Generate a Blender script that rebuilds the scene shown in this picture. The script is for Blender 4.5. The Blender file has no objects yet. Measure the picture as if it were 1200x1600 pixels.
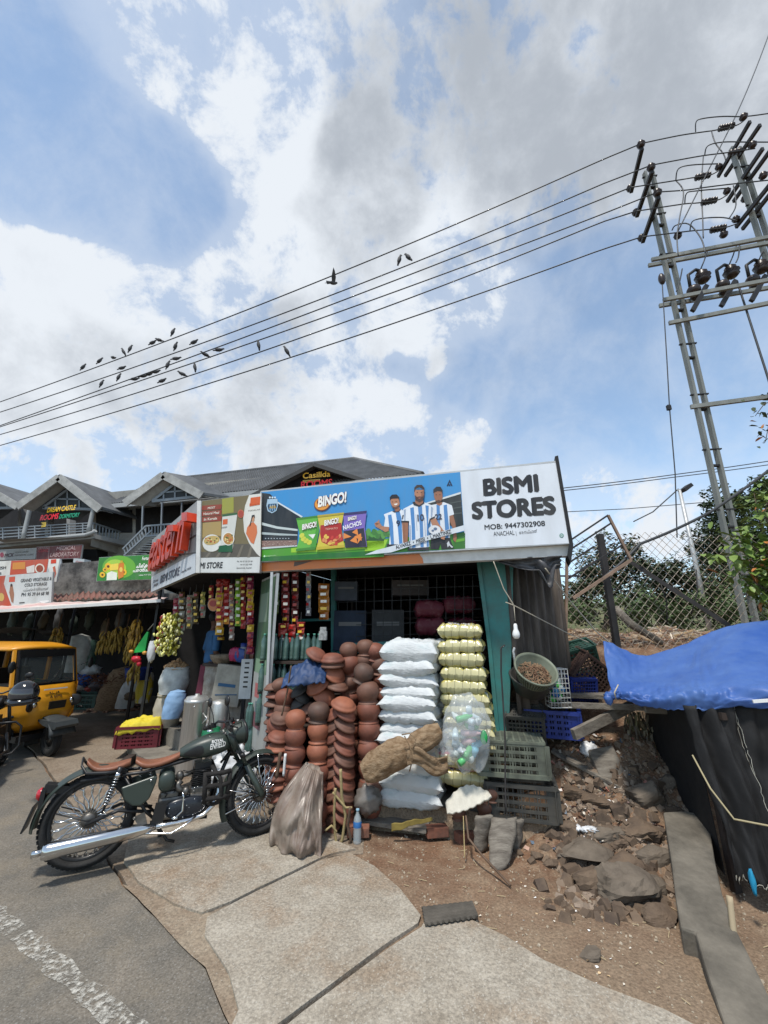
import bpy, math, random
from mathutils import Vector, Matrix, Euler, noise
random.seed(7)
SC = bpy.context.scene
COL = SC.collection
R = math.radians
# ------------------------------------------------------------ camera, sky, sun, exposure
CAMZ = 1.8
FPX = 640.0                                    # focal length for a 1200 x 1600 frame
PITCH = math.atan(190 / 640)
cam_d = bpy.data.cameras.new('camera')
cam_d.sensor_fit = 'VERTICAL'; cam_d.sensor_height = 36; cam_d.sensor_width = 27
cam_d.lens = FPX / 1600 * 36
cam_d.clip_start = 0.05; cam_d.clip_end = 2000
cam = bpy.data.objects.new('camera', cam_d); COL.objects.link(cam)
cam.location = (0, 0, CAMZ); cam.rotation_euler = (R(90) + PITCH, 0, 0)
SC.camera = cam
SC.render.resolution_x = 768; SC.render.resolution_y = 1024
SC.view_settings.view_transform = 'Standard'; SC.view_settings.look = 'None'
SC.view_settings.gamma = 1; SC.view_settings.exposure = 0.28
cF, sF = math.cos(PITCH), math.sin(PITCH)
def ray(px, py):
    dx = px - 600; dn = py - 800
    return Vector((dx, FPX * cF + dn * sF, FPX * sF - dn * cF))
def P(px, py, Y):
    r = ray(px, py); return Vector((0, 0, CAMZ)) + r * (Y / r.y)
def G(px, py, z=0.0):
    r = ray(px, py); return Vector((0, 0, CAMZ)) + r * ((z - CAMZ) / r.z)
SUN_EL, SUN_AZ = 66, 205                        # azimuth measured clockwise from +Y
sd = bpy.data.lights.new('sun', 'SUN'); sd.energy = 3.3; sd.angle = R(6); sd.color = (1, .945, .86)
sun = bpy.data.objects.new('sun', sd); COL.objects.link(sun)
_a = R(SUN_AZ); _e = R(SUN_EL)
sdir = Vector((math.sin(_a) * math.cos(_e), math.cos(_a) * math.cos(_e), math.sin(_e)))
sun.rotation_euler = sdir.to_track_quat('Z', 'Y').to_euler(); sun.location = (0, 0, 30)

def build_world():
    w = bpy.data.worlds.new('World'); SC.world = w; w.use_nodes = True
    nt = w.node_tree; nt.nodes.clear(); N = nt.nodes.new; L = nt.links.new
    out = N('ShaderNodeOutputWorld')
    sky = N('ShaderNodeTexSky'); sky.sky_type = 'NISHITA'; sky.sun_disc = False
    sky.sun_elevation = _e; sky.sun_rotation = _a; sky.air_density = 1.0; sky.dust_density = .4; sky.altitude = 900
    bs = N('ShaderNodeBackground'); bs.inputs[1].default_value = 0.15
    hs = N('ShaderNodeMixRGB'); hs.blend_type = 'MULTIPLY'; hs.inputs[0].default_value = 1
    hs.inputs[2].default_value = (1.06, 1.27, 1.27, 1)
    L(sky.outputs[0], hs.inputs[1]); L(hs.outputs[0], bs.inputs[0])
    tc = N('ShaderNodeTexCoord')
    def math_(op, a, b=None, c=None):
        n = N('ShaderNodeMath'); n.operation = op
        for i, v in enumerate((a, b, c)):
            if v is None: continue
            if isinstance(v, (int, float)): n.inputs[i].default_value = v
            else: L(v, n.inputs[i])
        return n.outputs[0]
    def smooth(v, a, b, lo, hi):
        n = N('ShaderNodeMapRange'); n.interpolation_type = 'SMOOTHSTEP'
        L(v, n.inputs[0])
        for i, x in enumerate((a, b, lo, hi)): n.inputs[i + 1].default_value = x
        return n.outputs[0]
    def blobs(lst):
        tot = None
        for (px, py, r, wt) in lst:
            d = ray(px, py).normalized()
            vm = N('ShaderNodeVectorMath'); vm.operation = 'DOT_PRODUCT'
            L(tc.outputs['Generated'], vm.inputs[0]); vm.inputs[1].default_value = d
            m = smooth(vm.outputs['Value'], math.cos(R(r)), 1, 0, wt)
            tot = m if tot is None else math_('ADD', tot, m)
        return tot
    def nz(scale, detail, rough, dist=0, off=0):
        n = N('ShaderNodeTexNoise'); n.inputs['Scale'].default_value = scale; n.inputs['Detail'].default_value = detail
        n.inputs['Roughness'].default_value = rough; n.inputs['Distortion'].default_value = dist
        mp = N('ShaderNodeMapping'); mp.inputs['Location'].default_value = (off, off * .7, -off)
        L(tc.outputs['Generated'], mp.inputs[0]); L(mp.outputs[0], n.inputs['Vector'])
        return n.outputs['Fac']
    dens = blobs(CLOUDS)
    dens = math_('MULTIPLY', dens, math_('DIVIDE', 1.0, math_('ADD', .45, math_('ABSOLUTE', dens))))   # soft limit
    n1 = nz(4.2, 14, .62, .35, 2.3); n2 = nz(13, 10, .66, .2, 5.1)
    v = math_('ADD', math_('MULTIPLY', dens, .92), math_('MULTIPLY', math_('SUBTRACT', n1, .5), 4.0))
    v = math_('ADD', v, math_('MULTIPLY', math_('SUBTRACT', n2, .5), 1.9))
    fac = smooth(v, -.05, .85, 0, 1)
    soft = smooth(v, -1.6, .5, .20, .50)
    fac = math_('MAXIMUM', fac, soft)
    gb = blobs(GREYS); gb = math_('MULTIPLY', gb, math_('DIVIDE', 1.0, math_('ADD', .8, math_('ABSOLUTE', gb))))
    grey = math_('ADD', math_('MULTIPLY', gb, 1.6), math_('MULTIPLY', math_('SUBTRACT', nz(4.6, 10, .6, .4, 9.0), .5), 3.2))
    grey = math_('ADD', grey, math_('MULTIPLY', math_('SUBTRACT', nz(12, 9, .6, .3, 1.0), .5), .7))
    thick = smooth(v, .3, 1.8, -.25, .35)
    grey = smooth(math_('ADD', grey, thick), -.5, 1.5, 0, 1)
    cr = N('ShaderNodeMixRGB'); L(grey, cr.inputs[0])
    cr.inputs[1].default_value = (.69, .73, .78, 1); cr.inputs[2].default_value = (.37, .405, .455, 1)
    bc = N('ShaderNodeBackground'); L(cr.outputs[0], bc.inputs[0]); bc.inputs[1].default_value = 1.0
    mx = N('ShaderNodeMixShader'); L(fac, mx.inputs[0]); L(bs.outputs[0], mx.inputs[1]); L(bc.outputs[0], mx.inputs[2])
    L(mx.outputs[0], out.inputs[0])
CLOUDS = [(250, 20, 11, .9), (330, 90, 12, .9), (420, 190, 9, .8), (480, 60, 13, .8), (620, 60, 15, 1.2), (800, 60, 17, 1.3), (1000, 50, 17, 1), (1180, 40, 16, .9), (1100, 120, 12, .7), (900, 130, 12, .6), (1130, 200, 8, .6), (720, 230, 14, 1.1),
    (860, 230, 13, .9), (1000, 200, 9, .6), (560, 300, 13, 1), (470, 380, 9, .9), (380, 370, 6, .7), (620, 420, 11, 1), (700, 500, 9, .8), (770, 470, 6, .6), (560, 480, 9, .5), (880, 330, 5, .5),
    (60, 400, 9, 1.1), (20, 480, 11, .9), (150, 440, 8, .8), (250, 480, 10, .9), (350, 480, 9, .8), (450, 500, 9, .6), (60, 560, 9, .5), (200, 570, 9, .6), (350, 600, 10, .7), (480, 620, 8, .8),
    (250, 680, 12, .7), (100, 700, 8, .5), (600, 670, 8, .9), (700, 700, 8, .8), (150, 650, 9, .7), (420, 690, 9, .9), (520, 600, 6, .6), (330, 700, 9, .6), (350, 20, 10, .7), (160, 60, 6, .5), (780, 690, 5, .5), (970, 770, 7, .8), (1040, 800, 7, .8), (900, 780, 8, .5), (1180, 730, 5, .6), (10, 680, 5, .5),
    (60, 150, 17, -1.0), (180, 290, 12, -1.0), (300, 290, 6, -.7), (30, 260, 10, -.7), (880, 560, 15, -1.2), (1050, 620, 15, -1.2), (960, 430, 9, -.9), (740, 590, 6, -.8), (60, 620, 4, -.6), (640, 560, 4, -.5), (860, 650, 9, -.8),
    (290, 400, 4, -.4), (1120, 560, 12, -.7), (1180, 300, 8, -.3)]
GREYS = [(850, 120, 18, .9), (700, 160, 11, .5), (1050, 60, 18, .8), (560, 330, 9, .7), (600, 260, 8, .5), (520, 130, 8, .4), (420, 540, 8, .35), (300, 620, 10, .3), (150, 500, 9, .2), (700, 450, 5, .2),
    (330, 120, 12, -.6), (420, 190, 8, -.6), (380, 400, 8, -.5), (250, 430, 10, -.6), (60, 380, 9, -.6), (700, 330, 5, -.5), (760, 480, 7, -.8), (640, 500, 6, -.5), (600, 660, 8, -.6), (800, 220, 3, -.3), (1000, 780, 12, -.6), (480, 400, 5, -.4)]
build_world()

# ------------------------------------------------------------ materials
MATS = {}
def M(name, col, rough=.7, metal=0., n=None, amt=.25, col2=None, bump=0, bscale=40, spec=.4, alpha=None, trans=0, detail=5, lo=.35, hi=.65, stretch=None, emit=0):
    """principled material; n = noise scale mixing towards col2 (wear, dirt); bump = surface grain"""
    if name in MATS: return MATS[name]
    m = bpy.data.materials.new(name); m.use_nodes = True; nt = m.node_tree; b = nt.nodes['Principled BSDF']
    b.inputs['Base Color'].default_value = (*col, 1); b.inputs['Roughness'].default_value = rough; b.inputs['Metallic'].default_value = metal
    b.inputs['Specular IOR Level'].default_value = spec
    if trans: b.inputs['Transmission Weight'].default_value = trans
    if alpha is not None: b.inputs['Alpha'].default_value = alpha
    if emit: b.inputs['Emission Color'].default_value = (*col, 1); b.inputs['Emission Strength'].default_value = emit
    N = nt.nodes.new; L = nt.links.new
    if n or bump:
        tc = N('ShaderNodeTexCoord'); src = tc.outputs['Object']
        if stretch:
            mp = N('ShaderNodeMapping'); mp.inputs['Scale'].default_value = stretch; L(src, mp.inputs[0]); src = mp.outputs[0]
    if n:
        t = N('ShaderNodeTexNoise'); t.inputs['Scale'].default_value = n; t.inputs['Detail'].default_value = detail; t.inputs['Roughness'].default_value = .65; L(src, t.inputs['Vector'])
        r = N('ShaderNodeMapRange'); L(t.outputs['Fac'], r.inputs[0]); r.inputs[1].default_value = lo; r.inputs[2].default_value = hi
        mx = N('ShaderNodeMixRGB'); L(r.outputs[0], mx.inputs[0]); mx.inputs[1].default_value = (*col, 1)
        c2 = col2 or tuple(c * (1 - amt) for c in col)
        mx.inputs[2].default_value = (*c2, 1); L(mx.outputs[0], b.inputs['Base Color'])
        r2 = N('ShaderNodeMapRange'); L(t.outputs['Fac'], r2.inputs[0]); r2.inputs[3].default_value = max(0.05, rough - .12); r2.inputs[4].default_value = min(1, rough + .12); L(r2.outputs[0], b.inputs['Roughness'])
    if bump:
        t2 = N('ShaderNodeTexNoise'); t2.inputs['Scale'].default_value = bscale; t2.inputs['Detail'].default_value = 6; L(src, t2.inputs['Vector'])
        bp = N('ShaderNodeBump'); bp.inputs['Strength'].default_value = bump; bp.inputs['Distance'].default_value = .01
        L(t2.outputs['Fac'], bp.inputs['Height']); L(bp.outputs[0], b.inputs['Normal'])
    MATS[name] = m; return m
def Mprint(name, rough=.45, dirt=.2, emit=0):
    """flat printed artwork: the ink colours come from the face colour attribute"""
    if name in MATS: return MATS[name]
    m = bpy.data.materials.new(name); m.use_nodes = True; nt = m.node_tree; b = nt.nodes['Principled BSDF']; N = nt.nodes.new; L = nt.links.new
    a = N('ShaderNodeAttribute'); a.attribute_name = 'Col'
    t = N('ShaderNodeTexNoise'); t.inputs['Scale'].default_value = 3; t.inputs['Detail'].default_value = 8
    tc = N('ShaderNodeTexCoord'); mp = N('ShaderNodeMapping'); mp.inputs['Scale'].default_value = (2.2, 2.2, .5); L(tc.outputs['Object'], mp.inputs[0]); L(mp.outputs[0], t.inputs['Vector'])
    r = N('ShaderNodeMapRange'); L(t.outputs['Fac'], r.inputs[0]); r.inputs[1].default_value = .4; r.inputs[2].default_value = .8; r.inputs[4].default_value = dirt
    mx = N('ShaderNodeMixRGB'); L(r.outputs[0], mx.inputs[0]); L(a.outputs['Color'], mx.inputs[1]); mx.inputs[2].default_value = (.22, .2, .17, 1)
    L(mx.outputs[0], b.inputs['Base Color']); b.inputs['Roughness'].default_value = rough
    if emit: L(a.outputs['Color'], b.inputs['Emission Color']); b.inputs['Emission Strength'].default_value = emit
    MATS[name] = m; return m
def srgb(r, g, b):
    f = lambda c: (c / 255 / 12.92) if c / 255 <= .04045 else ((c / 255 + .055) / 1.055) ** 2.4
    return (f(r), f(g), f(b))

# ------------------------------------------------------------ mesh builder
class MB:
    def __init__(s): s.v = []; s.f = []; s.sm = []; s.fc = []; s.mi = []; s.col = None; s.X = None; s.m = 0
    def add(s, vs, fs, smooth=False):
        o = len(s.v)
        if s.X is not None: s.v += [s.X @ Vector(p) for p in vs]
        else: s.v += [Vector(p) for p in vs]
        for f in fs: s.f.append(tuple(i + o for i in f)); s.sm.append(smooth); s.fc.append(s.col); s.mi.append(s.m)
        return s
    def box(s, c, d, rot=None, taper=1.0):
        c = Vector(c); h = [x / 2 for x in d]; vs = []
        for z in (-1, 1):
            k = taper if z > 0 else 1
            for x, y in ((-1, -1), (1, -1), (1, 1), (-1, 1)):
                p = Vector((x * h[0] * k, y * h[1] * k, z * h[2]))
                if rot is not None: p = rot @ p
                vs.append(c + p)
        return s.add(vs, [(3, 2, 1, 0), (4, 5, 6, 7), (0, 1, 5, 4), (1, 2, 6, 5), (2, 3, 7, 6), (3, 0, 4, 7)])
    def bar(s, p0, p1, w, h=None, up=(0, 0, 1)):
        p0 = Vector(p0); p1 = Vector(p1); h = h or w; d = p1 - p0; ln = d.length
        if ln < 1e-6: return s
        x = d.normalized(); u = Vector(up)
        if abs(x.dot(u)) > .98: u = Vector((1, 0, 0))
        y = u.cross(x).normalized(); z = x.cross(y)
        rot = Matrix((x, y, z)).transposed()
        return s.box((p0 + p1) / 2, (ln, w, h), rot)
    def tube(s, pts, r, n=8, closed=False, caps=True, smooth=True, flat=1.0):
        pts = [Vector(p) for p in pts]; m = len(pts)
        rs = r if isinstance(r, (list, tuple)) else [r] * m
        T = []
        for i in range(m):
            a = pts[(i - 1) % m] if (closed or i > 0) else pts[i]; b = pts[(i + 1) % m] if (closed or i < m - 1) else pts[i]
            t = b - a; T.append(t.normalized() if t.length > 1e-9 else Vector((0, 0, 1)))
        u = Vector((0, 0, 1)) if abs(T[0].z) < .9 else Vector((1, 0, 0))
        nrm = (u - T[0] * u.dot(T[0])).normalized(); vs = []
        for i in range(m):
            if i: nrm = (nrm - T[i] * nrm.dot(T[i])).normalized()
            bn = T[i].cross(nrm)
            for k in range(n):
                a = 2 * math.pi * k / n
                vs.append(pts[i] + nrm * (math.cos(a) * rs[i]) + bn * (math.sin(a) * rs[i] * flat))
        fs = []
        for i in range(m if closed else m - 1):
            j = (i + 1) % m
            for k in range(n): fs.append((i * n + k, i * n + (k + 1) % n, j * n + (k + 1) % n, j * n + k))
        s.add(vs, fs, smooth)
        if caps and not closed:
            o = len(s.v) - len(vs)
            s.f.append(tuple(o + k for k in reversed(range(n)))); s.f.append(tuple(o + (m - 1) * n + k for k in range(n)))
            s.sm += [False] * 2; s.fc += [s.col] * 2; s.mi += [s.m] * 2
        return s
    def cyl(s, p0, p1, r0, r1=None, n=12, caps=True): return s.tube([p0, p1], [r0, r0 if r1 is None else r1], n, caps=caps)
    def lathe(s, prof, n=20, c=(0, 0, 0), axis=None, smooth=True, a0=0, a1=2 * math.pi):
        c = Vector(c); rot = axis if axis is not None else Matrix.Identity(3); full = abs(a1 - a0 - 2 * math.pi) < 1e-6
        cnt = n if full else n + 1; vs = []
        for (r, z) in prof:
            for k in range(cnt):
                a = a0 + (a1 - a0) * k / n; vs.append(c + rot @ Vector((r * math.cos(a), r * math.sin(a), z)))
        fs = []
        for i in range(len(prof) - 1):
            for k in range(n):
                k2 = (k + 1) % cnt; fs.append((i * cnt + k, i * cnt + k2, (i + 1) * cnt + k2, (i + 1) * cnt + k))
        return s.add(vs, fs, smooth)
    def prism(s, o2, a, b, fn=None):
        """2D outline o2 -> fn(x, z, t) with t = a .. b (default: x, t, z)"""
        fn = fn or (lambda x, z, t: (x, t, z)); n = len(o2)
        ar = sum(o2[i][0] * o2[(i + 1) % n][1] - o2[(i + 1) % n][0] * o2[i][1] for i in range(n))
        if ar < 0: o2 = list(reversed(o2))
        vs = [fn(p[0], p[1], a) for p in o2] + [fn(p[0], p[1], b) for p in o2]
        fs = [tuple(range(n)), tuple(reversed(range(n, 2 * n)))] + [(i + n, (i + 1) % n + n, (i + 1) % n, i) for i in range(n)]
        return s.add(vs, fs)
    def grid(s, nu, nv, fn, smooth=True, wrap=False):
        vs = [fn(i / nu, j / nv) for j in range(nv + 1) for i in range(nu + (0 if wrap else 1))]; w = nu if wrap else nu + 1
        fs = [(j * w + i, j * w + (i + 1) % w, (j + 1) * w + (i + 1) % w, (j + 1) * w + i) for j in range(nv) for i in range(nu)]
        return s.add(vs, fs, smooth)
    def ball(s, c, r, nu=14, nv=9, rot=None, nz=0, nf=3, seed=0, sq=1.0):
        c = Vector(c); r = r if isinstance(r, (tuple, list)) else (r, r, r)
        sg = lambda v: math.copysign(abs(v) ** sq, v)
        def fn(u, v):
            a = 2 * math.pi * u; b = math.pi * (v - .5)
            d = Vector((sg(math.cos(a)) * sg(math.cos(b)), sg(math.sin(a)) * sg(math.cos(b)), sg(math.sin(b))))
            k = 1 + (nz * noise.noise(d * nf + Vector((seed, seed * 1.7, 0))) if nz else 0)
            p = Vector((d.x * r[0] * k, d.y * r[1] * k, d.z * r[2] * k))
            return c + (rot @ p if rot is not None else p)
        return s.grid(nu, nv, fn, True, True)
    def poly(s, pts): return s.add(pts, [tuple(range(len(pts)))])
    def build(s, name, mat, parent=None, world=False, keep=False):
        me = bpy.data.meshes.new(name); o = bpy.data.objects.new(name, me); COL.objects.link(o)
        vs = s.v
        if parent is not None:
            o.parent = parent
            if world: inv = WM(parent).inverted(); vs = [inv @ p for p in vs]
        elif not keep and vs:
            lo = Vector((min(p.x for p in vs), min(p.y for p in vs), min(p.z for p in vs))); hi = Vector((max(p.x for p in vs), max(p.y for p in vs), 0))
            c = Vector(((lo.x + hi.x) / 2, (lo.y + hi.y) / 2, lo.z)); vs = [p - c for p in vs]; o.location = c
        me.from_pydata(vs, [], s.f)
        me.polygons.foreach_set('use_smooth', s.sm)
        for m_ in (mat if isinstance(mat, (list, tuple)) else [mat]): me.materials.append(m_)
        if any(s.mi): me.polygons.foreach_set('material_index', s.mi)
        if any(c is not None for c in s.fc):
            at = me.color_attributes.new('Col', 'FLOAT_COLOR', 'CORNER'); buf = []
            for p in me.polygons:
                c = s.fc[p.index] or (.5, .5, .5); buf += [c[0], c[1], c[2], 1.0] * p.loop_total
            at.data.foreach_set('color', buf)
        me.update(); return o
def WM(o):
    m = Matrix.LocRotScale(o.location, o.rotation_euler, o.scale)
    return WM(o.parent) @ m if o.parent else m
def tag(o, label=None, cat=None, group=None, kind=None):
    if label: o['label'] = label
    if cat: o['category'] = cat
    if group: o['group'] = group
    if kind: o['kind'] = kind
    return o
def thing(name, label, cat, loc=(0, 0, 0), rz=0, group=None, rot=None, scale=1):
    o = bpy.data.objects.new(name, None); COL.objects.link(o); o.empty_display_size = .2
    o.location = loc; o.rotation_euler = rot if rot is not None else (0, 0, rz); o.scale = (scale,) * 3
    return tag(o, label, cat, group)
def dup(root, loc, rz=0, label=None, group=None, rot=None, scale=None, mesh=None):
    def cp(o, par):
        c = o.copy(); COL.objects.link(c)
        if par: c.parent = par
        for ch in [x for x in o.children]: cp(ch, c)
        return c
    r = cp(root, None); r.location = loc; r.rotation_euler = rot if rot is not None else (0, 0, rz)
    if scale is not None: r.scale = (scale,) * 3 if isinstance(scale, (int, float)) else scale
    if label: r['label'] = label
    if group: r['group'] = group
    if mesh: r.data = mesh
    return r
def struct(o): return tag(o, kind='structure')
# ------------------------------------------------------------ text and sign planes
def text_mesh(s, bold=0.0, depth=0.0, spacing=1.0):
    cu = bpy.data.curves.new('lettering', 'FONT'); cu.body = s; cu.size = 1; cu.offset = bold; cu.extrude = depth; cu.space_character = spacing
    o = bpy.data.objects.new('lettering', cu); COL.objects.link(o)
    dg = bpy.context.evaluated_depsgraph_get(); me = bpy.data.meshes.new_from_object(o.evaluated_get(dg))
    vs = [v.co.copy() for v in me.vertices]; fs = [tuple(p.vertices) for p in me.polygons]
    bpy.data.objects.remove(o); bpy.data.curves.remove(cu); bpy.data.meshes.remove(me)
    return vs, fs
class Plane:
    """vertical (or any) plane in the scene; art is laid on it by where its points stand"""
    def __init__(s, o, u, v=(0, 0, 1)):
        s.o = Vector(o); s.u = Vector(u).normalized(); s.v = Vector(v).normalized(); s.n = s.u.cross(s.v).normalized()
    def px(s, x, y, off=0.0):
        r = ray(x, y); c = Vector((0, 0, CAMZ)); t = (s.o + s.n * off - c).dot(s.n) / r.dot(s.n); return c + r * t
    def uv(s, x, y): p = s.px(x, y) - s.o; return p.dot(s.u), p.dot(s.v)
    def at(s, u, v, off=0.0): return s.o + s.u * u + s.v * v + s.n * off
    def poly(s, mb, pts, col, off): mb.col = srgb(*col); mb.poly([s.px(x, y, off) for x, y in pts])
    def ell(s, mb, c, rx, ry, col, off, n=18, rot=0):
        ca, sa = math.cos(R(rot)), math.sin(R(rot))
        s.poly(mb, [(c[0] + rx * math.cos(2 * math.pi * k / n) * ca - ry * math.sin(2 * math.pi * k / n) * sa, c[1] - rx * math.cos(2 * math.pi * k / n) * sa - ry * math.sin(2 * math.pi * k / n) * ca) for k in range(n)], col, off)
    def line(s, mb, pts, w, col, off):
        mb.col = srgb(*col)
        for a, b in zip(pts, pts[1:]):
            A = s.px(*a, off); B = s.px(*b, off); d = (B - A).normalized(); q = s.n.cross(d) * (w / 2); e = d * (w * .2)
            mb.poly([A - q - e, B - q + e, B + q + e, A + q - e])
    def text(s, mb, st, a, b, hpx, col, off, bold=.0, depth=0, spacing=1.0, shear=0):
        """lettering whose baseline runs from picture point a to b and whose caps are hpx tall"""
        vs, fs = text_mesh(st, bold if depth else 0, depth, spacing)
        if not vs: return
        if bold > 0 and not depth:               # a heavier weight: the same outline struck several times
            v0, f0 = vs, fs; vs, fs = [], []
            for k in range(10):
                d = Vector((math.cos(k * .6283), math.sin(k * .6283), 0)) * bold * (.6 if k % 2 else 1); d.z = k * .00006
                fs += [tuple(i + len(vs) for i in f) for f in f0]; vs += [v + d for v in v0]
        x0 = min(v.x for v in vs); x1 = max(v.x for v in vs); y0 = min(v.y for v in vs); y1 = max(v.y for v in vs)
        cap = [c for c in st if c.isupper() or c.isdigit()]
        if not any(c in 'gjpqy,()/|' for c in st) : base, top = y0, y1
        else: base, top = 0, y1
        A = s.px(*a, off); B = s.px(*b, off); T = s.px(a[0], a[1] - hpx, off)
        du = (B - A); w = du.length; du.normalize(); dv = s.n.cross(du).normalized(); h = (T - A).dot(dv)
        out = []
        for v in vs:
            q = (v.x - x0) / (x1 - x0) * w; k = (v.y - base) / (top - base) * h
            out.append(A + du * (q + shear * k) + dv * k + s.n * v.z)
        mb.col = srgb(*col) if col else None
        mb.add(out, fs)
def zc(x0, y0, k): return lambda *p: (x0 + p[0] / k, y0 + p[1] / k)
def rough_poly(pts, step=.12, amp=.03, seed=0):
    """a closed ground outline with a worn, irregular edge"""
    out = []; n = len(pts)
    for i in range(n):
        a = Vector(pts[i]); b = Vector(pts[(i + 1) % n]); k = max(1, int((b - a).length / step))
        for j in range(k):
            p = a.lerp(b, j / k); q = Vector((p.x * 3 + seed, p.y * 3, seed))
            out.append(p + Vector((noise.noise(q), noise.noise(q + Vector((9, 9, 9))), 0)) * amp)
    return out
# ------------------------------------------------------------ ground, road, pavement
def Mground(name, c1, c2, c3, big=1.2, mid=9, fine=70, bump=.5, bd=.012, rough=.92, vor=0, speck=None, speckamt=.62, tan=None, dust=None):
    m = bpy.data.materials.new(name); m.use_nodes = True; nt = m.node_tree; b = nt.nodes['Principled BSDF']; N = nt.nodes.new; L = nt.links.new
    tc = N('ShaderNodeTexCoord')
    def nz(sc, det=8, r=.6):
        t = N('ShaderNodeTexNoise'); t.inputs['Scale'].default_value = sc; t.inputs['Detail'].default_value = det; t.inputs['Roughness'].default_value = r; L(tc.outputs['Object'], t.inputs['Vector']); return t.outputs['Fac']
    def mr(v, a, c, lo=0, hi=1):
        r = N('ShaderNodeMapRange'); L(v, r.inputs[0])
        for i, x in enumerate((a, c, lo, hi)): r.inputs[i + 1].default_value = x
        return r.outputs[0]
    def mix(f, a, c):
        x = N('ShaderNodeMixRGB'); L(f, x.inputs[0])
        for i, q in ((1, a), (2, c)):
            if isinstance(q, tuple): x.inputs[i].default_value = (*q, 1)
            else: L(q, x.inputs[i])
        return x.outputs[0]
    B_ = nz(big); Md = nz(mid); Fn = nz(fine, 4, .7)
    col = mix(mr(B_, .35, .65), c1, c2); col = mix(mr(Md, .42, .72), col, c3)
    if tan:            # paler trodden soil towards the road, redder soil under the shop
        sx = N('ShaderNodeSeparateXYZ'); L(tc.outputs['Object'], sx.inputs[0]); ad = N('ShaderNodeMath'); ad.operation = 'MULTIPLY_ADD'; L(B_, ad.inputs[0]); ad.inputs[1].default_value = 1.6; L(sx.outputs[1], ad.inputs[2])
        col = mix(mr(ad.outputs[0], 3.6, 4.8, .85, 0), col, tan)
    if dust:
        col = mix(mr(nz(1.7, 9, .62), .50, .64, 0, .8), col, dust)
    dk = N('ShaderNodeMixRGB'); dk.blend_type = 'MULTIPLY'; dk.inputs[0].default_value = 1; L(col, dk.inputs[1])
    sp = mr(Fn, .3, .7, .62, 1.4); cb = N('ShaderNodeCombineXYZ')
    for i in range(3): L(sp, cb.inputs[i])
    L(cb.outputs[0], dk.inputs[2]); col = dk.outputs[0]
    if speck:
        vn = N('ShaderNodeTexVoronoi'); vn.inputs['Scale'].default_value = fine * 2.2; L(tc.outputs['Object'], vn.inputs['Vector'])
        col = mix(mr(vn.outputs['Color'], speckamt, speckamt + .08, 0, .55), col, speck)
    L(col, b.inputs['Base Color']); b.inputs['Roughness'].default_value = rough; b.inputs['Specular IOR Level'].default_value = .25
    h = Fn
    if vor:
        v = N('ShaderNodeTexVoronoi'); v.inputs['Scale'].default_value = vor; L(tc.outputs['Object'], v.inputs['Vector'])
        a = N('ShaderNodeMath'); a.operation = 'ADD'; L(Fn, a.inputs[0]); L(v.outputs['Distance'], a.inputs[1]); h = a.outputs[0]
    a2 = N('ShaderNodeMath'); a2.operation = 'MULTIPLY_ADD'; L(Md, a2.inputs[0]); a2.inputs[1].default_value = 2.0; L(h, a2.inputs[2])
    bp = N('ShaderNodeBump'); bp.inputs['Strength'].default_value = bump; bp.inputs['Distance'].default_value = bd
    L(a2.outputs[0], bp.inputs['Height']); L(bp.outputs[0], b.inputs['Normal'])
    return m
m_dirt = Mground('red_dirt', (.205, .115, .068), (.125, .072, .045), (.27, .195, .13), .9, 6, 55, .7, .02, speck=(.42, .36, .28), speckamt=.86, tan=(.235, .175, .12))
m_conc = Mground('rough_concrete', (.30, .265, .215), (.23, .195, .15), (.35, .315, .26), .7, 5, 60, .5, .009, vor=0, speck=(.46, .43, .37), speckamt=.78, dust=(.23, .165, .11))
m_pave = Mground('dusty_paving', (.22, .18, .135), (.16, .115, .08), (.26, .215, .165), .6, 3, 45, .4, .008, speck=(.4, .36, .3), speckamt=.86)
m_asph = Mground('asphalt', (.150, .135, .112), (.105, .096, .083), (.185, .160, .128), .5, 3, 80, .5, .006, speck=(.28, .27, .25), speckamt=.8, dust=(.19, .16, .12))
m_shld = Mground('dusty_shoulder', (.25, .20, .145), (.18, .125, .085), (.28, .23, .17), 1.5, 7, 60, .6, .012, speck=(.4, .36, .3), speckamt=.84)
def sst(a, b, x):
    t = min(1, max(0, (x - a) / (b - a))); return t * t * (3 - 2 * t)
def H(x, y):
    side = sst(1.0, 1.9, x + .12 * (y - 4))
    h = side * (sst(3.55, 5.2, y + .15 * math.sin(x * 3)) * .80 + sst(5.15, 5.6, y) * .80) * (1 - sst(-.5, .4, 2.2 - y))
    near = sst(-.9, .1, x + (y - 3.4) * .35) * (1 - sst(6, 9, y)) * (1 - sst(5, 8, abs(x)))
    q = Vector((x * 1.3, y * 1.3, 0))
    slb = 1 - sst(.75, 1.5, x - (3.5 - y) * .75)
    h += near * ((noise.noise(q) * .03 + noise.noise(q * 5) * .010 + .012) * (1 - slb) + slb * (.034 + .006 * noise.noise(q * 4)))
    bank = side * sst(3.3, 4.0, y)
    h += bank * (noise.noise(q * 1.7 + Vector((5, 3, 1))) * .14 + noise.noise(q * 6) * .05 + abs(noise.noise(q * 11)) * .03)
    if y > 6: h += side * noise.noise(Vector((x * .1, y * .1, 4))) * .6 * sst(6, 20, y)
    return h
def axis(segs):
    out = []
    for a, b, st in segs:
        n = max(1, round((b - a) / st)); out += [a + (b - a) * i / n for i in range(n)]
    return out + [segs[-1][1]]
gx = axis([(-300, -60, 40), (-60, -8, 5), (-8, -1.2, .5), (-1.2, 5, .055), (5, 9, .3), (9, 60, 5), (60, 300, 40)])
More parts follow.
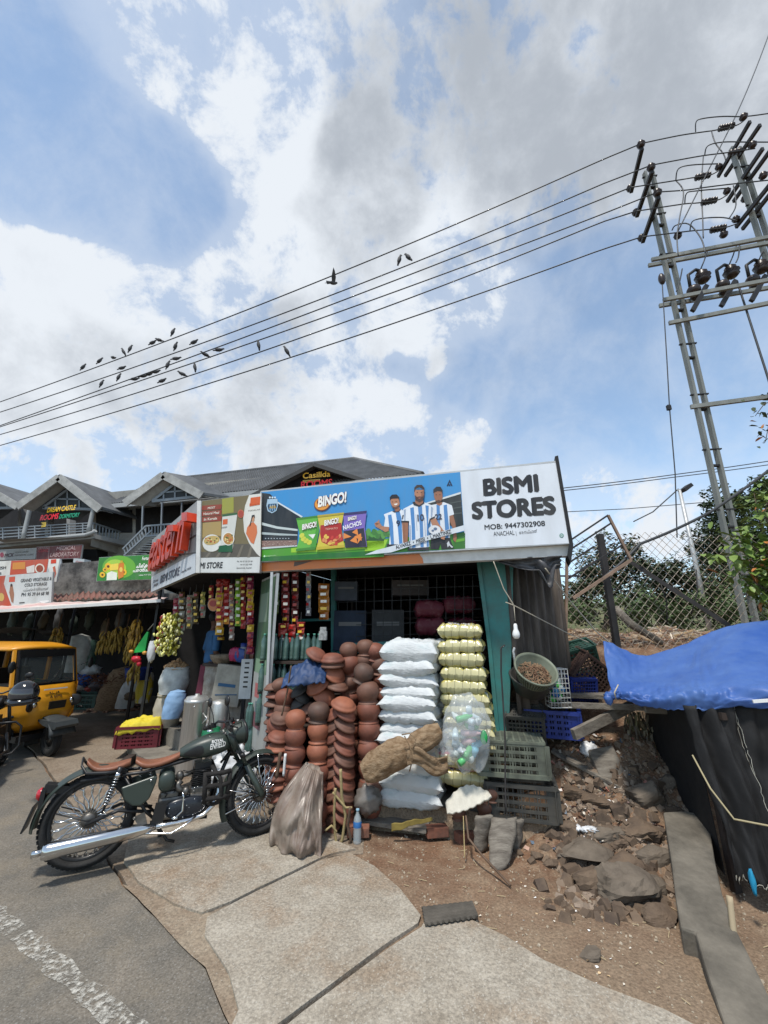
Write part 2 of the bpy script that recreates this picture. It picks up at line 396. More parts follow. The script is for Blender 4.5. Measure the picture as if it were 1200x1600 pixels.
gy = axis([(-60, -6, 6), (-6, 1.5, .5), (1.5, 6.6, .055), (6.6, 12, .3), (12, 60, 5), (60, 500, 40)])
g = MB(); nx = len(gx) - 1; ny = len(gy) - 1
g.grid(nx, ny, lambda u, v: (gx[round(u * nx)], gy[round(v * ny)], H(gx[round(u * nx)], gy[round(v * ny)])))
struct(g.build('ground', m_dirt, keep=True))
def Gs(px, py): p = G(px, py); return (p.x, p.y)
def sheet(name, mat, pts, z, amp=.03, thick=0, step=.12):
    o = rough_poly([Vector((x, y, 0)) for x, y in pts], step, amp); n = len(o); mb = MB()
    ar = sum(o[i].x * o[(i + 1) % n].y - o[(i + 1) % n].x * o[i].y for i in range(n))
    if ar < 0: o.reverse()
    top = [Vector((p.x, p.y, z)) for p in o]
    if thick:
        bot = [Vector((p.x * 1.0, p.y, z - thick)) for p in o]
        mb.add(top + bot, [tuple(range(n))] + [(i, i + n, (i + 1) % n + n, (i + 1) % n)[::-1][::-1] for i in range(n)])
    else: mb.add(top, [tuple(range(n))])
    return struct(mb.build(name, mat, keep=True))
road_edge = [(395, 1700), (352, 1600), (318, 1530), (280, 1480), (235, 1440), (190, 1392), (165, 1350), (130, 1300), (95, 1250), (62, 1195), (20, 1150)]
pave_edge = [(300, 1466), (250, 1440), (200, 1396), (172, 1352), (137, 1300), (100, 1250), (66, 1195), (24, 1148)]
sheet('road', m_asph, [Gs(*p) for p in road_edge] + [(-9, 8.2), (-16, 9.5), (-30, 11), (-30, -6), (0, -6), (-.2, 1.5)], .034, .03)
sheet('pavement', m_pave, [Gs(*p) for p in pave_edge] + [(-9, 8.35), (-16, 9.7), (-30, 11.2), (-30, 18), (-1.4, 18), (-1.2, 5.2), (-.2, 4.9)] + [Gs(*p) for p in ((570, 1342), (520, 1345), (420, 1390), (322, 1446))], .04, .025, .03)
sheet('road_shoulder', m_shld, [Gs(*p) for p in ((400, 1720), (352, 1600), (318, 1530), (235, 1440), (190, 1392), (240, 1410), (330, 1440), (380, 1520), (430, 1600), (480, 1720))], .043, .03)
j1 = [(318, 1445), (360, 1424), (400, 1403), (450, 1378), (500, 1353)]; j2 = [(656, 1462), (610, 1492), (560, 1530), (520, 1560), (470, 1600), (330, 1712)]
sheet('concrete_slab', m_conc, [Gs(*p) for p in [(322, 1449)] + [(x + 1.5, y + 3.5) for x, y in j1[1:]] + [(548, 1345), (585, 1366), (625, 1403), (658, 1446)] + [(x - 2, y - 3) for x, y in j2] + [(318, 1712), (350, 1650), (372, 1600), (356, 1540), (318, 1478)]], .055, .006, .05, .10)
sheet('concrete_slab', m_conc, [Gs(*p) for p in [(664, 1458), (735, 1452), (790, 1480), (850, 1520), (940, 1560), (1040, 1600), (1150, 1660), (1180, 1720), (340, 1722)] + [(x + 3, y + 4) for x, y in reversed(j2[:-1])]], .056, .006, .05, .10)
sheet('concrete_slab', m_conc, [Gs(*p) for p in [(314, 1442), (270, 1428), (215, 1392), (192, 1358), (200, 1320), (240, 1290), (330, 1270), (430, 1290), (500, 1315), (556, 1338), (520, 1345)] + j1[::-1][:-1]], .0565, .006, .04, .10)
# worn white line
m_line = M('worn_road_paint', (.46, .44, .39), .85)
_nt = m_line.node_tree; _t = _nt.nodes.new('ShaderNodeTexNoise'); _t.inputs['Scale'].default_value = 34; _t.inputs['Detail'].default_value = 9; _t.inputs['Roughness'].default_value = .7
_c = _nt.nodes.new('ShaderNodeTexCoord'); _r = _nt.nodes.new('ShaderNodeMapRange'); _r.inputs[1].default_value = .46; _r.inputs[2].default_value = .62
_nt.links.new(_c.outputs['Object'], _t.inputs['Vector']); _nt.links.new(_t.outputs['Fac'], _r.inputs[0]); _nt.links.new(_r.outputs[0], _nt.nodes['Principled BSDF'].inputs['Alpha'])
for a, b in (((-60, 1395), (22, 1466)), ((30, 1472), (230, 1650))):
    A = G(*a); B = G(*b); d = (B - A).normalized(); q = Vector((-d.y, d.x, 0)) * .055
    k = 40; mb = MB(); L_ = (B - A)
    vs = []
    for i in range(k + 1):
        p = A + L_ * i / k; w = 1 + .5 * noise.noise(p * 7)
        for sgn in (-1, 1): vs.append((p.x + q.x * w * sgn, p.y + q.y * w * sgn, .0385))
    mb.add(vs, [(2 * i, 2 * i + 2, 2 * i + 3, 2 * i + 1)[::-1] for i in range(k)])
    struct(mb.build('road_marking', m_line, keep=True))
# grit and litter scattered on dirt and pavement
m_grit = M('grit', (.30, .24, .17), .9, n=3, col2=(.42, .36, .28))
def scatter(name, mat, label, cat, n, fn, rr=(.004, .014), seed=1, flat=.6):
    rnd = random.Random(seed); mb = MB()
    for _ in range(n):
        c = fn(rnd); r = rnd.uniform(*rr) * rnd.uniform(.6, 1)
        rot = Euler((rnd.uniform(-.6, .6), rnd.uniform(-.6, .6), rnd.uniform(0, 6))).to_matrix()
        mb.box(c, (r * 2, r * rnd.uniform(.8, 2), r * 2 * flat), rot, taper=rnd.uniform(.4, .9))
    o = mb.build(name, mat, keep=True); return tag(o, label, cat, kind='stuff')
def on_dirt(rnd):
    while True:
        x = rnd.uniform(-.3, 3); y = rnd.uniform(2.0, 4.6)
        if x > -.2 + (4.0 - y) * .9: return Vector((x, y, H(x, y) + .003))
scatter('gravel', m_grit, 'pale grit and small chips scattered over the red dirt', 'gravel', 900, on_dirt, (.003, .011))
m_dry = M('dry_straw', (.45, .36, .22), .9)
def straw(rnd):
    c = on_dirt(rnd); return c
mb = MB(); rnd = random.Random(5)
for _ in range(130):
    c = on_dirt(rnd); a = rnd.uniform(0, 3.1); l = rnd.uniform(.008, .035); d = Vector((math.cos(a), math.sin(a), rnd.uniform(-.1, .1))) * l
    mb.bar(c - d + Vector((0, 0, .004)), c + d + Vector((0, 0, .006)), .003)
tag(mb.build('dry_stalks', m_dry, keep=True), 'bits of dry straw lying on the dirt by the rocks', 'straw', kind='stuff')
# ------------------------------------------------------------ structure helpers on planes
def slab(mb,pl,pts,a,b):
    """solid plate: outline pts (picture points) on plane pl, from offset a to offset b (towards the street)"""
    A=[pl.px(x,y,b)for x,y in pts];n=len(A)
    ar=0
    for i in range(n):
        p,q=A[i]-pl.o,A[(i+1)%n]-pl.o;ar+=p.dot(pl.u)*q.dot(pl.v)-q.dot(pl.u)*p.dot(pl.v)
    if ar<0:A.reverse()
    f=A;k=[p+pl.n*(a-b)for p in A]
    mb.add(f+k,[tuple(range(n)),tuple(reversed(range(n,2*n)))]+[(i,i+n,(i+1)%n+n,(i+1)%n)for i in range(n)])
def bars(mb,pl,segs,w,off=0):
    for a,b in segs:mb.bar(pl.px(*a,off),pl.px(*b,off),w,up=tuple(pl.n))
m_roof=M('grey_roof_sheet',(.13,.135,.14),.6,.2,n=2,amt=.35,bump=.3,bscale=6)
m_dark=M('dark_and_shaded_wall',(.014,.013,.014),.9,n=3,amt=.4)  # near-black stands in for the shade inside shops, stalls and balcony
m_cream=M('cream_render',(.33,.315,.285),.8,n=2.5,amt=.3)
m_greywall=M('grey_plaster',(.30,.30,.29),.85,n=2,amt=.3)
m_rail=M('grey_rail_paint',(.22,.24,.26),.5,.3)
m_white=M('white_paint',(.62,.62,.60),.55,n=6,amt=.25,lo=.45,hi=.8)
m_pipe=M('grey_pvc_pipe',(.33,.34,.34),.5)
m_glassd=M('dark_window_glass',(.015,.018,.02),.5)
m_stainc=M('stained_parapet',(.20,.19,.175),.9,n=3.5,col2=(.055,.052,.05),bump=.6,bscale=20,lo=.38,hi=.6)
m_print=Mprint('printed_vinyl',.42,.22)
m_print2=Mprint('weathered_vinyl',.6,.45)
m_frame=M('black_angle_iron',(.03,.03,.032),.5,.4,n=8,amt=.4)
m_alu=M('aluminium_sheet',(.52,.53,.53),.42,.35,n=5,amt=.2)
m_emit_letters=Mprint('coloured_letters',.35,.0,emit=.15)  # letters get a weak emission in their own print colours
# ------------------------------------------------------------ hotel behind
HF=Plane(P(0,848,15),P(145,835,13.7)-P(0,848,15))
hotel=thing('hotel_building','long grey hotel with pointed gable roofs and a railed balcony behind the market','building',(-6,17,0))
mb=MB()
def gable(mb,apex,le,re,back,Y,ov):
    """ridge roof: front triangle apex/left eave/right eave at distance Y, ridge running back to picture point back"""
    A=P(*apex,Y);L_=P(*le,Y);R_=P(*re,Y);B=G(back[0],back[1],A.z);d=B-A;t=Vector((0,0,.09))
    for a,b in((A,L_),(A,R_)):
        vs=[a,b,b+d,a+d];mb.add(vs+[p-t for p in vs],[(0,1,2,3),(7,6,5,4),(0,4,5,1),(1,5,6,2),(2,6,7,3),(3,7,4,0)])
    return A,L_,R_,d
def gable_front(A,L_,R_,d,back,name):
    """recessed timber-framed gable window, barge boards and soffit"""
    k=d.normalized()*back;w=MB();cl=(A+L_+R_)/3
    lo=(L_+R_)/2;tri=[L_+(lo-L_)*.25+k,R_+(lo-R_)*.25+k,A+(lo-A)*.22+k]
    w.add([p+Vector((0,0,-.02))for p in tri],[(0,1,2)]);gp=w.build('gable_window',m_glassd,hotel,True)
    w=MB();a,b,c=tri
    for p,q in((a,b),(b,c),(c,a)):w.bar(p,q,.09)
    for t in(.2,.4,.6,.8):
        f=a.lerp(b,t);top=a.lerp(c,t*2)if t<.5 else c.lerp(b,t*2-1);w.bar(f,top,.05)
    w.bar(a.lerp(c,.4),b.lerp(c,.4),.05)
    w.build('window_frame',m_white,gp,False)if False else tag(w.build('window_frame',m_rail,gp,True))
    w=MB()
    for p in(L_,R_):w.bar(A-Vector((0,0,.12)),p-Vector((0,0,.12)),.06,.26)
    w.build('barge_board',M('dull_board_paint',(.40,.40,.385),.7,n=4,amt=.4),hotel,True)
    w=MB();e=d.normalized()*(back+.02)
    for p in(L_,R_):
        q=[A-Vector((0,0,.13)),p-Vector((0,0,.13)),p-Vector((0,0,.13))+e,A-Vector((0,0,.13))+e];w.add(q,[(0,1,2,3)])
    w.build('soffit',m_cream,hotel,True)
for ap,le,re,bk,Y,nm in(((93,741),(28,787),(157,791),(178,770),13.6,1),((-48,742),(-118,790),(29,787),(52,772),14.5,0),((256,737),(196,781),(316,769),(300,745),12.6,2)):
    r=gable(mb,ap,le,re,bk,Y,.4);gable_front(*r,.5,nm)
mb.build('gable_roof',m_roof,hotel,True)
# main hipped roof
zr=P(305,774,13.5).z
E1=P(170,790,14.5);E1.z=zr;E2=G(660,741,zr);R2=G(552,717,zr+2.0);R1=G(240,752,zr+2.0);Rm=G(285,748,zr+1.6)
mb=MB()
def rib_sheet(mb,a,b,c,d,n,h=.03):
    """corrugated quad a-b (eave) to d-c (ridge)"""
    nn=(b-a).cross(d-a).normalized()*h;vs=[];k=n*2
    for i in range(k+1):
        o=nn if i%2 else nn*0
        vs+=[a.lerp(b,i/k)+o,d.lerp(c,i/k)+o]
    mb.add(vs,[(2*i,2*i+2,2*i+3,2*i+1)for i in range(k)])
rib_sheet(mb,E1,E2,R2,R1,110,.05)
Eb=E2+Vector((3.0,7,0));mb.add([E2,Eb,R2],[(0,1,2)]);mb.add([E1,R1,E1+Vector((-4,5,0))],[(0,1,2)])
mb.build('hip_roof',m_roof,hotel,True)
mb=MB();mb.bar(E1-Vector((0,0,.1)),E2-Vector((0,.02,.1)),.12,.16);mb.build('gutter',m_pipe,hotel,True)
mb=MB();mb.tube([R1,R2,E2],.09,6);mb.build('ridge_cap',m_roof,hotel,True)
# dark central gable with name board
Y=12.0;A=P(490,722,Y);L_=P(392,772,Y);R_=P(596,756,Y);d=Vector((.3,3.4,0));t=Vector((0,0,.08));mb=MB()
for b in(L_,R_):
    vs=[A,b,b+d,A+d];mb.add(vs+[p-t for p in vs],[(0,1,2,3),(7,6,5,4),(0,4,5,1),(1,5,6,2),(2,6,7,3),(3,7,4,0)])
mb.build('gable_roof',m_roof,hotel,True)
mb=MB();dn=Vector((.03,.35,0));mb.add([A-t+dn,L_+dn,L_+dn-Vector((0,0,2.5)),R_+dn-Vector((0,0,2.5)),R_+dn],[(0,1,2,3,4)]);mb.build('gable_wall',m_dark,hotel,True)
mb=MB()
for p in(L_,R_):mb.bar(A-t,p-t,.05,.12)
mb.build('barge_board',M('dark_board',(.05,.05,.05),.6),hotel,True)
# walls, balcony
mb=MB();slab(mb,HF,[(-120,780),(200,770),(200,950),(-120,960)],-2.6,-2.4)
mb.build('wall',m_dark,hotel,True)
mb=MB();slab(mb,HF,[(-120,857),(147,834),(147,841),(-120,867)],-2.5,.0);mb.build('balcony_floor',m_greywall,hotel,True)
mb=MB();mb.tube([HF.px(-100,856,.08),HF.px(134,836,.08),HF.px(146,832,.1),HF.px(149,829,.1)],.07,8);mb.build('gutter_pipe',m_pipe,hotel,True)
mb=MB();tops=[((-100,836-4),(140,818-0))]
for k in range(5):
    f=k/4.3;bars(mb,HF,[((-100,831+f*24),(142,817+f*17))],.035)
for x in range(-95,143,25):bars(mb,HF,[((x,831-(x+100)*.058),(x,856-(x+100)*.088))],.045)
# side railing receding
c0=HF.px(145,817);c1=HF.px(145,835);s1=P(205,830,15.6);s1.z=c0.z;s2=Vector((s1.x,s1.y,c1.z))
mb.bar(c0,s1,.05);mb.bar(c1,s2,.05)
for k in range(13):mb.bar(c0.lerp(s1,k/12),c1.lerp(s2,k/12),.03)
mb.build('railing',m_rail,hotel,True)
mb=MB();a0=c1-Vector((0,0,.05));b0=s2-Vector((0,0,.05))
mb.add([a0,b0,b0-Vector((0,0,.35)),a0-Vector((0,0,.35))],[(0,3,2,1)]);mb.add([a0,b0,b0+Vector((-4,.6,0)),a0+Vector((-4,.6,0))],[(0,1,2,3)]);mb.build('balcony_edge',m_cream,hotel,True)
for xa,ya,xb,yb in((50,786,36,842),(148,792,138,832),(-30,790,-42,850)):
    mb=MB();mb.tube([HF.px(xa,ya,.05),HF.px(xa-3,ya+8,.05),HF.px(xb+2,yb-10,.05),HF.px(xb,yb,.05)],.07,8);mb.build('downpipe',m_pipe,hotel,True)
for x in(28,70,104,175):mb=MB();slab(mb,HF,[(x,775),(x+5,775),(x+5,850),(x,850)],-1.6,-1.35);mb.build('column',m_greywall,hotel,True)
# right-hand wing: pale wall, openings, stair
HW=Plane(P(150,850,15.2),Vector((1,-.12,0)))
mb=MB();slab(mb,HW,[(140,772),(420,745),(420,960),(140,960)],-.3,0)
mb.build('wall',m_cream,hotel,True)
mb=MB();slab(mb,HW,[(212,795),(312,786),(312,828),(212,834)],0,.03);slab(mb,HW,[(150,800),(206,797),(206,832),(150,832)],0,.03);slab(mb,HW,[(128,858),(152,858),(152,900),(128,900)],0,.5);mb.build('opening',m_dark,hotel,True)  # dark plates on the wall stand in for shaded openings
mb=MB()
for x in(222,252,283):slab(mb,HW,[(x,778),(x+2,778),(x,835),(x-2,835)],1.0,1.06)
mb.build('post',m_rail,hotel,True)
mb=MB()
for k in range(9):
    x=203+k*4.2;y=868-k*3.6;slab(mb,HW,[(x,y),(x+22,y),(x+22,y+1.4),(x,y+1.4)],.5,1.6)
mb.build('stair_treads',m_greywall,hotel,True)
mb=MB()
bars(mb,HW,[((192,858),(228,822)),((194,868),(238,828)),((228,822),(300,816)),((228,838),(300,832))],.05,1.6)
for k in range(16):bars(mb,HW,[((228+k*4.8,822-k*.4),(228+k*4.8,838-k*.4))],.025,1.6)
for k in range(9):bars(mb,HW,[((194+k*4,858-k*4),(197+k*4,868-k*4))],.03,1.6)
mb.build('stair_railing',m_rail,hotel,True)
# hotel signs
def letters(name,label,pl,items,cat='sign',mat=None,off=.12):
    mb=MB()
    for st,a,b,h,c in items:pl.text(mb,st,a,b,h,c,off,.02,shear=.08)
    return tag(mb.build(name,mat or m_emit_letters),label,cat)
letters('hotel_sign','yellow, red and green DREAM CASTLE letters over the balcony of the grey hotel',HF,
        [('DREAM CASTLE',(73,801),(117,796.5),7.5,(235,190,30)),('ROOMS',(62,813.5),(90,810.5),8.5,(225,25,45)),('DORMITORY',(92,810.5),(123,807.5),6.5,(20,150,110))],off=.3)
mb=MB();pp=HF
for q in([(65,820),(72,819),(71,823),(64,824)],[(64,816.5),(72,815.5),(72,819),(68,819.5)],):pp.poly(mb,q,(235,190,30),.3)
tag(mb.build('arrow_sign',m_print),'small bent yellow arrow under the red ROOMS letters','sign')
GP=Plane(A+Vector((.03,.30,0)),(R_-L_))
GP=Plane(Vector((A.x,A.y+.3,A.z)),Vector((1,0,0)))
letters('rooms_sign','gold Casillda lettering above red ROOMS in the dark gable',GP,[('Casillda',(473,748),(516,744.5),9,(226,178,60)),('ROOMS',(470,763),(519,758.5),10.5,(214,28,34))])
mb=MB();GP.poly(mb,[(473,750.5),(500,748.5),(500,752.5),(473,754.5)],(226,178,60),.1);GP.text(mb,'THE DREAM',(475,753.6),(498,751.8),2.4,(40,30,20),.11);tag(mb.build('name_strip',m_print),'thin gold strip between Casillda and ROOMS in the gable','sign')
# ------------------------------------------------------------ left market row
MP=Plane(P(0,935,9.5),P(240,925,9.2)-P(0,935,9.5)) # parapet face
mb=MB();slab(mb,MP,[(-150,900),(82,890),(96,880),(160,876),(246,872),(246,941),(-150,955)],-.25,0)
pw=tag(mb.build('parapet_wall',m_stainc),'stained concrete parapet wall above the pink awning roof','wall')
mk=thing('market_building','low dark market row with open fronts under the pink awning','building',(-7,12,0))
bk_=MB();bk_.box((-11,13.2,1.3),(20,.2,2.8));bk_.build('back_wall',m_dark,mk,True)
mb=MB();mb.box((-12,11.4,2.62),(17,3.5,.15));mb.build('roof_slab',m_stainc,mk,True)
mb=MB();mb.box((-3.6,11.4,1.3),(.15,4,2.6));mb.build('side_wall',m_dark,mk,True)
def awning(name,label,a,b,c,d,mat,amp=.03,n=40):
    """sheet roof a-b front edge, d-c back edge"""
    mb=MB()
    def f(u,v):
        p=a.lerp(b,u).lerp(d.lerp(c,u),v);return p+Vector((0,0,amp*math.sin(u*n*6.283)+.03*noise.noise(p*2)))
    mb.grid(n*4,3,f,True);o=mb.build(name,mat)
    mo=o.modifiers.new('thickness','SOLIDIFY');mo.thickness=.012
    return tag(o,label,'awning')
m_pink=M('faded_pink_sheet',(.50,.27,.25),.7,n=1.2,col2=(.55,.50,.45),bump=.2,bscale=10)
m_rust=M('rusty_red_sheet',(.23,.09,.07),.85,n=3,col2=(.12,.08,.06),bump=.4,bscale=15)
awning('awning','long faded pink and cream sheet awning over the banana stalls',P(-60,957,7.6),P(252,937,6.9),P(262,934,8.9),P(-60,945,9.0),m_pink,.006,16)
awning('tiled_eave','short rusty red corrugated eave below the stained parapet',P(84,938,8.7),P(246,930,8.3),P(240,922,9.15),P(84,929,9.2),m_rust,.03,18)
mb=MB();mb.bar(P(-60,958.5,7.6),P(252,938.5,6.9),.03,.05);tag(mb.build('awning_beam',m_white),'white front beam carrying the pink awning','beam')
for i,(x,y0,y1,D)in enumerate(((118,950,1090,9.3),(228,940,1125,8.2),(60,955,1000,9.0))):
    mb=MB();p=P(x,y0,D);mb.cyl((p.x,p.y,0.02),p,.03,n=8);tag(mb.build('awning_post',m_frame),('thin dark post behind the yellow three-wheeler under the awning','dark post beside the silver-green bunches at the awning end','thin dark post hidden behind the yellow roof')[i],'post')
# signs on the parapet
z5=zc(0,720,5)
def sign_board(name,label,pl,corners,thick=.05,mat=None,back=None,cat='sign'):
    t=thing(name,label,cat,pl.px(*[(corners[2][i]+corners[3][i])/2 for i in(0,1)]))
    mb=MB();slab(mb,pl,corners,-thick,0);mb.build('panel',back or m_alu,t,True)
    return t
GPl=Plane(P(0,945,8.4),P(85,938,8.5)-P(0,945,8.4));FPl=Plane(P(0,920,8.7),P(90,915,8.8)-P(0,920,8.7))
t=sign_board('shop_sign','orange and white shop sign with a notched edge, behind the vegetable sign',FPl,[z5(-60,785),z5(470,765),z5(475,800),z5(468,815),z5(440,945),z5(-60,950)])
mb=MB();FPl.poly(mb,[z5(-60,787),z5(88,782),z5(75,900),z5(-60,905)],(210,208,200),.004)
FPl.poly(mb,[z5(88,782),z5(380,768),z5(360,880),z5(75,893)],(190,80,55),.004)
FPl.poly(mb,[z5(100,796),z5(198,790),z5(196,845),z5(96,850)],(205,135,60),.006);FPl.poly(mb,[z5(380,768),z5(466,765),z5(440,945),z5(410,945),z5(375,830)],(222,220,212),.006)
FPl.ell(mb,z5(310,842),7.5,7.8,(225,215,200),.008);FPl.ell(mb,z5(310,842),5.5,5.6,(150,60,30),.010);FPl.poly(mb,[z5(205,830),z5(270,812),z5(268,872),z5(210,878)],(222,214,205),.008)
FPl.poly(mb,[z5(398,772),z5(440,768),z5(438,800),z5(396,804)],(205,60,30),.009);FPl.poly(mb,[z5(412,830),z5(430,822),z5(440,880),z5(425,920)],(190,90,60),.009)
FPl.text(mb,'ESH',z5(-10,850),z5(45,845),4.5,(30,30,35),.008,.02);FPl.text(mb,'S',z5(-4,892),z5(10,890),4,(30,30,35),.008,.02)
mb.build('print',m_print2,t,True)
t=sign_board('shop_sign','grey vegetable and cold storage sign with an orange left side, frontmost on the parapet',GPl,[z5(-80,905),z5(415,866),z5(400,1108),z5(-80,1150)])
mb=MB();GPl.poly(mb,[z5(-80,908),z5(45,896),z5(30,960),z5(60,1050),z5(90,1132),z5(-80,1146)],(176,70,45),.004)
GPl.poly(mb,[z5(45,896),z5(412,868),z5(397,1105),z5(90,1132),z5(60,1050),z5(30,960)],(196,200,198),.004)
GPl.poly(mb,[z5(72,908),z5(118,903),z5(116,945),z5(70,948)],(200,70,40),.006);GPl.poly(mb,[z5(80,975),z5(98,970),z5(110,1040),z5(104,1112),z5(88,1100),z5(72,1030)],(150,105,80),.007)
GPl.ell(mb,z5(89,972),1.7,2.4,(60,40,35),.008);GPl.ell(mb,z5(10,1065),4.5,6.5,(205,170,80),.007)
for st,a,b,h in(('GRAND VEGETABLE &',(160,950),(402,932),5.2),('COLD STORAGE',(190,984),(365,973),5),('PH: 95 39 64 68 98',(165,1060),(380,1048),5.5)):GPl.text(mb,st,z5(*a),z5(*b),h,(45,48,52),.007,.025)
GPl.text(mb,'പച്ചക്കറി സ്റ്റോറേജ്',z5(180,1022),z5(375,1010),5,(45,48,52),.007);GPl.poly(mb,[z5(150,1106),z5(192,1103),z5(192,1112),z5(150,1115)],(60,60,60),.007)
GPl.poly(mb,[z5(300,1095),z5(385,1088),z5(380,1105),z5(330,1112)],(225,225,222),.008)
mb.build('print',m_print2,t,True)
OP=Plane(P(150,905,8.9),P(238,902,8.7)-P(150,905,8.9))
t=sign_board('oil_advert','bright green oil advertisement board with sunflowers and bottles',OP,[z5(775,755),z5(1230,728),z5(1230,925),z5(752,942)])
mb=MB();OP.poly(mb,[z5(775,757),z5(1228,730),z5(1228,923),z5(754,940)],(38,120,34),.004);OP.ell(mb,z5(930,830),26,18,(95,165,40),.006,24);OP.ell(mb,z5(900,840),17,14,(160,200,60),.008,24)
for x,y,r in((845,825,5.5),(800,890,4.5),(965,870,5),(820,850,3.5)):OP.ell(mb,z5(x,y),r,r,(225,180,30),.010,12);OP.ell(mb,z5(x,y),r*.4,r*.4,(90,50,15),.012,8)
OP.poly(mb,[z5(860,810),z5(925,800),z5(925,850),z5(860,858)],(235,205,70),.013);OP.poly(mb,[z5(930,800),z5(968,796),z5(966,905),z5(925,925),z5(920,860)],(205,120,30),.014);OP.poly(mb,[z5(940,780),z5(958,778),z5(960,800),z5(938,802)],(190,160,40),.014)
OP.ell(mb,z5(945,850),2.6,4,(225,190,90),.016,10);OP.poly(mb,[z5(835,880),z5(870,862),z5(915,875),z5(912,930),z5(832,934)],(225,230,215),.016)
OP.text(mb,'Fortune',z5(1110,778),z5(1180,772),5.5,(240,245,235),.010,.02);OP.text(mb,'ചിക്കൻ',z5(1062,838),z5(1186,830),7,(245,248,240),.010,.03);OP.text(mb,'പൊരിച്ച',z5(1038,872),z5(1186,862),7,(245,248,240),.010,.03);OP.text(mb,'HEALTHY OIL',z5(1085,900),z5(1180,894),2.2,(240,240,235),.010)
mb.build('print',m_print,t,True)
LP=Plane(P(80,872,14.2),HF.u)
t=sign_board('clinic_sign','dark red MEDICAL LABORATORY sign under the hotel balcony',LP,[z5(285,672),z5(645,655),z5(630,762),z5(282,775)])
mb=MB();LP.poly(mb,[z5(285,673),z5(643,656),z5(628,760),z5(283,773)],(92,16,24),.004);LP.text(mb,'MEDICAL',z5(440,700),z5(590,692),5.6,(196,168,165),.01,.0);LP.text(mb,'LABORATORY',z5(390,752),z5(612,742),6.4,(196,168,165),.01)
LP.text(mb,'DENTAL',z5(300,690),z5(378,686),3,(180,150,150),.01);LP.text(mb,'CLINIC',z5(300,715),z5(378,711),4.5,(190,60,70),.01);LP.line(mb,[z5(384,668),z5(380,770)],.03,(150,120,120),.01)
mb.build('print',m_print2,t,True)
t=sign_board('clinic_sign','pale grey MCK sign next to the dark red laboratory sign',LP,[z5(-90,700),z5(290,680),z5(275,765),z5(-90,780)])
mb=MB();LP.poly(mb,[z5(-88,702),z5(288,682),z5(273,763),z5(-88,778)],(150,150,148),.004);LP.text(mb,'MCK',z5(32,755),z5(105,750),6,(60,20,30),.01,.03);LP.ell(mb,z5(15,735),3,4,(130,30,60),.01);LP.text(mb,'MEDICAL CENTRE',z5(115,722),z5(220,716),2.4,(40,40,40),.01);LP.text(mb,'DIAGNOSTIC CLINIC',z5(112,745),z5(262,738),2.6,(70,40,40),.01)
mb.build('print',m_print2,t,True)
t=sign_board('small_sign','small white box sign with red writing on the parapet corner',Plane(P(120,880,9.6),MP.u),[z5(575,762),z5(660,768),z5(655,815),z5(570,808)],.2)
sp_=Plane(P(120,880,9.6),MP.u);mb=MB();sp_.text(mb,'Canara',z5(590,798),z5(650,801),3.6,(170,30,40),.006,.03);mb.build('print',m_print,t,True)
# ------------------------------------------------------------ corner store signs
S2P=Plane(P(310,896,5.25),P(405,893,5.08)-P(310,896,5.25));S3P=Plane(P(237,922,7.0),P(310,896,5.25)-P(237,922,7.0))
z4=zc(230,760,6.667)
t=sign_board('corner_store_sign','poster board with food bowls and a woman in orange over a white STORE strip',S2P,[z4(562,150),z4(1192,72),z4(1170,900),z4(545,900)],.05)
mb=MB();q=lambda pts,c,o=.004:S2P.poly(mb,[z4(*p)for p in pts],c,o)
q([(562,152),(1190,74),(1188,735),(560,742)],(112,100,66));q([(780,130),(900,110),(900,270),(780,290)],(150,150,60),.0055);q([(580,380),(770,360),(770,520),(640,500),(575,540)],(165,140,85),.0055)
q([(562,680),(700,690),(900,600),(1188,600),(1188,735),(560,742)],(82,76,66),.0055)
for k in range(5):q([(600+k*110,740),(630+k*110,740),(720+k*95,610),(700+k*95,610)],(112,104,90),.007)
q([(1062,90),(1190,74),(1180,735),(1140,700),(1060,590),(1010,470),(1000,330),(1020,200)],(216,214,206),.008)
q([(1078,118),(1180,104),(1174,190),(1070,205)],(205,92,40),.010);S2P.text(mb,'Eastern',z4(1066,208),z4(1168,192),4.5,(205,92,40),.011,.02);S2P.text(mb,'MASALAS',z4(1052,262),z4(1175,245),2,(90,80,70),.011)
q([(1075,380),(1108,372),(1140,410),(1146,480),(1110,600),(1080,585),(1030,490),(1040,430)],(206,112,62),.011);S2P.ell(mb,z4(1100,340),2.6,4.4,(190,140,105),.012);q([(1082,345),(1090,300),(1118,295),(1122,330),(1108,312),(1094,330),(1075,410),(1062,420)],(28,22,22),.013)
for a,b in((202,250),(262,312),(322,372)):q([(572,a),(778,a-16),(770,b-12),(568,b)],(140,58,36),.008)
S2P.text(mb,'MOST',z4(630,238),z4(708,230),3.5,(225,215,200),.010,.02);S2P.text(mb,'Natural Meal',z4(585,300),z4(748,284),4,(225,215,200),.010,.02);S2P.text(mb,'In Kerala',z4(590,358),z4(728,344),4,(225,215,200),.010,.02)
q([(784,300),(940,278),(885,680),(740,684),(770,560)],(205,205,198),.009);q([(784,296),(942,274),(938,292),(784,314)],(30,90,45),.011);q([(745,620),(890,600),(885,682),(740,684)],(20,84,48),.011);q([(788,345),(838,338),(836,392),(786,398)],(205,92,40),.011);S2P.text(mb,'CHICKEN',z4(776,440),z4(832,432),2.6,(60,60,60),.011)
S2P.ell(mb,z4(845,545),9.5,10.5,(225,222,214),.012,22);S2P.ell(mb,z4(845,545),8,9,(176,128,62),.013,20)
S2P.ell(mb,z4(672,590),14.5,13.5,(214,214,208),.011,24,10);S2P.ell(mb,z4(672,562),12.5,7,(188,160,92),.013,22,10)
rn=random.Random(3)
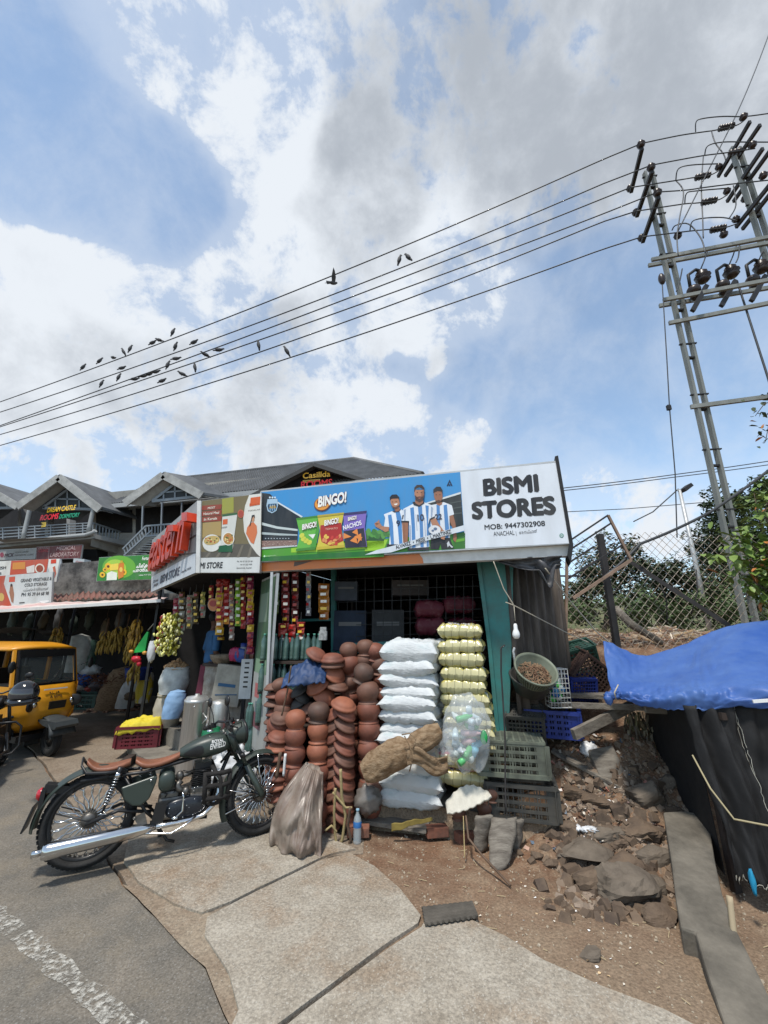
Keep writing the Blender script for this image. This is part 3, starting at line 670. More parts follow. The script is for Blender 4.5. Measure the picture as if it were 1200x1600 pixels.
for k in range(16):S2P.ell(mb,z4(600+rn.random()*140,540+rn.random()*45),1.3,1,rn.choice([(60,90,30),(190,80,40),(225,205,140)]),.0145,7)
for k in range(12):S2P.ell(mb,z4(805+rn.random()*80,500+rn.random()*90),1.3,1.2,rn.choice([(60,90,30),(190,80,40),(225,205,140)]),.0145,7)
S2P.ell(mb,z4(975,285),5,6.5,(196,96,60),.010);S2P.ell(mb,z4(975,285),3.9,5.2,(165,60,40),.0115)
q([(545,745),(1178,735),(1168,898),(545,898)],(206,208,206),.006);S2P.text(mb,'MI STORE',z4(548,858),z4(782,852),9.8,(22,22,26),.008,.035)
S2P.text(mb,'Ph: 94 47 30 29 08',z4(935,790),z4(1095,788),2.4,(40,40,44),.008);S2P.text(mb,'94 47 302 908',z4(970,824),z4(1090,820),2.4,(40,40,44),.008);S2P.text(mb,'Second mile, Anachal',z4(930,858),z4(1085,856),2.6,(40,40,44),.008)
mb.build('print',m_print,t,True)
mb=MB();slab(mb,S2P,[z4(520,148),z4(560,148),z4(545,900),z4(505,900)],-.02,.03);mb.build('corner_post',m_white,t,True)
t=sign_board('corner_store_sign','angled grey panelled sign carrying big red raised letters at the store corner',S3P,[z4(50,560),z4(520,150),z4(505,900),z4(40,1105)],.05,back=M('cladding_grey',(.33,.33,.32),.55,.2,n=3,amt=.25))
mb=MB();S3P.poly(mb,[z4(45,945),z4(505,690),z4(503,898),z4(42,1100)],(192,196,200),.01)
S3P.text(mb,'BISMI STORE',z4(130,1015),z4(330,925),12,(30,32,60),.014,.03);S3P.text(mb,'Chicken',z4(60,1010),z4(112,985),4,(60,50,60),.014,.02);S3P.text(mb,'FRESH',z4(66,1050),z4(110,1030),4,(60,50,60),.014,.02);S3P.text(mb,'Anachal, Idukki',z4(355,905),z4(455,855),3.4,(40,40,60),.014,.02)
for a,b in(((410,385),(520,318)),((410,565),(515,500)),((330,715),(505,690))):S3P.line(mb,[z4(*a),z4(*b)],.02,(50,50,50),.012)
mb.build('print',m_print,t,True)
m_red=M('red_letter_plastic',(.55,.045,.012),.35,n=5,amt=.35)
vs,fs=text_mesh('eastern',.012,.5,1.0)
x0=min(v.x for v in vs);x1=max(v.x for v in vs);y1=max(v.y for v in vs)
A_=S3P.px(*z4(62,890),.03);B_=S3P.px(*z4(425,660),.03);wv=B_-A_;hz=S3P.px(*z4(62,590),.03).z-A_.z
mb=MB();mb.add([A_+wv*((v.x-x0)/(x1-x0))+Vector((0,0,1))*(v.y/y1*hz*1.02)+S3P.n*(.0 if v.z<0 else.10)for v in vs],fs)
mb.build('raised_letters',m_red,t,True)
for(zx,zy0,zy1)in((240,405,470),(385,275,365)):
    mb=MB();slab(mb,S3P,[z4(zx-28,zy0),z4(zx+28,zy0-8),z4(zx+28,zy1-8),z4(zx-28,zy1)],.03,.19);mb.build('raised_mark',m_red,t,True)
# ------------------------------------------------------------ main sign
A0=P(406,878,5.11);B0=P(889,849,4.0);A0.z=B0.z=2.662
SP=Plane(A0,B0-A0)
def sh(u,w,z):return Vector((A0.x,A0.y,0))+SP.u*u-SP.n*w+Vector((0,0,z))
ART=[(409,769),(868,722.5),(889.5,849),(405.8,877.5)]
ms=thing('store_sign','wide store signboard with a blue football crisps advert and BISMI STORES on white','sign',SP.px(640,864))
mb=MB();slab(mb,SP,ART,-.10,0);mb.build('panel',m_alu,ms,True)
a1=zc(400,730,6);a2=zc(570,730,7.0588);a3=zc(720,710,6.667)
mb=MB();cur=[a1]
def q(pts,c,o):SP.poly(mb,[cur[0](*p)for p in pts],c,o)
def el(c,rx,ry,col,o,n=16,rot=0):SP.ell(mb,cur[0](*c),rx,ry,col,o,n,rot)
# sky and pitch
SP.poly(mb,[(409,769),(719,737.6),(727,857),(405.8,877.5)],(58,140,200),.003)
q([(40,770),(385,745),(640,700),(1200,680),(1200,840),(35,884)],(70,150,30),.0045);SP.poly(mb,[(570,843.5),(610,841),(727,833),(727,857),(570,866)],(62,140,34),.0045)
q([(330,760),(700,715),(1200,690),(1200,750),(700,790),(330,800)],(150,200,40),.006);q([(38,845),(400,822),(900,795),(1200,775),(1200,826),(36,883)],(22,104,36),.006);SP.poly(mb,[(570,845),(606,843),(600,858),(570,864)],(150,200,40),.006)
# left stand
q([(55,240),(130,250),(215,330),(420,470),(395,560),(385,742),(40,772)],(30,36,42),.0075)
q([(195,318),(440,462),(425,472),(190,330)],(205,214,220),.009);q([(48,515),(200,555),(390,580),(390,598),(200,578),(45,540)],(190,200,200),.009);q([(45,608),(220,620),(388,630),(388,642),(220,640),(44,630)],(170,182,184),.009)
q([(42,690),(385,684),(385,728),(42,755)],(136,108,98),.009);q([(42,752),(386,730),(386,742),(40,770)],(196,204,206),.010)
for k in range(90):el((48+rn.random()*330,694+rn.random()*42),.5,.5,rn.choice([(190,160,150),(90,60,60),(210,190,180)]),.011,5)
for k in range(9):el((90+k*27,668),1.2,.8,(170,180,190),.010,6)
# crest
q([(108,300),(200,296),(206,360),(190,410),(150,432),(110,412),(98,360)],(165,192,212),.0115);q([(116,345),(192,340),(196,365),(182,402),(150,420),(118,402),(108,365)],(40,60,84),.013)
for k in range(3):q([(128+k*20,350),(138+k*20,349),(138+k*20,408),(128+k*20,408)],(120,165,200),.0142)
SP.text(mb,'AFA',a1(124,390),a1(186,386),5,(196,160,70),.0155,.03)
for k in range(3):el((130+k*24,284),1.6,1.6,(200,215,225),.0115,8)
# tree line
for k in range(15):SP.ell(mb,(570+k*2.9,834+3*math.sin(k*2.1)),4,5+2*math.sin(k*1.3),((60,120,50)if k%2 else(84,150,66)),.0078+.0002*(k%3),9)
q([(1015,650),(1200,640),(1200,690),(1030,690)],(40,84,40),.0075)
# BINGO logo
el((622,345),13.3,11,(96,30,30),.0105,24,20);el((620,342),11.8,9.8,(226,150,50),.012,24,20);el((632,318),10.5,7,(110,34,30),.0132,20,20)
for bold,col,off in((.10,(92,28,34),.0145),(.045,(240,240,236),.016)):
    x=0
    SP.text(mb,'BINGO!',a1(580-x,378),a1(845,330),17,col,off,bold,shear=.1)
# crisp packets
def packet(o2,body,lower,textc,z):
    q(o2,body,z);q(lower[0],lower[1],z+.0012)
packet([(378,480),(578,455),(590,600),(556,770),(375,790),(412,640)],(96,176,64),([(560,600),(575,470),(585,600),(552,766),(500,770)],(70,150,50)),None,.017)
q([(380,478),(578,452),(578,470),(384,494)],(60,130,40),.0192);q([(376,765),(558,745),(556,772),(374,790)],(60,130,40),.0192)
for x,y in((430,640),(445,672),(470,690),(500,705)):el((x,y),4.5,3.5,(206,210,70),.0192,10,40)
q([(490,632),(558,626),(535,672)],(226,232,224),.0205)
packet([(576,452),(824,425),(800,560),(830,752),(566,775),(600,600)],(206,190,66),([(604,545),(800,520),(806,620),(820,690),(700,740),(615,700),(600,620)],(168,38,34)),None,.0215)
for k in range(16):el((618+rn.random()*180,640+rn.random()*85),3.4,2.2,rn.choice([(226,190,84),(214,140,84),(196,60,50)]),.0240,9,rn.random()*90)
q([(566,748),(828,728),(830,752),(564,776)],(190,172,50),.0255);q([(576,450),(824,423),(824,440),(580,468)],(180,160,44),.0255)
packet([(818,432),(1038,408),(1020,560),(1040,745),(836,755),(826,600)],(122,100,184),([(822,600),(1010,570),(1036,742),(838,754)],(34,30,50)),None,.0215)
q([(820,430),(1040,407),(1036,430),(822,452)],(46,36,96),.0240)
for tri in([(900,610),(948,575),(960,640)],[(880,690),(940,640),(950,715)],[(920,650),(985,620),(990,690)],[(820,615),(895,652),(820,672)],[(950,720),(1000,655),(960,660)]):q(tri,(222,134,60),.0250+.0006*rn.random())
for(a,b,h,f)in(((432,590),(566,560),9,1),((640,552),(772,525),9,1),((862,505),(942,488),6,1)):
    for bold,col,off in((.11,(120,34,40),.027),(.04,(242,242,238),.0285)):SP.text(mb,'BINGO!',a1(*a),a1(*b),h,col,off,bold,shear=.1)
SP.text(mb,'NACHOS',a1(820,592),a1(992,540),7.5,(236,236,240),.027,.03);SP.text(mb,'TOMATO',a1(650,590),a1(765,580),3,(230,190,170),.027)
SP.text(mb,'bingosnacks',a1(95,838),a1(188,830),1.8,(190,215,180),.011);el((80,834),1.6,1.6,(190,230,190),.011,8)
# right-hand stand
cur[0]=a2
q([(690,395),(860,352),(1060,292),(1088,640),(980,668),(700,470)],(36,44,46),.006);q([(676,392),(1058,272),(1060,294),(690,404)],(210,216,218),.0075)
for k in range(3):q([(900,400+k*60),(1070,365+k*66),(1072,378+k*66),(900,412+k*60)],(70,78,78),.0075)
q([(960,740),(1097,712),(1106,890),(985,900)],(52,110,40),.006);q([(1000,800),(1100,780),(1102,810),(1000,830)],(96,160,50),.0075)
SK=(176,122,92);SKD=(150,100,74);WH=(222,228,236);BL=(74,132,192);BK=(26,26,34)
def shirt(outline,stripes,z):
    q(outline,WH,z)
    for s_ in stripes:q(s_,BL,z+.0015)
# right player
z=.010
q([(925,520),(975,525),(1000,620),(1015,780),(1000,830),(975,800),(980,700),(940,600)],SKD,z)
q([(730,780),(935,780),(985,895),(845,905),(835,840),(815,905),(720,905)],BK,z)
shirt([(720,420),(800,405),(870,385),(960,420),(985,520),(932,538),(940,780),(735,780),(725,600)],[[(790,415),(826,425),(835,780),(800,780)],[(868,420),(905,412),(930,680),(920,780),(892,780)]],z+.001)
q([(790,390),(855,385),(850,410),(822,425),(795,412)],SKD,z+.003)
q([(762,270),(852,260),(858,330),(840,380),(812,395),(785,380),(764,330)],SKD,z+.004);q([(755,290),(756,245),(790,215),(835,215),(858,255),(856,290),(845,268),(800,262),(768,278)],BK,z+.0055);q([(782,372),(812,362),(842,368),(828,392),(800,394)],(84,58,46),z+.0055)
SP.text(mb,'22',a2(775,582),a2(852,574),9,(30,40,70),z+.005,.03)
# left player
z=.012
q([(215,650),(270,655),(262,705),(225,715),(185,690),(120,655),(105,620),(150,590),(190,650)],SK,z);q([(110,615),(128,640),(140,600),(158,575),(162,620),(185,650),(150,670)],SK,z+.001)
q([(245,845),(420,840),(420,880),(240,885)],BK,z)
shirt([(210,520),(300,485),(400,465),(470,500),(480,600),(430,620),(425,850),(268,852),(285,660),(212,655),(225,560)],[[(255,530),(292,520),(310,620),(322,850),(290,850)],[(340,500),(385,490),(405,560),(415,845),(380,848),(362,640)]],z+.001)
q([(300,485),(400,462),(375,495),(330,500)],(40,50,70),z+.0035);q([(320,440),(385,440),(385,480),(340,490)],SKD,z+.004)
q([(282,345),(372,330),(385,400),(370,445),(335,460),(305,440),(284,390)],SK,z+.005);q([(278,370),(275,330),(300,303),(350,300),(380,330),(382,375),(370,345),(320,345),(292,350)],BK,z+.0065);q([(320,405),(362,398),(356,415),(332,420)],(232,226,220),z+.0065)
q([(300,428),(335,440),(376,420),(366,448),(336,461),(306,446)],(110,74,58),z+.0068)
SP.text(mb,'9',a2(352,655),a2(392,648),9.5,(30,40,70),z+.004,.03)
# centre player
z=.017
q([(410,610),(478,605),(480,700),(470,860),(425,870),(415,700)],SKD,z);q([(720,580),(780,560),(820,630),(870,700),(860,740),(820,720),(750,650)],SK,z)
q([(480,880),(690,870),(720,915),(470,920)],BK,z)
shirt([(425,460),(530,405),(650,385),(740,420),(775,540),(712,580),(700,640),(712,880),(492,895),(488,600),(405,600)],[[(500,450),(540,440),(552,620),(560,885),(522,890),(515,640)],[(585,430),(630,428),(640,600),(650,880),(615,882),(605,640)],[(668,420),(705,425),(700,560),(706,875),(682,878),(684,600)]],z+.001)
q([(402,590),(488,592),(488,606),(402,606)],BK,z+.0035);q([(712,570),(772,540),(776,552),(716,584)],BK,z+.0035);q([(525,385),(548,380),(600,420),(650,378),(660,396),(602,438),(540,418)],BK,z+.0035)
q([(552,360),(645,360),(640,395),(600,420),(558,398)],SKD,z+.0045)
q([(548,250),(650,250),(655,310),(636,365),(600,384),(566,362),(548,310)],SK,z+.0055);q([(545,280),(546,225),(575,195),(630,195),(658,230),(658,285),(646,245),(600,222),(562,240)],(54,38,30),z+.007);q([(550,305),(575,328),(602,322),(634,326),(652,305),(640,365),(602,386),(562,365)],(74,46,36),z+.007);q([(582,338),(622,336),(604,348)],(170,96,84),z+.0083)
for x in(580,622):el((x,276),1.0,.5,(30,22,20),z+.0083,8)
for x,yy in((305,382),(345,378)):el((x,yy),.9,.5,(30,22,20),.0195,8)
for x in(788,828):el((x,302),.9,.5,(30,22,20),.0170,8)
SHD=(140,94,70)
q([(628,262),(652,262),(652,330),(634,360),(618,330)],SHD,z+.0062)
for s_ in([(492,640),(505,640),(512,885),(494,890)],[(560,520),(566,520),(580,700),(574,700)],[(655,560),(662,560),(672,760),(664,760)],[(430,470),(452,462),(446,590),(436,590)],[(730,430),(752,450),(742,548),(728,552)]):q(s_,(150,168,194),z+.0030)
q([(425,620),(438,618),(446,860),(432,868)],SHD,z+.001)
SP.text(mb,'10',a2(582,600),a2(655,592),11,(30,40,70),z+.004,.03)
q([(415,530),(430,525),(420,570),(410,575)],BK,z+.0045)
# ball, band and names
el((770,690),9.5,7,(220,222,226),.027,18);el((778,680),3,2.4,(90,110,140),.0282,8);el((750,700),2.2,1.8,(90,110,140),.0282,8);q([(850,690),(880,700),(880,800),(840,790)],SK,.0265)
q([(0,966),(130,915),(430,835),(760,735),(1090,640),(1096,700),(700,805),(290,940)],(208,216,224),.0295)
SP.text(mb,'ALVAREZ  •  MESSI  •  L.MARTINEZ',a2(345,906),a2(958,728),6.4,(34,38,48),.031,.03)
q([(905,840),(925,812),(940,850),(975,880),(960,890),(930,862),(915,885)],(200,205,210),.013)
q([(902,208),(935,135),(968,205),(952,205),(935,165),(918,207)],(18,40,74),.006);q([(926,190),(944,188),(944,206),(926,208)],(18,40,74),.006)
# white name panel
SP.poly(mb,[(719,737.6),(868,723),(889,848.8),(727,857)],(214,220,228),.0045)
cur[0]=a3
for st,a,b,h,bo in(('BISMI',(236,440),(820,392),28.0,.055),('STORES',(118,684),(998,628),28.5,.06),('MOB: 9447302908',(248,786),(880,744),8,.02),('ANACHAL',(342,852),(560,838),7,-.005)):
    SP.text(mb,st,a3(*a),a3(*b),h,(26,26,30),.007,bo)
SP.text(mb,'/',a3(580,850),a3(592,846),7.5,(60,60,64),.007);SP.text(mb,'ആനച്ചാൽ',a3(610,840),a3(800,822),7,(50,50,54),.007)
el((1050,845),3.4,3.4,(60,130,110),.007,14);el((1050,845),2.5,2.5,(170,190,190),.0085,14);SP.text(mb,'ITC',a3(1036,850),a3(1064,848),1.6,(60,130,110),.0095)
mb.build('print',m_print,ms,True)
# board edge trim and leaning angle iron
mb=MB()
for a,b in zip(ART,ART[1:]+ART[:1]):mb.bar(SP.px(*a,-.02),SP.px(*b,-.02),.02,.045,up=tuple(SP.n))
mb.build('edge_trim',m_alu,ms,True)
mb=MB();slab(mb,SP,[(867,713),(872,711.5),(896,852),(892,880),(887,868),(889.8,850)],-.25,.012);mb.build('end_frame',m_frame,ms,True)
# lower fascia
fa=thing('fascia_board','narrow orange and white fascia strip under the wide signboard','fascia',SP.px(640,880,-.05))
mb=MB();slab(mb,SP,[(405.5,879),(889,851),(886,868.5),(404.5,893.5)],-.16,-.05);mb.build('board',m_white,fa,True)
mb=MB();SP.poly(mb,[(405.6,880),(655,865.5),(660,872),(662,880.3),(404.8,893)],(206,118,56),-.046);SP.poly(mb,[(460,877.5),(490,876),(462,884.5),(459,885)],(84,60,44),-.044)
SP.text(mb,'With every pack of chips you buy, we score a chance to play',a1(750,872),a1(1195,844),1.5,(224,180,140),-.044);SP.text(mb,'Creative visualisation',a1(755,894),a1(1075,874),1.5,(224,180,140),-.044)
mb.build('print',m_print,fa,True)
# ------------------------------------------------------------ main shop building
m_teal=M('teal_paint',(.035,.20,.19),.5,n=4,col2=(.05,.13,.12),bump=.15,bscale=12)
m_conc2=M('old_concrete',(.20,.18,.15),.9,n=4,amt=.4,bump=.6,bscale=30)
m_brick=M('crumbling_brick',(.26,.10,.06),.95,n=9,col2=(.14,.07,.05),bump=.8,bscale=25)
m_corr=M('old_asbestos_sheet',(.115,.095,.08),.9,n=2.2,col2=(.04,.033,.028),bump=.4,bscale=20,stretch=(4,4,.7))
m_shelf=M('dark_shelf_wood',(.05,.035,.028),.8,n=8,amt=.4)
shop=thing('shop_building','small dark shop with teal frame and open front behind the stacked goods','shop',sh(1.6,1.2,0),math.atan2(SP.u.y,SP.u.x))
def bx(mb,u0,u1,w0,w1,z0,z1):
    vs=[sh(u,w,z)for z in(z0,z1)for(u,w)in((u0,w0),(u1,w0),(u1,w1),(u0,w1))]
    mb.add(vs,[(3,2,1,0),(4,5,6,7),(0,1,5,4),(1,2,6,5),(2,3,7,6),(3,0,4,7)]);return mb
def part(name,mat,par,*boxes):
    mb=MB()
    for b in boxes:bx(mb,*b)
    return mb.build(name,mat,par,True)
part('roof',M('dark_roof_sheet',(.06,.055,.05),.8,n=3,amt=.3),shop,(.05,3.42,.12,3.0,2.67,2.75))
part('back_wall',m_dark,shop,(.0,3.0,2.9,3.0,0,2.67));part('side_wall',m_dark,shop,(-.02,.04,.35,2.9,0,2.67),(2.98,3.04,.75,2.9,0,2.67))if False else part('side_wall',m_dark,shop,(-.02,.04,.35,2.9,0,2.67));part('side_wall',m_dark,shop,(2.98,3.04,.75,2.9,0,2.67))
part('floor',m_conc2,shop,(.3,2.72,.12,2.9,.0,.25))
SW=Plane(sh(0,.45,1),SP.u);SW2=Plane(sh(0,.75,1),SP.u);SW3=Plane(sh(0,1.3,1),SP.u)
mb=MB();slab(mb,SW,[(749,872),(802,872),(800,990),(796,1112),(789,1150),(780,1150),(767,1010)],-.04,0)
mb.build('door_frame',m_teal,shop,True)
mb=MB();slab(mb,SW,[(744,872),(750,872),(768,1010),(781,1150),(775,1150),(762,1010)],.0,.03);mb.build('door_edge',m_teal,shop,True)
mb=MB();slab(mb,SW2,[(520,1006),(752,996),(752,1012),(520,1022)],-.05,0);slab(mb,SW2,[(517,885),(523,885),(523,1022),(517,1022)],-.05,.01);slab(mb,SW2,[(430,968),(518,966),(518,970),(430,972)],-.05,0);mb.build('window_frame',m_teal,shop,True)
mb=MB()
for k in range(16):x=528+k*14;slab(mb,SW2,[(x,900),(x+.9,900),(x+1.2,1004),(x+.3,1004)],-.045,-.04)
for k in range(6):y=905+k*18;slab(mb,SW2,[(524,y),(752,y-8),(752,y-7.2),(524,y+.8)],-.04,-.035)
mb.build('window_mesh',m_frame,shop,True)
part('shelf',m_shelf,shop,(.1,.95,1.5,2.2,1.35,1.38),(.1,.95,1.5,2.2,1.85,1.88),(1.0,2.7,1.6,2.6,1.45,1.48),(1.0,2.7,1.6,2.6,2.0,2.03))
# corrugated side sheet
CA=P(799,1000,4.62);CB=P(888,1000,4.95);cd_=CB-CA;cd_.z=0
mb=MB();kk=90
def corr(u,v):
    nrm=Vector((cd_.y,-cd_.x,0)).normalized();return Vector((CA.x,CA.y,.75))+cd_*u+nrm*(.028*math.sin(u*6.283*7))+Vector((0,0,1.95*v))
mb.grid(kk,2,corr);o=mb.build('side_sheet',m_corr,shop,True);mo=o.modifiers.new('thickness','SOLIDIFY');mo.thickness=.008
mb=MB();a=CB+Vector((0,.02,0));bk2=a+Vector((.5,1.6,0));mb.add([Vector((a.x,a.y,.7)),Vector((bk2.x,bk2.y,.7)),Vector((bk2.x,bk2.y,2.7)),Vector((a.x,a.y,2.7))],[(0,1,2,3)]);o=mb.build('side_sheet',m_corr,shop,True);mo=o.modifiers.new('thickness','SOLIDIFY');mo.thickness=.02
# grey post at the left of the opening, diagonal bracket of the hanging canopy
mb=MB();mb.bar(P(425,894,4.93),P(413,1188,4.93),.022,.03);tag(mb.build('metal_post',m_alu),'thin grey metal post beside the edge of the green poster panel','post')
m_tarp_s=M('silver_tarp',(.10,.10,.11),.45,n=6,col2=(.03,.03,.03),bump=.5,bscale=12)
mb=MB()
def ft(u,v):
    a=P(775,874,4.35).lerp(P(878,868,4.05),u);s_=math.sin(u*3.14)*.06+(.19 if abs(u-.78)<.12 else 0)*math.cos((u-.78)/.12*1.57)
    return a+Vector((0,.25*v*(1-v)+.1*noise.noise(Vector((u*5,v*4,2))),-(.02+s_+.1*u)*v))
mb.grid(34,10,ft);o=mb.build('torn_tarp',m_tarp_s);o.modifiers.new('thickness','SOLIDIFY').thickness=.006;tag(o,'crumpled dark silver tarp hanging under the right end of the fascia','tarp')
# poster panel (the open shutter)
pn,pf=P(411,1188,4.95),P(388,1152,5.62);PPn=Vector((pn.x,pn.y,.5));PPf=Vector((pf.x,pf.y,.5));PX=Plane(PPn,PPn-PPf)
pp_=thing('poster_panel','tall open shutter panel, green above and white below, seen edge-on','panel',(PPn+PPf)/2)
vs=[PPf,PPn,PPn+Vector((0,0,2.0)),PPf+Vector((0,0,2.0))]
mb=MB();mb.add([v+PX.n*.0 for v in vs]+[v-PX.n*.03 for v in vs],[(0,1,2,3),(7,6,5,4),(0,4,5,1),(1,5,6,2),(2,6,7,3),(3,7,4,0)]);mb.build('panel',m_alu,pp_,True)
def pq(u0,v0,u1,v1,c,o=.003):
    mb.col=srgb(*c);A_=PPf;d=PPn-PPf;mb.poly([A_+d*u+Vector((0,0,2*v))+PX.n*o for u,v in((u0,v0),(u1,v0),(u1,v1),(u0,v1))])
mb=MB();pq(.03,.42,.97,.985,(44,84,54));pq(.03,.012,.97,.42,(158,160,156));pq(.1,.72,.6,.9,(110,132,112),.005);pq(.2,.28,.5,.36,(170,90,90),.005);pq(.15,.12,.7,.2,(120,70,80),.005);pq(.3,.2,.8,.26,(90,100,110),.005);pq(.1,.42,.8,.5,(120,150,120),.005)
mb.build('print',m_print2,pp_,True)
# ------------------------------------------------------------ sacks, bales
def pillow(w,d,h,seed=0,wr=.02,nu=30,nv=20,ear=.05,groove=0,sag=0):
    mb=MB()
    def surf(sgn):
        def f(u,v):
            x=u*2-1;y=v*2-1
            e=max(0,(1-abs(x)**7))**.5*max(0,(1-abs(y)**6))**.5
            px_=x*w/2*(1-.07*(1-abs(y))*(abs(x)>.9));py_=y*d/2*(1-.08*(1-abs(x))*(abs(y)>.9))
            c=abs(x)**6*abs(y)**6;px_*=1+ear*c;py_*=1+ear*c
            q=Vector((x*2.2+seed*3.1,y*2.2+seed,sgn*2+seed*.7))
            z=sgn*e*h/2*(1+.25*noise.noise(q))+wr*e*(noise.noise(q*2.6)+.9*abs(noise.noise(Vector((x*3+seed,y*9,seed))))+.5*noise.noise(q*6))+c*.02*noise.noise(q*5)
            if groove:z+=-sgn*abs(math.sin(x*math.pi*groove/2))**.0*0-sgn*.08*h*e*(max(0,math.cos(x*math.pi*groove))**8)
            if abs(x)>.93 or abs(y)>.93:z+=.012*noise.noise(Vector((x*9,y*9,seed)))
            return Vector((px_,py_,z+h/2))
        return f
    mb.grid(nu,nv,surf(1));top=len(mb.v);mb.grid(nu,nv,lambda u,v:surf(-1)(1-u,v));return mb
m_sack=M('white_woven_sack',(.53,.55,.555),.6,n=4,col2=(.36,.45,.46),bump=.6,bscale=22,lo=.5,hi=.72,stretch=(1,1,3))
def sack_print(mb,w,d,h,sd):
    return mb
sack_meshes=[]
UDIR=math.atan2(SP.u.y,SP.u.x)
ordn=['topmost','second','third','fourth','fifth','sixth','seventh','eighth','ninth','tenth','eleventh','twelfth','thirteenth','fourteenth','fifteenth','sixteenth']
ys=[1017,1041,1062,1080,1097,1117,1138,1157]
D0=4.5;base=None
rn=random.Random(11)
for i,y in enumerate(ys):
    c=P(646+rn.uniform(-3,3),y+9,D0-.04+rn.uniform(-.02,.02));hgt=.165 if i else.24
    o=pillow(.57+rn.uniform(-.02,.02),.42,hgt,i+1,.022,ear=.12).build('rice_sack',m_sack)
    o.location=c+Vector((0,.17,-hgt*.45));o.rotation_euler=(rn.uniform(-.03,.03),rn.uniform(-.05,.05),UDIR+rn.uniform(-.06,.06))
    tag(o,f'plump white rice sack, {ordn[i]} from the top of the tall white pile' if i else 'bulging white sack with faint green print on top of the tall white pile','sack','white sacks piled on the right')
    if i%2==0:
        o2=pillow(.5,.4,hgt,i+40,.02).build('rice_sack',m_sack);c2=P(664,y+4,D0+.36);o2.location=c2+Vector((0.02,.1,-hgt*.5));o2.rotation_euler=(0,0,UDIR+.04)
        tag(o2,f'white sack behind the tall white pile, level with its {ordn[i]} sack','sack','white sacks piled on the right')
for i,y in enumerate((1226,1252)):
    c=P(650+i*-3,y+12,D0-.04);o=pillow(.60,.42,.17,21+i,.02,ear=.1).build('rice_sack',m_sack);o.location=c+Vector((0,.17,-.04));o.rotation_euler=(0,0,UDIR+.05*i)
    tag(o,('white sack directly under the brown jute bag','lowest white sack, on the planks under the brown jute bag')[i],'sack','white sacks piled on the right')
# faint green print on the top sacks
mb=MB()
for i,y in enumerate((1180,1199)):
    o=pillow(.58,.42,.17,31+i,.02).build('rice_sack',m_sack);o.location=P(648,y+10,D0+.0)+Vector((0,.17,-.06));o.rotation_euler=(0,0,UDIR);tag(o,('white sack hidden behind the upper end of the jute bag','white sack hidden behind the middle of the jute bag')[i],'sack','white sacks piled on the right')
# yellow bales
m_bale=M('clear_wrap_bale',(.5,.45,.2),.3)
def bale_mesh(w,d,h,seed,c1,c2,c3):
    mb=pillow(w,d,h,seed,.012,nu=60,nv=18,ear=.02,groove=3);r_=random.Random(seed)
    nu,nv=60,18;cols=[]
    for s_ in range(2):
        for j in range(nv):
            for i in range(nu):
                n_=noise.noise(Vector((i*.35+seed*5,j*.5,s_*3)))
                band=abs(j-(4 if s_==0 else nv-5)+(i%10)*.25-1.2)<1.6
                if j<1 or j>nv-2:c=c3
                elif band:c=c2 if n_<.12 else(95,92,120)
                else:c=c1 if n_<.25 else tuple(int(x*.7+62)for x in c1)
                if i%10==0:c=tuple(int(x*.8)for x in c)
                cols.append(srgb(*c))
    mb.fc=cols;return mb
m_wrapprint=Mprint('wrapped_packets',.22,.1)
yb=[(724,988),(727,1012),(727,1034),(731,1057),(730,1078),(734,1097),(738,1116),(740,1134),(742,1152),(744,1171),(728,1196),(730,1222)]
for i,(x,y)in enumerate(yb):
    pk=i==10
    o=bale_mesh(.50 if i>4 else.47,.34,.155,i+3,(186,176,104)if not pk else(196,130,138),(204,202,194),(188,182,138)).build('packet_bale',m_wrapprint)
    p=P(x,y+9,4.52-(.05 if i>9 else 0));o.location=p+Vector((0,.14,-.02));o.rotation_euler=(0,rn.uniform(-.02,.02),UDIR+rn.uniform(-.05,.05))
    tag(o,'pink and white wrapped bale near the foot of the yellow stack' if pk else('topmost bale of yellow packets, level with the top of the white sacks' if i==0 else f'clear-wrapped bale of yellow packets, {ordn[i]} from the top of its stack'),'bale','bales of yellow packets by the teal frame')
# ------------------------------------------------------------ clay pots and dishes
def clay(nm,c,c2):return M(nm,c,.62,n=5,col2=c2,bump=.12,bscale=18,lo=.4,hi=.7)
clays=[clay('terracotta',(.21,.072,.044),(.12,.048,.034)),clay('bright_terracotta',(.31,.11,.06),(.20,.07,.042)),clay('brown_clay',(.16,.075,.05),(.10,.05,.035)),clay('smoked_clay',(.075,.048,.038),(.13,.065,.045)),clay('black_clay',(.028,.028,.028),(.055,.05,.045))]
POT=[(.0,.195),(.03,.194),(.06,.186),(.088,.168),(.106,.14),(.113,.112),(.111,.085),(.10,.058),(.086,.038),(.079,.027),(.083,.02),(.096,.012),(.101,.004),(.099,0),(.09,.0),(.075,.02),(.08,.05),(.09,.09)]
DISH=[(.0,.068),(.03,.067),(.062,.061),(.085,.050),(.097,.036),(.102,.026),(.112,.022),(.117,.014),(.117,.004),(.112,0),(.1,.002),(.094,.02),(.07,.045),(0,.055)]
pot_me,dish_me=[],[]
def mk_mesh(prof,m,nm):
    mb=MB();mb.lathe(prof,26);o=mb.build(nm,m);me=o.data;bpy.data.objects.remove(o);return me
for m_ in clays:pot_me.append(mk_mesh(POT,m_,'clay_pot'));dish_me.append(mk_mesh(DISH,m_,'clay_dish'))
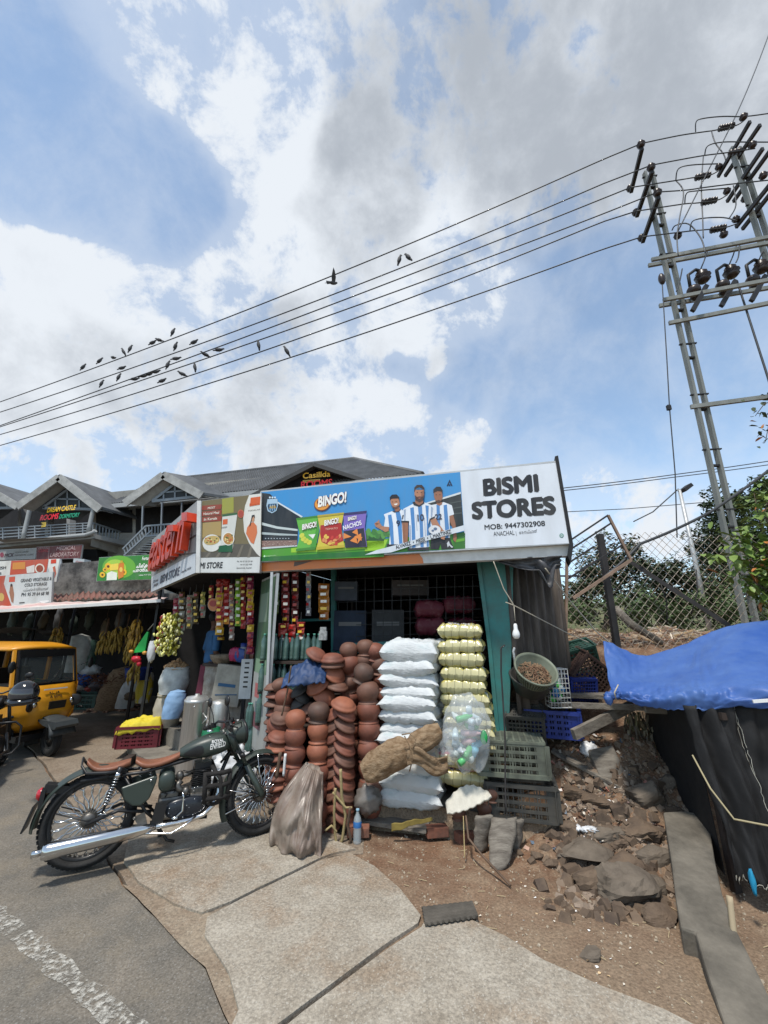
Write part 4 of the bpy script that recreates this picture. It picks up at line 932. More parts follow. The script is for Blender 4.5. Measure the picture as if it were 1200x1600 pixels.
def clay_obj(kind,px,py,D,ci,label,s=1.0,tilt=(0,0)):
    me=(pot_me if kind=='pot' else dish_me)[ci];o=bpy.data.objects.new('clay_pot' if kind=='pot' else 'clay_dish',me);COL.objects.link(o)
    c=P(px,py,D);h=(.1 if kind=='pot' else.035)*s;rot=(Euler((tilt[0],tilt[1],0)).to_matrix()@Matrix.Rotation(rn.uniform(0,6),3,'Z')).to_euler()
    o.rotation_euler=rot;k=rn.uniform(.93,1.05)if kind=='pot' else 1;o.scale=(s*k,s*k,s*rn.uniform(.93,1.06));o.location=c-rot.to_matrix()@Vector((0,0,h))
    return tag(o,label,'pot' if kind=='pot' else 'dish','clay pots and dishes stacked at the shop front')
def column(x0,y0,x1,y1,n,D,s,what,cis):
    for i in range(n):
        t=i/max(1,n-1);nm='top' if i==0 else ordn[i]
        clay_obj('pot',x0+(x1-x0)*t,y0+(y1-y0)*t,D,cis[i%len(cis)],(f'round clay pot at the top of {what}' if i==0 else f'clay pot {nm} from the top of {what}'),s*rn.uniform(.97,1.03),(rn.uniform(-.06,.06),rn.uniform(-.06,.06)))
column(462,1124,458,1290,7,4.50,1.0,'the front column nearest the motorcycle',(1,0,0,0,2,0,0))
column(498,1111,494,1298,7,4.52,1.03,'the column with a dark cap pot',(3,1,1,0,0,0,2))
column(575,1081,579,1260,7,4.58,1.06,'the tall column beside the white sacks',(2,0,0,0,0,2,0))
clay_obj('pot',568,1052,4.6,3,'dark smoked clay pot tilted on top of the tall column',1.0,(.1,.35))
for x,y,ci,tl,lb,s in((546,1038,0,(.3,-.4),'shiny red clay pot tilted left above the smoked pot',1.05),(545,1016,2,(0,0),'brown clay pot at the left end of the highest row',.98),(571,1011,2,(0,0),'brown clay pot in the middle of the highest row',.95),(587,1018,0,(.1,.2),'red clay pot at the right end of the highest row',1.0),
                        (569,1033,2,(0,0),'clay pot wedged below the middle of the highest row',.85),(593,1040,2,(0,.1),'brown clay pot below the right end of the highest row',1.0),(599,1062,0,(0,.1),'clay pot beside the white sacks, level with the smoked pot',1.0),(546,1066,2,(.2,-.2),'dull clay pot left of the smoked pot',.95),(603,1090,0,(0,0),'clay pot half behind the white sacks, above two more',1.0),(606,1112,0,(0,0),'clay pot half behind the white sacks, middle of three',1.0),(607,1135,2,(0,0),'clay pot half behind the white sacks, lowest of three',1.0),
                        (445,1090,0,(0,0),'clay pot in shade behind the leaning stick',.95),(443,1112,2,(0,0),'shaded clay pot under the one behind the leaning stick',.95),(437,1070,2,(.2,-.3),'shaded clay pot beside the blue plastic bundle',.8)):
    clay_obj('pot',x,y,4.82 if y<1080 else 4.78,ci,lb,s,tl)
# back-row fillers so the heap stands on something
k=0
for x in(548,572,596):
    for j in range(6):
        clay_obj('pot',x,1088+j*26,4.86,(0,2)[j%2],f'shaded clay pot behind the tall column, {("left", "middle", "right")[(x - 548) // 24]} stack, {ordn[j] if j else "first"} down',1.0);k+=1
# herringbone stack of dishes
for i in range(11):
    y=1094+i*17.6
    clay_obj('dish',541+(-3 if i==0 else 0)-i*.2,y+(0 if i else 4),4.47,1 if i==0 else(0,0,2)[i%3],('pale clay dish facing up on top of the herringbone stack' if i==0 else f'clay dish leaning right in the herringbone stack, {ordn[i]} down'),1.0 if i else 1.12,(.28,.5 if i else.25))
    clay_obj('dish',522-i*.4,y+17,4.55,(0,2)[i%2],f'clay dish leaning left in the herringbone stack, {ordn[i] if i else "first"} down',.98,(.22,-.62))
for i in range(5):
    clay_obj('dish',470+(i%2)*8-4,1078+i*9,4.72,4,f'black clay dish, {ordn[i]} of the small dark pile below the blue bundle',.85,(.3,.55 if i%2 else-.5))
for x,y,tl,ci,s,lb in((496,1020,(.35,.5),0,1.05,'clay dish propped on edge beside the stack of bottles'),(519,1027,(.15,0),0,1.15,'wide flat clay dish left of the highest pots'),(519,1036,(.1,0),2,1.1,'flat clay dish under the wide one left of the highest pots'),(524,1050,(.5,.6),1,1.1,'bright clay dish turned to the street right of the blue bundle'),(527,1069,(.2,.2),2,1.05,'brown clay dish below the bright one'),(495,1067,(.5,-.55),1,1.2,'bright clay dish tilted left under the blue bundle'),(508,1084,(.45,.5),1,1.15,'clay dish tilted right above the herringbone stack'),(478,1106,(.3,-.5),2,.95,'clay dish tilted left beside the black dishes'),(487,1116,(.3,.5),0,.95,'clay dish behind the dark cap pot'),(434,1128,(.9,-.2),0,1.05,'clay dish standing on edge behind the wheel, hollow side out'),(440,1118,(.5,.1),2,1.0,'clay dish above the one standing on edge')):
    clay_obj('dish',x,y,4.68,ci,lb,s,tl)
for i in range(14):
    clay_obj('dish',428+(i%2)*3,1072+i*13,4.86,(2,0)[i%2],f'clay dish in the shaded stack by the grey post, {ordn[i]} from the top',.92,(rn.uniform(0,.12),rn.uniform(-.1,.1)))
for i in range(7):
    clay_obj('dish',437-i*.6,1148+i*15,4.60,(0,1)[i%2],f'clay dish in the low stack right of the front wheel, {ordn[i]} from the top',1.0,(rn.uniform(.1,.25),rn.uniform(-.2,.2)))
# blue plastic bundle
m_blueplastic=M('navy_plastic_sheet',(.018,.05,.14),.6,n=5,amt=.4,bump=.3,bscale=14)
mb=MB();c=P(478,1050,4.62)
def fb(u,v):
    x=u*2-1;y=v*2-1;q=Vector((x*1.6,y*1.6,3));zz=.11*(1-abs(x)**1.5)*(1-abs(y)**2)+.05*abs(noise.noise(q*2))+.02*noise.noise(q*5)
    return c+Vector((x*.22*(1-.3*max(0,y)),y*.14,zz+y*.09-x*-.02-.03))
mb.grid(30,22,fb);o=mb.build('plastic_bundle',m_blueplastic);o.modifiers.new('thickness','SOLIDIFY').thickness=.01;tag(o,'folded navy blue plastic sheet lying on the clay dishes','plastic sheet')
# water bottles in the shop
m_pet=M('green_tinted_bottle',(.11,.21,.185),.12,spec=.7,trans=.35,n=9,amt=.4)  # bottle tint darkened to carry the shade inside the shop
m_cap=M('bottle_cap',(.08,.3,.22),.4)
def bottle(name,mat,cap,h=.3,r=.038):
    mb=MB();prof=[(0,0),(r*.9,0),(r,.012)]+[(r*(1-.06*(k%2)),.03+k*.014)for k in range(10)]+[(r,h*.66),(r*.8,h*.78),(r*.42,h*.88),(r*.38,h*.93)]
    mb.lathe(prof,12);t=thing(name,'x','bottle');mb.build('body',mat,t);c=MB();c.cyl((0,0,h*.93),(0,0,h),r*.42,n=10);c.build('cap',cap,t);return t
b0=bottle('water_bottle',m_pet,m_cap);first=True;nb=0
for tier,(z,rows)in enumerate(((1.50,1),(1.16,1),(.83,1))):
    for j in range(rows):
        for k in range(11 if tier<2 else 6):
            p=P(411+k*8.6,1030+tier*0,5.15+j*.08);loc=Vector((p.x,p.y+(k%2)*.05,z))
            lb=f'green-tinted water bottle, {("upper", "middle", "lower")[tier]} shelf, {ordn[k] if k else "first"} from the left'
            if first:b0.location=loc;b0['label']=lb;b0['group']='water bottles at the back of the shop';first=False
            else:dup(b0,loc,0,lb,'water bottles at the back of the shop')
part('bottle_shelf',m_shelf,shop,(.05,1.05,.1,.42,1.46,1.49),(.05,1.05,.1,.42,1.12,1.15),(.05,1.05,.1,.42,.79,.82))
# goods hung and shelved inside
FOIL=Mprint('snack_foil',.25,.05)
def strip(x,y0,y1,D,cols,wpx,label,seed,plain=False):
    r_=random.Random(seed);mb=MB();A_=P(x,y0,D);B_=P(x,y1,D);n=max(3,int((A_.z-B_.z)/.085));ww=wpx/650*D/2
    for i in range(n):
        c=A_.lerp(B_,(i+.5)/n);ang=r_.uniform(-.5,.5);cs,sn=math.cos(ang),math.sin(ang);col=r_.choice(cols)if not plain else cols[i%len(cols)];hh=(A_.z-B_.z)/n/2*1.05
        mb.col=srgb(*col)
        def f(u,v):
            a=u*2-1;b=v*2-1;bulge=.02*(1-a*a)*(1-b**4)+.006*r_.uniform(-1,1)
            return c+Vector((a*ww*cs+bulge*sn,a*ww*sn-bulge,b*hh))
        mb.grid(4,4,f,False)
        mb.col=srgb(*r_.choice([(230,225,215),(160,30,30),(230,190,60)]))
        mb.add([c+Vector((a*ww*.55*cs+.022*sn,a*ww*.55*sn-.024,b*hh*.35))for a,b in((-1,-1),(1,-1),(1,1),(-1,1))],[(0,1,2,3)])
    mb.col=srgb(60,60,60);mb.bar(A_+Vector((0,0,.12)),A_,.004)
    o=mb.build('snack_strip',FOIL);return tag(o,label,'snack packets','strips of snack packets hung at the two shops')
for i,(x,y0,y1,cols,w,lb)in enumerate(((432,893,960,[(70,90,30)],8,'green hanging strip right beside the grey post'),(446,893,985,[(110,34,30),(90,26,26)],12,'dark red hanging strip near the left end of the shop opening'),(461,893,975,[(100,24,24),(70,20,20)],11,'second dark red hanging strip in the shop opening'),(482,893,962,[(150,150,150),(120,120,125)],8,'silver-grey sachet strip hanging in the shop'),(506,912,968,[(150,96,26),(140,80,20)],17,'orange-yellow packet strip hanging beside the teal upright'))):
    strip(x,y0,y1,5.25,cols,w,lb,i+1)
for i,(x,y)in enumerate(((442,990),(456,992),(470,988))):
    strip(x,y-16,y+14,5.2,[(130,34,30),(150,60,50)],13,('dark red snack packet leaning on the shelf nearest the grey post','dark red snack packet leaning in the middle of the shelf','dark red snack packet leaning at the right of the shelf')[i],20+i)
m_redb=M('shaded_red_bundle',(.09,.008,.018),.6,n=10,col2=(.14,.05,.055),lo=.55,hi=.7)  # red darkened to carry the shade behind the window mesh
for i,(x,y,w)in enumerate(((672,988,.36),(720,990,.36),(670,962,.36),(716,955,.40))):
    o=pillow(w,.3,.2,60+i,.02).build('red_bundle',m_redb);o.location=P(x,y,5.3)-Vector((0,0,.05));tag(o,f'dark red wrapped bundle inside the shop window, {("lower left", "lower right", "upper left", "upper right")[i]} of four','bundle','dark red bundles behind the window mesh')
for i,(x,y,w,h,c)in enumerate(((548,985,.42,.5,(.012,.024,.05)),(606,985,.42,.52,(.04,.042,.045)),(542,925,.3,.25,(.05,.06,.08)),(640,920,.5,.2,(.06,.05,.05)))):  # carton and label colours darkened to stand for the shop's inner shade
    m_=M(f'carton{i}',c,.7,n=6,amt=.3);t=thing('carton',('blue carton with white lettering behind the window mesh','pale grey carton behind the window mesh','small dark carton on the upper shelf behind the mesh','long dark carton on the upper shelf behind the mesh')[i],'box',P(x,y,5.7)-Vector((0,0,h/2)))
    mb=MB();mb.box((0,0,h/2),(w,.3,h));mb.build('box',m_,t);f_=MB();f_.box((0,-.152,h*.66),(w*.7,.004,h*.1));f_.build('label_strip',M('shaded_label_white',(.12,.12,.12),.6),t)
o=MB();c=P(505,993,5.0);o.box(c,(.09,.09,.1));o.box(c+Vector((0,0,.07)),(.07,.07,.05));tag(o.build('tissue_box',M('pale_grid_box',(.42,.43,.42),.6,n=30,amt=.6)),'small pale box standing on the shelf left of the teal upright','box')
# ------------------------------------------------------------ classic motorcycle
m_rub=M('tyre_rubber',(.022,.022,.022),.8,n=14,amt=.4,bump=.3,bscale=60)
m_green=M('matt_dark_green',(.035,.048,.040),.38,n=3,amt=.2,spec=.5)
m_blk=M('satin_black',(.016,.016,.017),.4,n=8,amt=.3)
m_chr=M('chrome',(.62,.62,.62),.14,1.0,n=5,amt=.12)
m_eng=M('engine_alloy',(.20,.19,.175),.45,.8,n=9,amt=.5)
m_leather=M('tan_leather',(.27,.105,.058),.45,n=7,amt=.35,bump=.2,bscale=40)
m_foam=M('black_foam_grip',(.02,.018,.017),.95,n=20,amt=.4,bump=.4,bscale=50)
m_redl=M('red_lens',(.4,.01,.02),.2,spec=.7)
m_lens=M('headlamp_glass',(.10,.10,.10),.08,spec=.9)
m_whitep=M('white_lettering',(.75,.75,.72),.5)
XZ=Matrix(((1,0,0),(0,0,-1),(0,1,0))) # lathe axis z -> -y
def arc_shell(mb,cx,cz,r,a0,a1,w,crown=.02,n=30,m=8,t=.004,rend=None):
    """mudguard: arc about the axle, curved across its width"""
    def f(u,v):
        a=R(a0+(a1-a0)*u);y=(v*2-1);rr=r+crown*(1-y*y)-.0
        return Vector((cx+rr*math.cos(a),y*w/2,cz+rr*math.sin(a)))
    mb.grid(n,m,f)
    mb.grid(n,m,lambda u,v:(lambda p:Vector((cx+(p.x-cx)*.985,p.y,cz+(p.z-cz)*.985)))(f(1-u,v)))
def wheel(par,cx,cz,r,tr,name='wheel',spokes=40,wavy=True,disc=True,rimr=None,sp_mat=None):
    w=thing(name,None,None);w.parent=par;w.location=(cx,0,cz)
    mb=MB();prof=[]
    rim=rimr or r-.062;mid=(r+rim)/2;hr=(r-rim)/2
    for k in range(17):
        a=2*math.pi*k/16;cx_=mid+hr*math.cos(a)*1.0;prof.append((cx_,tr*math.sin(a)*(1.05 if math.cos(a)<.3 else.95)))
    mb.lathe(prof,56,axis=XZ)
    for k in range(56): # tread blocks
        a=2*math.pi*k/56
        for s_ in(-1,0,1):
            aa=a+(s_*.5)*2*math.pi/56*.5;c=Vector((math.cos(aa)*(r+.000),s_*tr*.5,math.sin(aa)*(r-(.006 if s_ else 0))))
            mb.box(c,(.008,tr*.38,.024),Matrix.Rotation(-aa,3,'Y'))
    mb.build('tyre',m_rub,w)
    mb=MB();mb.lathe([(rim+.004,-tr*.55),(rim-.012,-tr*.6),(rim-.02,-tr*.3),(rim-.02,tr*.3),(rim-.012,tr*.6),(rim+.004,tr*.55)],48,axis=XZ);mb.build('rim',m_blk,w)
    mb=MB()
    for k in range(spokes):
        a=2*math.pi*k/spokes;sd=-1 if k%2 else 1;pts=[]
        for i in range(8):
            t=i/7;rr=.055+(rim-.02-.055)*t;aa=a+(sd*.10*math.sin(t*6.28)if wavy else 0)
            pts.append((rr*math.cos(aa),sd*.03*(1-t)-.012*t*1,rr*math.sin(aa)))
        mb.tube(pts,.005,5)
        c=Vector((math.cos(a)*(rim-.026),-.012,math.sin(a)*(rim-.026)));mb.box(c,(.012,.012,.012))
    mb.build('spokes',sp_mat or m_chr,w)
    mb=MB();mb.lathe([(0,-.055),(.045,-.055),(.055,-.035),(.05,0),(.055,.035),(.045,.055),(0,.055)],20,axis=XZ);mb.build('hub',m_eng,w)
    if disc:
        mb=MB();mb.lathe([(.062,-.06),(.078,-.06),(.078,-.065),(.062,-.065),(.062,-.06)],36,axis=XZ);mb.build('brake_disc',m_chr,w)
    return w
rear_c,front_c=G(124,1368),G(393,1313)
hd=math.atan2(front_c.y-rear_c.y,front_c.x-rear_c.x);WB=(front_c-rear_c).length;bs_=WB/1.29
bike=thing('motorcycle','matt dark green classic motorcycle with tan seats, chrome exhaust and ROYAL ENFIELD tank lettering','motorcycle',(rear_c.x,rear_c.y,.045),rot=(R(-3),0,hd),scale=bs_)
RW=.325
wheel(bike,0,RW,RW,.056,spokes=44,disc=False)
# steering group, drawn turned to the left about the steering head
ST=R(13);sh_ax=Vector((1.22,0,.84));ax_dir=Vector((-.42,0,.9)).normalized()
STM=Matrix.Translation(sh_ax)@Matrix.Rotation(ST,4,ax_dir)@Matrix.Translation(-sh_ax)
fork=thing('front_fork',None,None);fork.parent=bike;fork.matrix_local=STM
fork.location,fork.rotation_euler=STM.to_translation()-Vector((.06,0,0)),STM.to_euler()
RF=.315
fw=wheel(fork,1.385,RF,RF,.05,spokes=44)
HU=Vector((1.385,0,RF))
mb=MB()
for y in(-.085,.085):
    top=Vector((1.165,y,.95));mid=Vector((1.29,y,.62));mb.tube([top,mid],.021,10);mb.tube([mid+Vector((-.004,0,.01)),Vector((1.375,y,RF+.01)),HU+Vector((0,y,-.01))],[.03,.027,.02],10)
    mb.tube([Vector((1.155,y,.97)),Vector((1.225,y,.79))],.03,10)
mb.build('fork_leg',m_green,fork)
mb=MB();mb.box((1.18,0,.92),(.07,.24,.02),Matrix.Rotation(R(25),3,'Y'));mb.box((1.24,0,.77),(.07,.24,.03),Matrix.Rotation(R(25),3,'Y'));mb.tube([(1.15,0,.95),(1.23,0,.76)],.03,10);mb.build('fork_yoke',m_blk,fork)
mb=MB();arc_shell(mb,1.385,RF,.335,38,205,.125,.03)
mb.build('front_mudguard',m_green,fork)
mb=MB()
for y in(-.066,.066):
    for a in(55,100,165,195):mb.tube([HU+Vector((0,y,0)),HU+Vector((.338*math.cos(R(a)),y,.338*math.sin(R(a))))],.0045,6)
mb.build('mudguard_stay',m_chr,fork)
hl=MB();ax_h=Matrix.Rotation(R(82),3,'Y');c_h=(1.28,0,.93)
hl.lathe([(0,-.12),(.04,-.115),(.075,-.09),(.095,-.04),(.1,.02),(.102,.04),(.09,.05)],26,c_h,ax_h);h_=hl.build('headlamp',m_green,fork)
hl=MB();hl.lathe([(.098,.03),(.107,.035),(.106,.055),(.09,.062)],26,c_h,ax_h);hl.build('lamp_rim',m_blk,h_)
hl=MB();hl.lathe([(0,.075),(.05,.07),(.09,.055)],26,c_h,ax_h);hl.build('lamp_glass',m_lens,h_)
for y in(-.075,.075):
    mb=MB();mb.lathe([(0,-.03),(.02,-.025),(.028,0),(.026,.015),(0,.02)],14,(1.255,y*1.9,.74),ax_h);mb.tube([(1.25,y,.75),(1.25,y*1.9,.74)],.01,8);mb.build('indicator',m_blk,fork)
mb=MB();mb.tube([(1.08,-.37,1.01),(1.10,-.27,1.04),(1.13,-.16,1.07),(1.17,-.07,1.04),(1.18,0,.99),(1.17,.07,1.03),(1.13,.16,1.04),(1.10,.26,1.0),(1.08,.36,.985)],.011,8);hb=mb.build('handlebar',m_blk,fork)
for y in(-1,1):
    mb=MB();mb.tube([(1.075,y*.385,.98),(1.092,y*.28,.995)],.019,10);mb.build('grip',m_foam,hb)
    mb=MB();mb.tube([(1.12,y*.24,1.0),(1.16,y*.3,.99),(1.13,y*.39,.975)],.006,6);mb.box((1.11,y*.23,1.01),(.04,.05,.04));mb.build('brake_lever',m_blk,hb)
    mb=MB();mb.tube([(1.11,y*.22,1.02),(1.10,y*.24,1.1),(1.07,y*.25,1.18)],.0045,6);mm_=mb.build('mirror_stem',m_blk,hb)
    mb=MB();mb.ball((1.065,y*.255,1.215),(.018,.052,.045),14,8);mb.build('mirror',m_blk,hb)
mb=MB()
for k in range(5):
    y=-.05+k*.025;mb.tube([(1.12,y*3,1.0),(1.22+.02*k,y*2,1.02-.02*k),(1.25,y,.9),(1.14,y,.75),(1.08,y*.5,.68)],.0045,5)
mb.tube([(1.18,-.04,.72),(1.27,-.1,.66),(1.22,-.1,.56),(1.2,-.09,.50),(1.3,-.1,.47),(1.36,-.1,.42)],.005,5)
mb.build('control_cable',m_blk,bike)
mb=MB();mb.lathe([(0,.0),(.04,0),(.042,.03),(.038,.04),(0,.042)],18,(1.2,0,1.02),Matrix.Rotation(R(-25),3,'Y'));mb.build('speedometer',m_blk,fork)
# tank
def tank(u,v):
    x=.72+.47*u;a=2*math.pi*v
    w=.135*(math.sin(math.pi*min(1,(u*.85+.10)))**.55)*(.78+.3*u);hgt=.113*(math.sin(math.pi*min(1,u*.90+.07))**.6)*(.75+.35*u)
    cz=.80+.055*u;ca,sa=math.cos(a),math.sin(a)
    p=.75;y=w*math.copysign(abs(ca)**p,ca);z=hgt*math.copysign(abs(sa)**p,sa)*(1 if sa>0 else.75)
    return Vector((x,y,cz+z))
mb=MB();mb.grid(28,32,lambda u,v:tank(u,1-v));mb.poly([tank(0,k/16)for k in range(16)]);mb.poly([tank(1,1-k/16)for k in range(16)]);tk=mb.build('fuel_tank',m_green,bike)
def on_tank(u,zf,off=.003):
    a=math.pi+math.asin(max(-1,min(1,zf)))*-1;p=tank(u,a/(2*math.pi));c=Vector((p.x,0,.80+.055*u));return p+(p-c).normalized()*off
mb=MB();ctr=(.24,-.08)
pad=[]
for k in range(20):
    a=2*math.pi*k/20;pad.append(on_tank(ctr[0]+.17*math.cos(a)*(1 if math.cos(a)>0 else 1.05),ctr[1]+.42*math.sin(a)*(1+.3*math.cos(a)),.005))
cc=on_tank(ctr[0],ctr[1],.012);n=len(pad);mb.add([cc]+pad,[(0,k+1,(k+1)%n+1)for k in range(n)],True);mb.build('knee_pad',m_blk,tk)
mb=MB();mb.lathe([(0,.012),(.028,.012),(.03,0)],18,(.96,0,.955));mb.build('filler_cap',m_chr,tk)
for st,z0,hh,ua,ub in(('ROYAL',.26,.15,.54,.76),('ENFIELD',-.04,.17,.52,.80)):
    vs,fs=text_mesh(st,.02);x0=min(v.x for v in vs);x1=max(v.x for v in vs);y1=max(v.y for v in vs);mb=MB()
    mb.add([on_tank(ua+(ub-ua)*(v.x-x0)/(x1-x0),z0+hh*1.6*v.y/y1,.004)for v in vs],fs);mb.build('tank_lettering',m_whitep,tk)
# seats
def saddle(x0,x1,z0,z1,w0,w1,th,dip=.02,curl=0):
    mb=MB()
    def f(u,v):
        a=2*math.pi*v;w=(w0+(w1-w0)*u)*math.sin(math.pi*min(1,max(0,u*.94+.03)))**.3
        z=z0+(z1-z0)*u-dip*math.sin(math.pi*u)+curl*max(0,1-u*3.2)**2
        c,s_=math.cos(a),math.sin(a);return Vector((x0+(x1-x0)*u,w/2*math.copysign(abs(c)**.6,c),z+th/2*math.copysign(abs(s_)**.6,s_)))
    mb.grid(20,20,lambda u,v:f(u,1-v));mb.poly([f(0,k/14)for k in range(14)]);mb.poly([f(1,1-k/14)for k in range(14)]);return mb
saddle(.37,.76,.755,.80,.27,.12,.045,.03,.03).build('front_seat',m_leather,bike)
saddle(-.08,.33,.765,.775,.2,.22,.045,.018,.05).build('rear_seat',m_leather,bike)
mb=MB();mb.tube([(.3,-.11,.735),(.1,-.12,.735),(-.06,-.11,.745),(-.12,-.08,.80),(-.135,0,.84),(-.12,.08,.80),(-.06,.11,.745),(.1,.12,.735),(.3,.11,.735)],.013,8);mb.build('grab_rail',m_blk,bike)
mb=MB()
for x in(.42,.50):
    for y in(-.07,.07):mb.tube([(x+.012*math.cos(k*1.2),y+.012*math.sin(k*1.2),.66+k*.0035)for k in range(22)],.003,5)
mb.build('seat_spring',m_chr,bike)
# rear mudguard, frame, lamp
mb=MB();arc_shell(mb,0,RW,.352,55,184,.15,.03);mb.build('rear_mudguard',m_green,bike)
mb=MB();mb.box((-.30,0,.60),(.2,.10,.055),Matrix.Rotation(R(12),3,'Y'));mb.box((-.395,0,.55),(.03,.13,.12));mb.box((-.455,0,.43),(.012,.16,.17),Matrix.Rotation(R(14),3,'Y'));rf_=mb.build('lamp_housing',m_blk,bike)
mb=MB();mb.lathe([(0,.035),(.03,.03),(.045,.01),(.045,0)],18,(-.412,0,.575),Matrix.Rotation(R(-90),3,'Y'));mb.build('tail_lamp',m_redl,bike)
mb=MB()
for y in(-.09,.09):
    mb.tube([(.0,y,RW),(.3,y,.40),(.55,y*.8,.34)],.016,8);mb.tube([(-.30,y,.45),(.0,y,RW+.03),(.08,y,RW+.02)],.006,6);mb.tube([(.14,y,.70),(.45,y,.70),(.72,y*.5,.735),(1.12,0,.80)],.014,8);mb.tube([(.30,y,.69),(.50,y,.36),(.6,y,.26)],.013,8);mb.tube([(-.1,y,.69),(.2,y,.705)],.012,6)
mb.tube([(1.17,0,.80),(1.08,0,.55),(1.02,0,.30),(.98,0,.22)],.018,8);mb.tube([(.55,.07,.25),(1.0,.07,.22)],.013,6);mb.tube([(.55,-.07,.25),(1.0,-.07,.22)],.013,6)
mb.build('frame',m_blk,bike)
for y in(-.115,.115):
    sk=MB();a,b=Vector((.17,y,.69)),Vector((.09,y,.38));d=b-a
    sk.tube([a,a+d*.25],.022,10);sk.tube([a+d*.2,b],.010,8);s_=sk.build('shock_absorber',m_blk,bike)
    sk=MB();sk.tube([a+d*(.22+.6*k/70)+Vector((.022*math.cos(k*.9),.022*math.sin(k*.9),0))for k in range(70)],.0045,5);sk.tube([a+d*.12,a+d*.25],.024,10);sk.build('shock_spring',m_chr,s_)
# side covers
mb=MB();mb.prism([(.29,.60),(.33,.49),(.40,.43),(.46,.42),(.52,.47),(.555,.60),(.56,.655),(.53,.665)],-.135,-.10);o=mb.build('side_panel',m_green,bike);bv=o.modifiers.new('b','BEVEL');bv.width=.012;bv.segments=3
mb=MB();mb.ball((.515,-.142,.635),(.011,.008,.011),10,6);mb.build('panel_lock',m_chr,bike)
mb=MB();mb.ball((.64,-.115,.60),(.068,.045,.09),22,12,sq=.85);mb.build('air_filter_box',m_green,bike)
mb=MB();mb.ball((.64,.115,.60),(.068,.045,.09),22,12,sq=.85);mb.prism([(.29,.60),(.33,.49),(.46,.42),(.555,.60),(.53,.665)],.10,.135);mb.build('left_cover',m_green,bike)if False else mb.build('side_panel',m_green,bike)
# engine
eng=thing('engine',None,None);eng.parent=bike
mb=MB();mb.box((.80,0,.35),(.42,.20,.20));mb.box((.68,0,.40),(.16,.17,.20));mb.box((.92,0,.46),(.17,.16,.10));o=mb.build('crankcase',m_eng,eng);bv=o.modifiers.new('b','BEVEL');bv.width=.02;bv.segments=2
mb=MB()
for k in range(9):mb.box((.925,0,.515+k*.0175),(.165-.002*k,.165,.008),Matrix.Rotation(R(-3),3,'Y'))
mb.box((.925,0,.585),(.12,.12,.16));mb.box((.925,0,.69),(.14,.14,.05));mb.build('cylinder_block',m_blk,eng)
mb=MB();mb.ball((.82,-.115,.345),(.165,.04,.095),26,12,sq=.8);o=mb.build('engine_cover',M('blue_black_cover',(.02,.024,.032),.28,n=6,amt=.3),eng)
mb=MB()
for k in range(11):
    a=2*math.pi*k/11;mb.ball((.82+.14*math.cos(a),-.142,.345+.075*math.sin(a)),.0065,8,5)
for x,z in((.87,.50),(.90,.50),(.96,.50),(.87,.47),(.96,.47),(.82,.37),(.84,.35)):mb.ball((x,-.15 if z<.4 else-.088,z),.006,8,5)
mb.build('cover_bolts',m_chr,eng)
mb=MB();mb.tube([(.755,-.08,.58),(.73,-.09,.55),(.745,-.1,.51),(.79,-.09,.49)],.028,10);mb.ball((.74,-.07,.62),(.035,.035,.05),12,8,nz=.2);mb.ball((.70,-.06,.55),(.03,.03,.03),10,7);mb.tube([(.64,-.07,.6),(.78,-.05,.62),(.86,-.03,.64)],.022,8);mb.ball((.80,-.12,.49),(.03,.03,.04),12,8);mb.build('carburettor',m_eng,eng)
mb=MB();mb.tube([(.735,-.165,.29),(.75,-.185,.30),(.79,-.185,.34),(.785,-.185,.46),(.775,-.18,.50)],.008,8);mb.tube([(.71,-.16,.285),(.76,-.18,.285)],.014,8);mb.build('kick_starter',m_chr,eng)
mb=MB();r2=random.Random(4)
for k in range(14):
    p=Vector((.62+.3*r2.random(),-.05-.06*r2.random(),.42+.26*r2.random()));q2=p+Vector((r2.uniform(-.12,.12),r2.uniform(-.04,.04),r2.uniform(-.12,.12)));mb.tube([p,(p+q2)/2+Vector((.02,-.02,.01)),q2],.005,5)
mb.build('engine_hose',m_blk,eng)
# exhaust
mb=MB();mb.tube([(.985,-.06,.60),(1.04,-.10,.60),(1.075,-.13,.55),(1.07,-.145,.44),(1.03,-.15,.33),(.96,-.155,.265),(.86,-.16,.245),(.70,-.165,.24),(.52,-.17,.238)],.020,12);ex=mb.build('exhaust_pipe',m_chr,bike)
mb=MB();mb.tube([(.60,-.168,.24),(.50,-.172,.24),(.44,-.175,.238),(-.28,-.195,.215),(-.33,-.196,.213),(-.335,-.196,.213)],[.021,.04,.05,.058,.048,.03],18);mb.tube([(-.33,-.196,.213),(-.47,-.20,.208)],.022,14);mb.build('silencer',m_chr,bike)
mb=MB();mb.tube([(.46,-.13,.22),(.52,-.18,.21),(.72,-.22,.19),(.82,-.22,.23),(.90,-.2,.28)],.008,8);mb.build('brake_pedal',m_chr,bike)
mb=MB();mb.prism([(.42,.34),(.50,.37),(.53,.27),(.47,.26)],-.155,-.14);mb.ball((.43,-.16,.335),.014,8,5);mb.build('footrest_bracket',m_eng,bike)
mb=MB();mb.box((.61,-.15,.33),(.09,.01,.2),Matrix.Rotation(R(6),3,'Y'));mb.build('splash_guard',m_blk,bike)
mb=MB();mb.tube([(.60,.08,.24),(.62,.2,.12),(.66,.30,.035)],.012,8);mb.box((.66,.30,.03),(.06,.03,.01));mb.tube([(.62,-.05,.2),(.7,-.06,.1),(.76,-.06,.08)],.012,6);mb.build('side_stand',m_blk,bike)
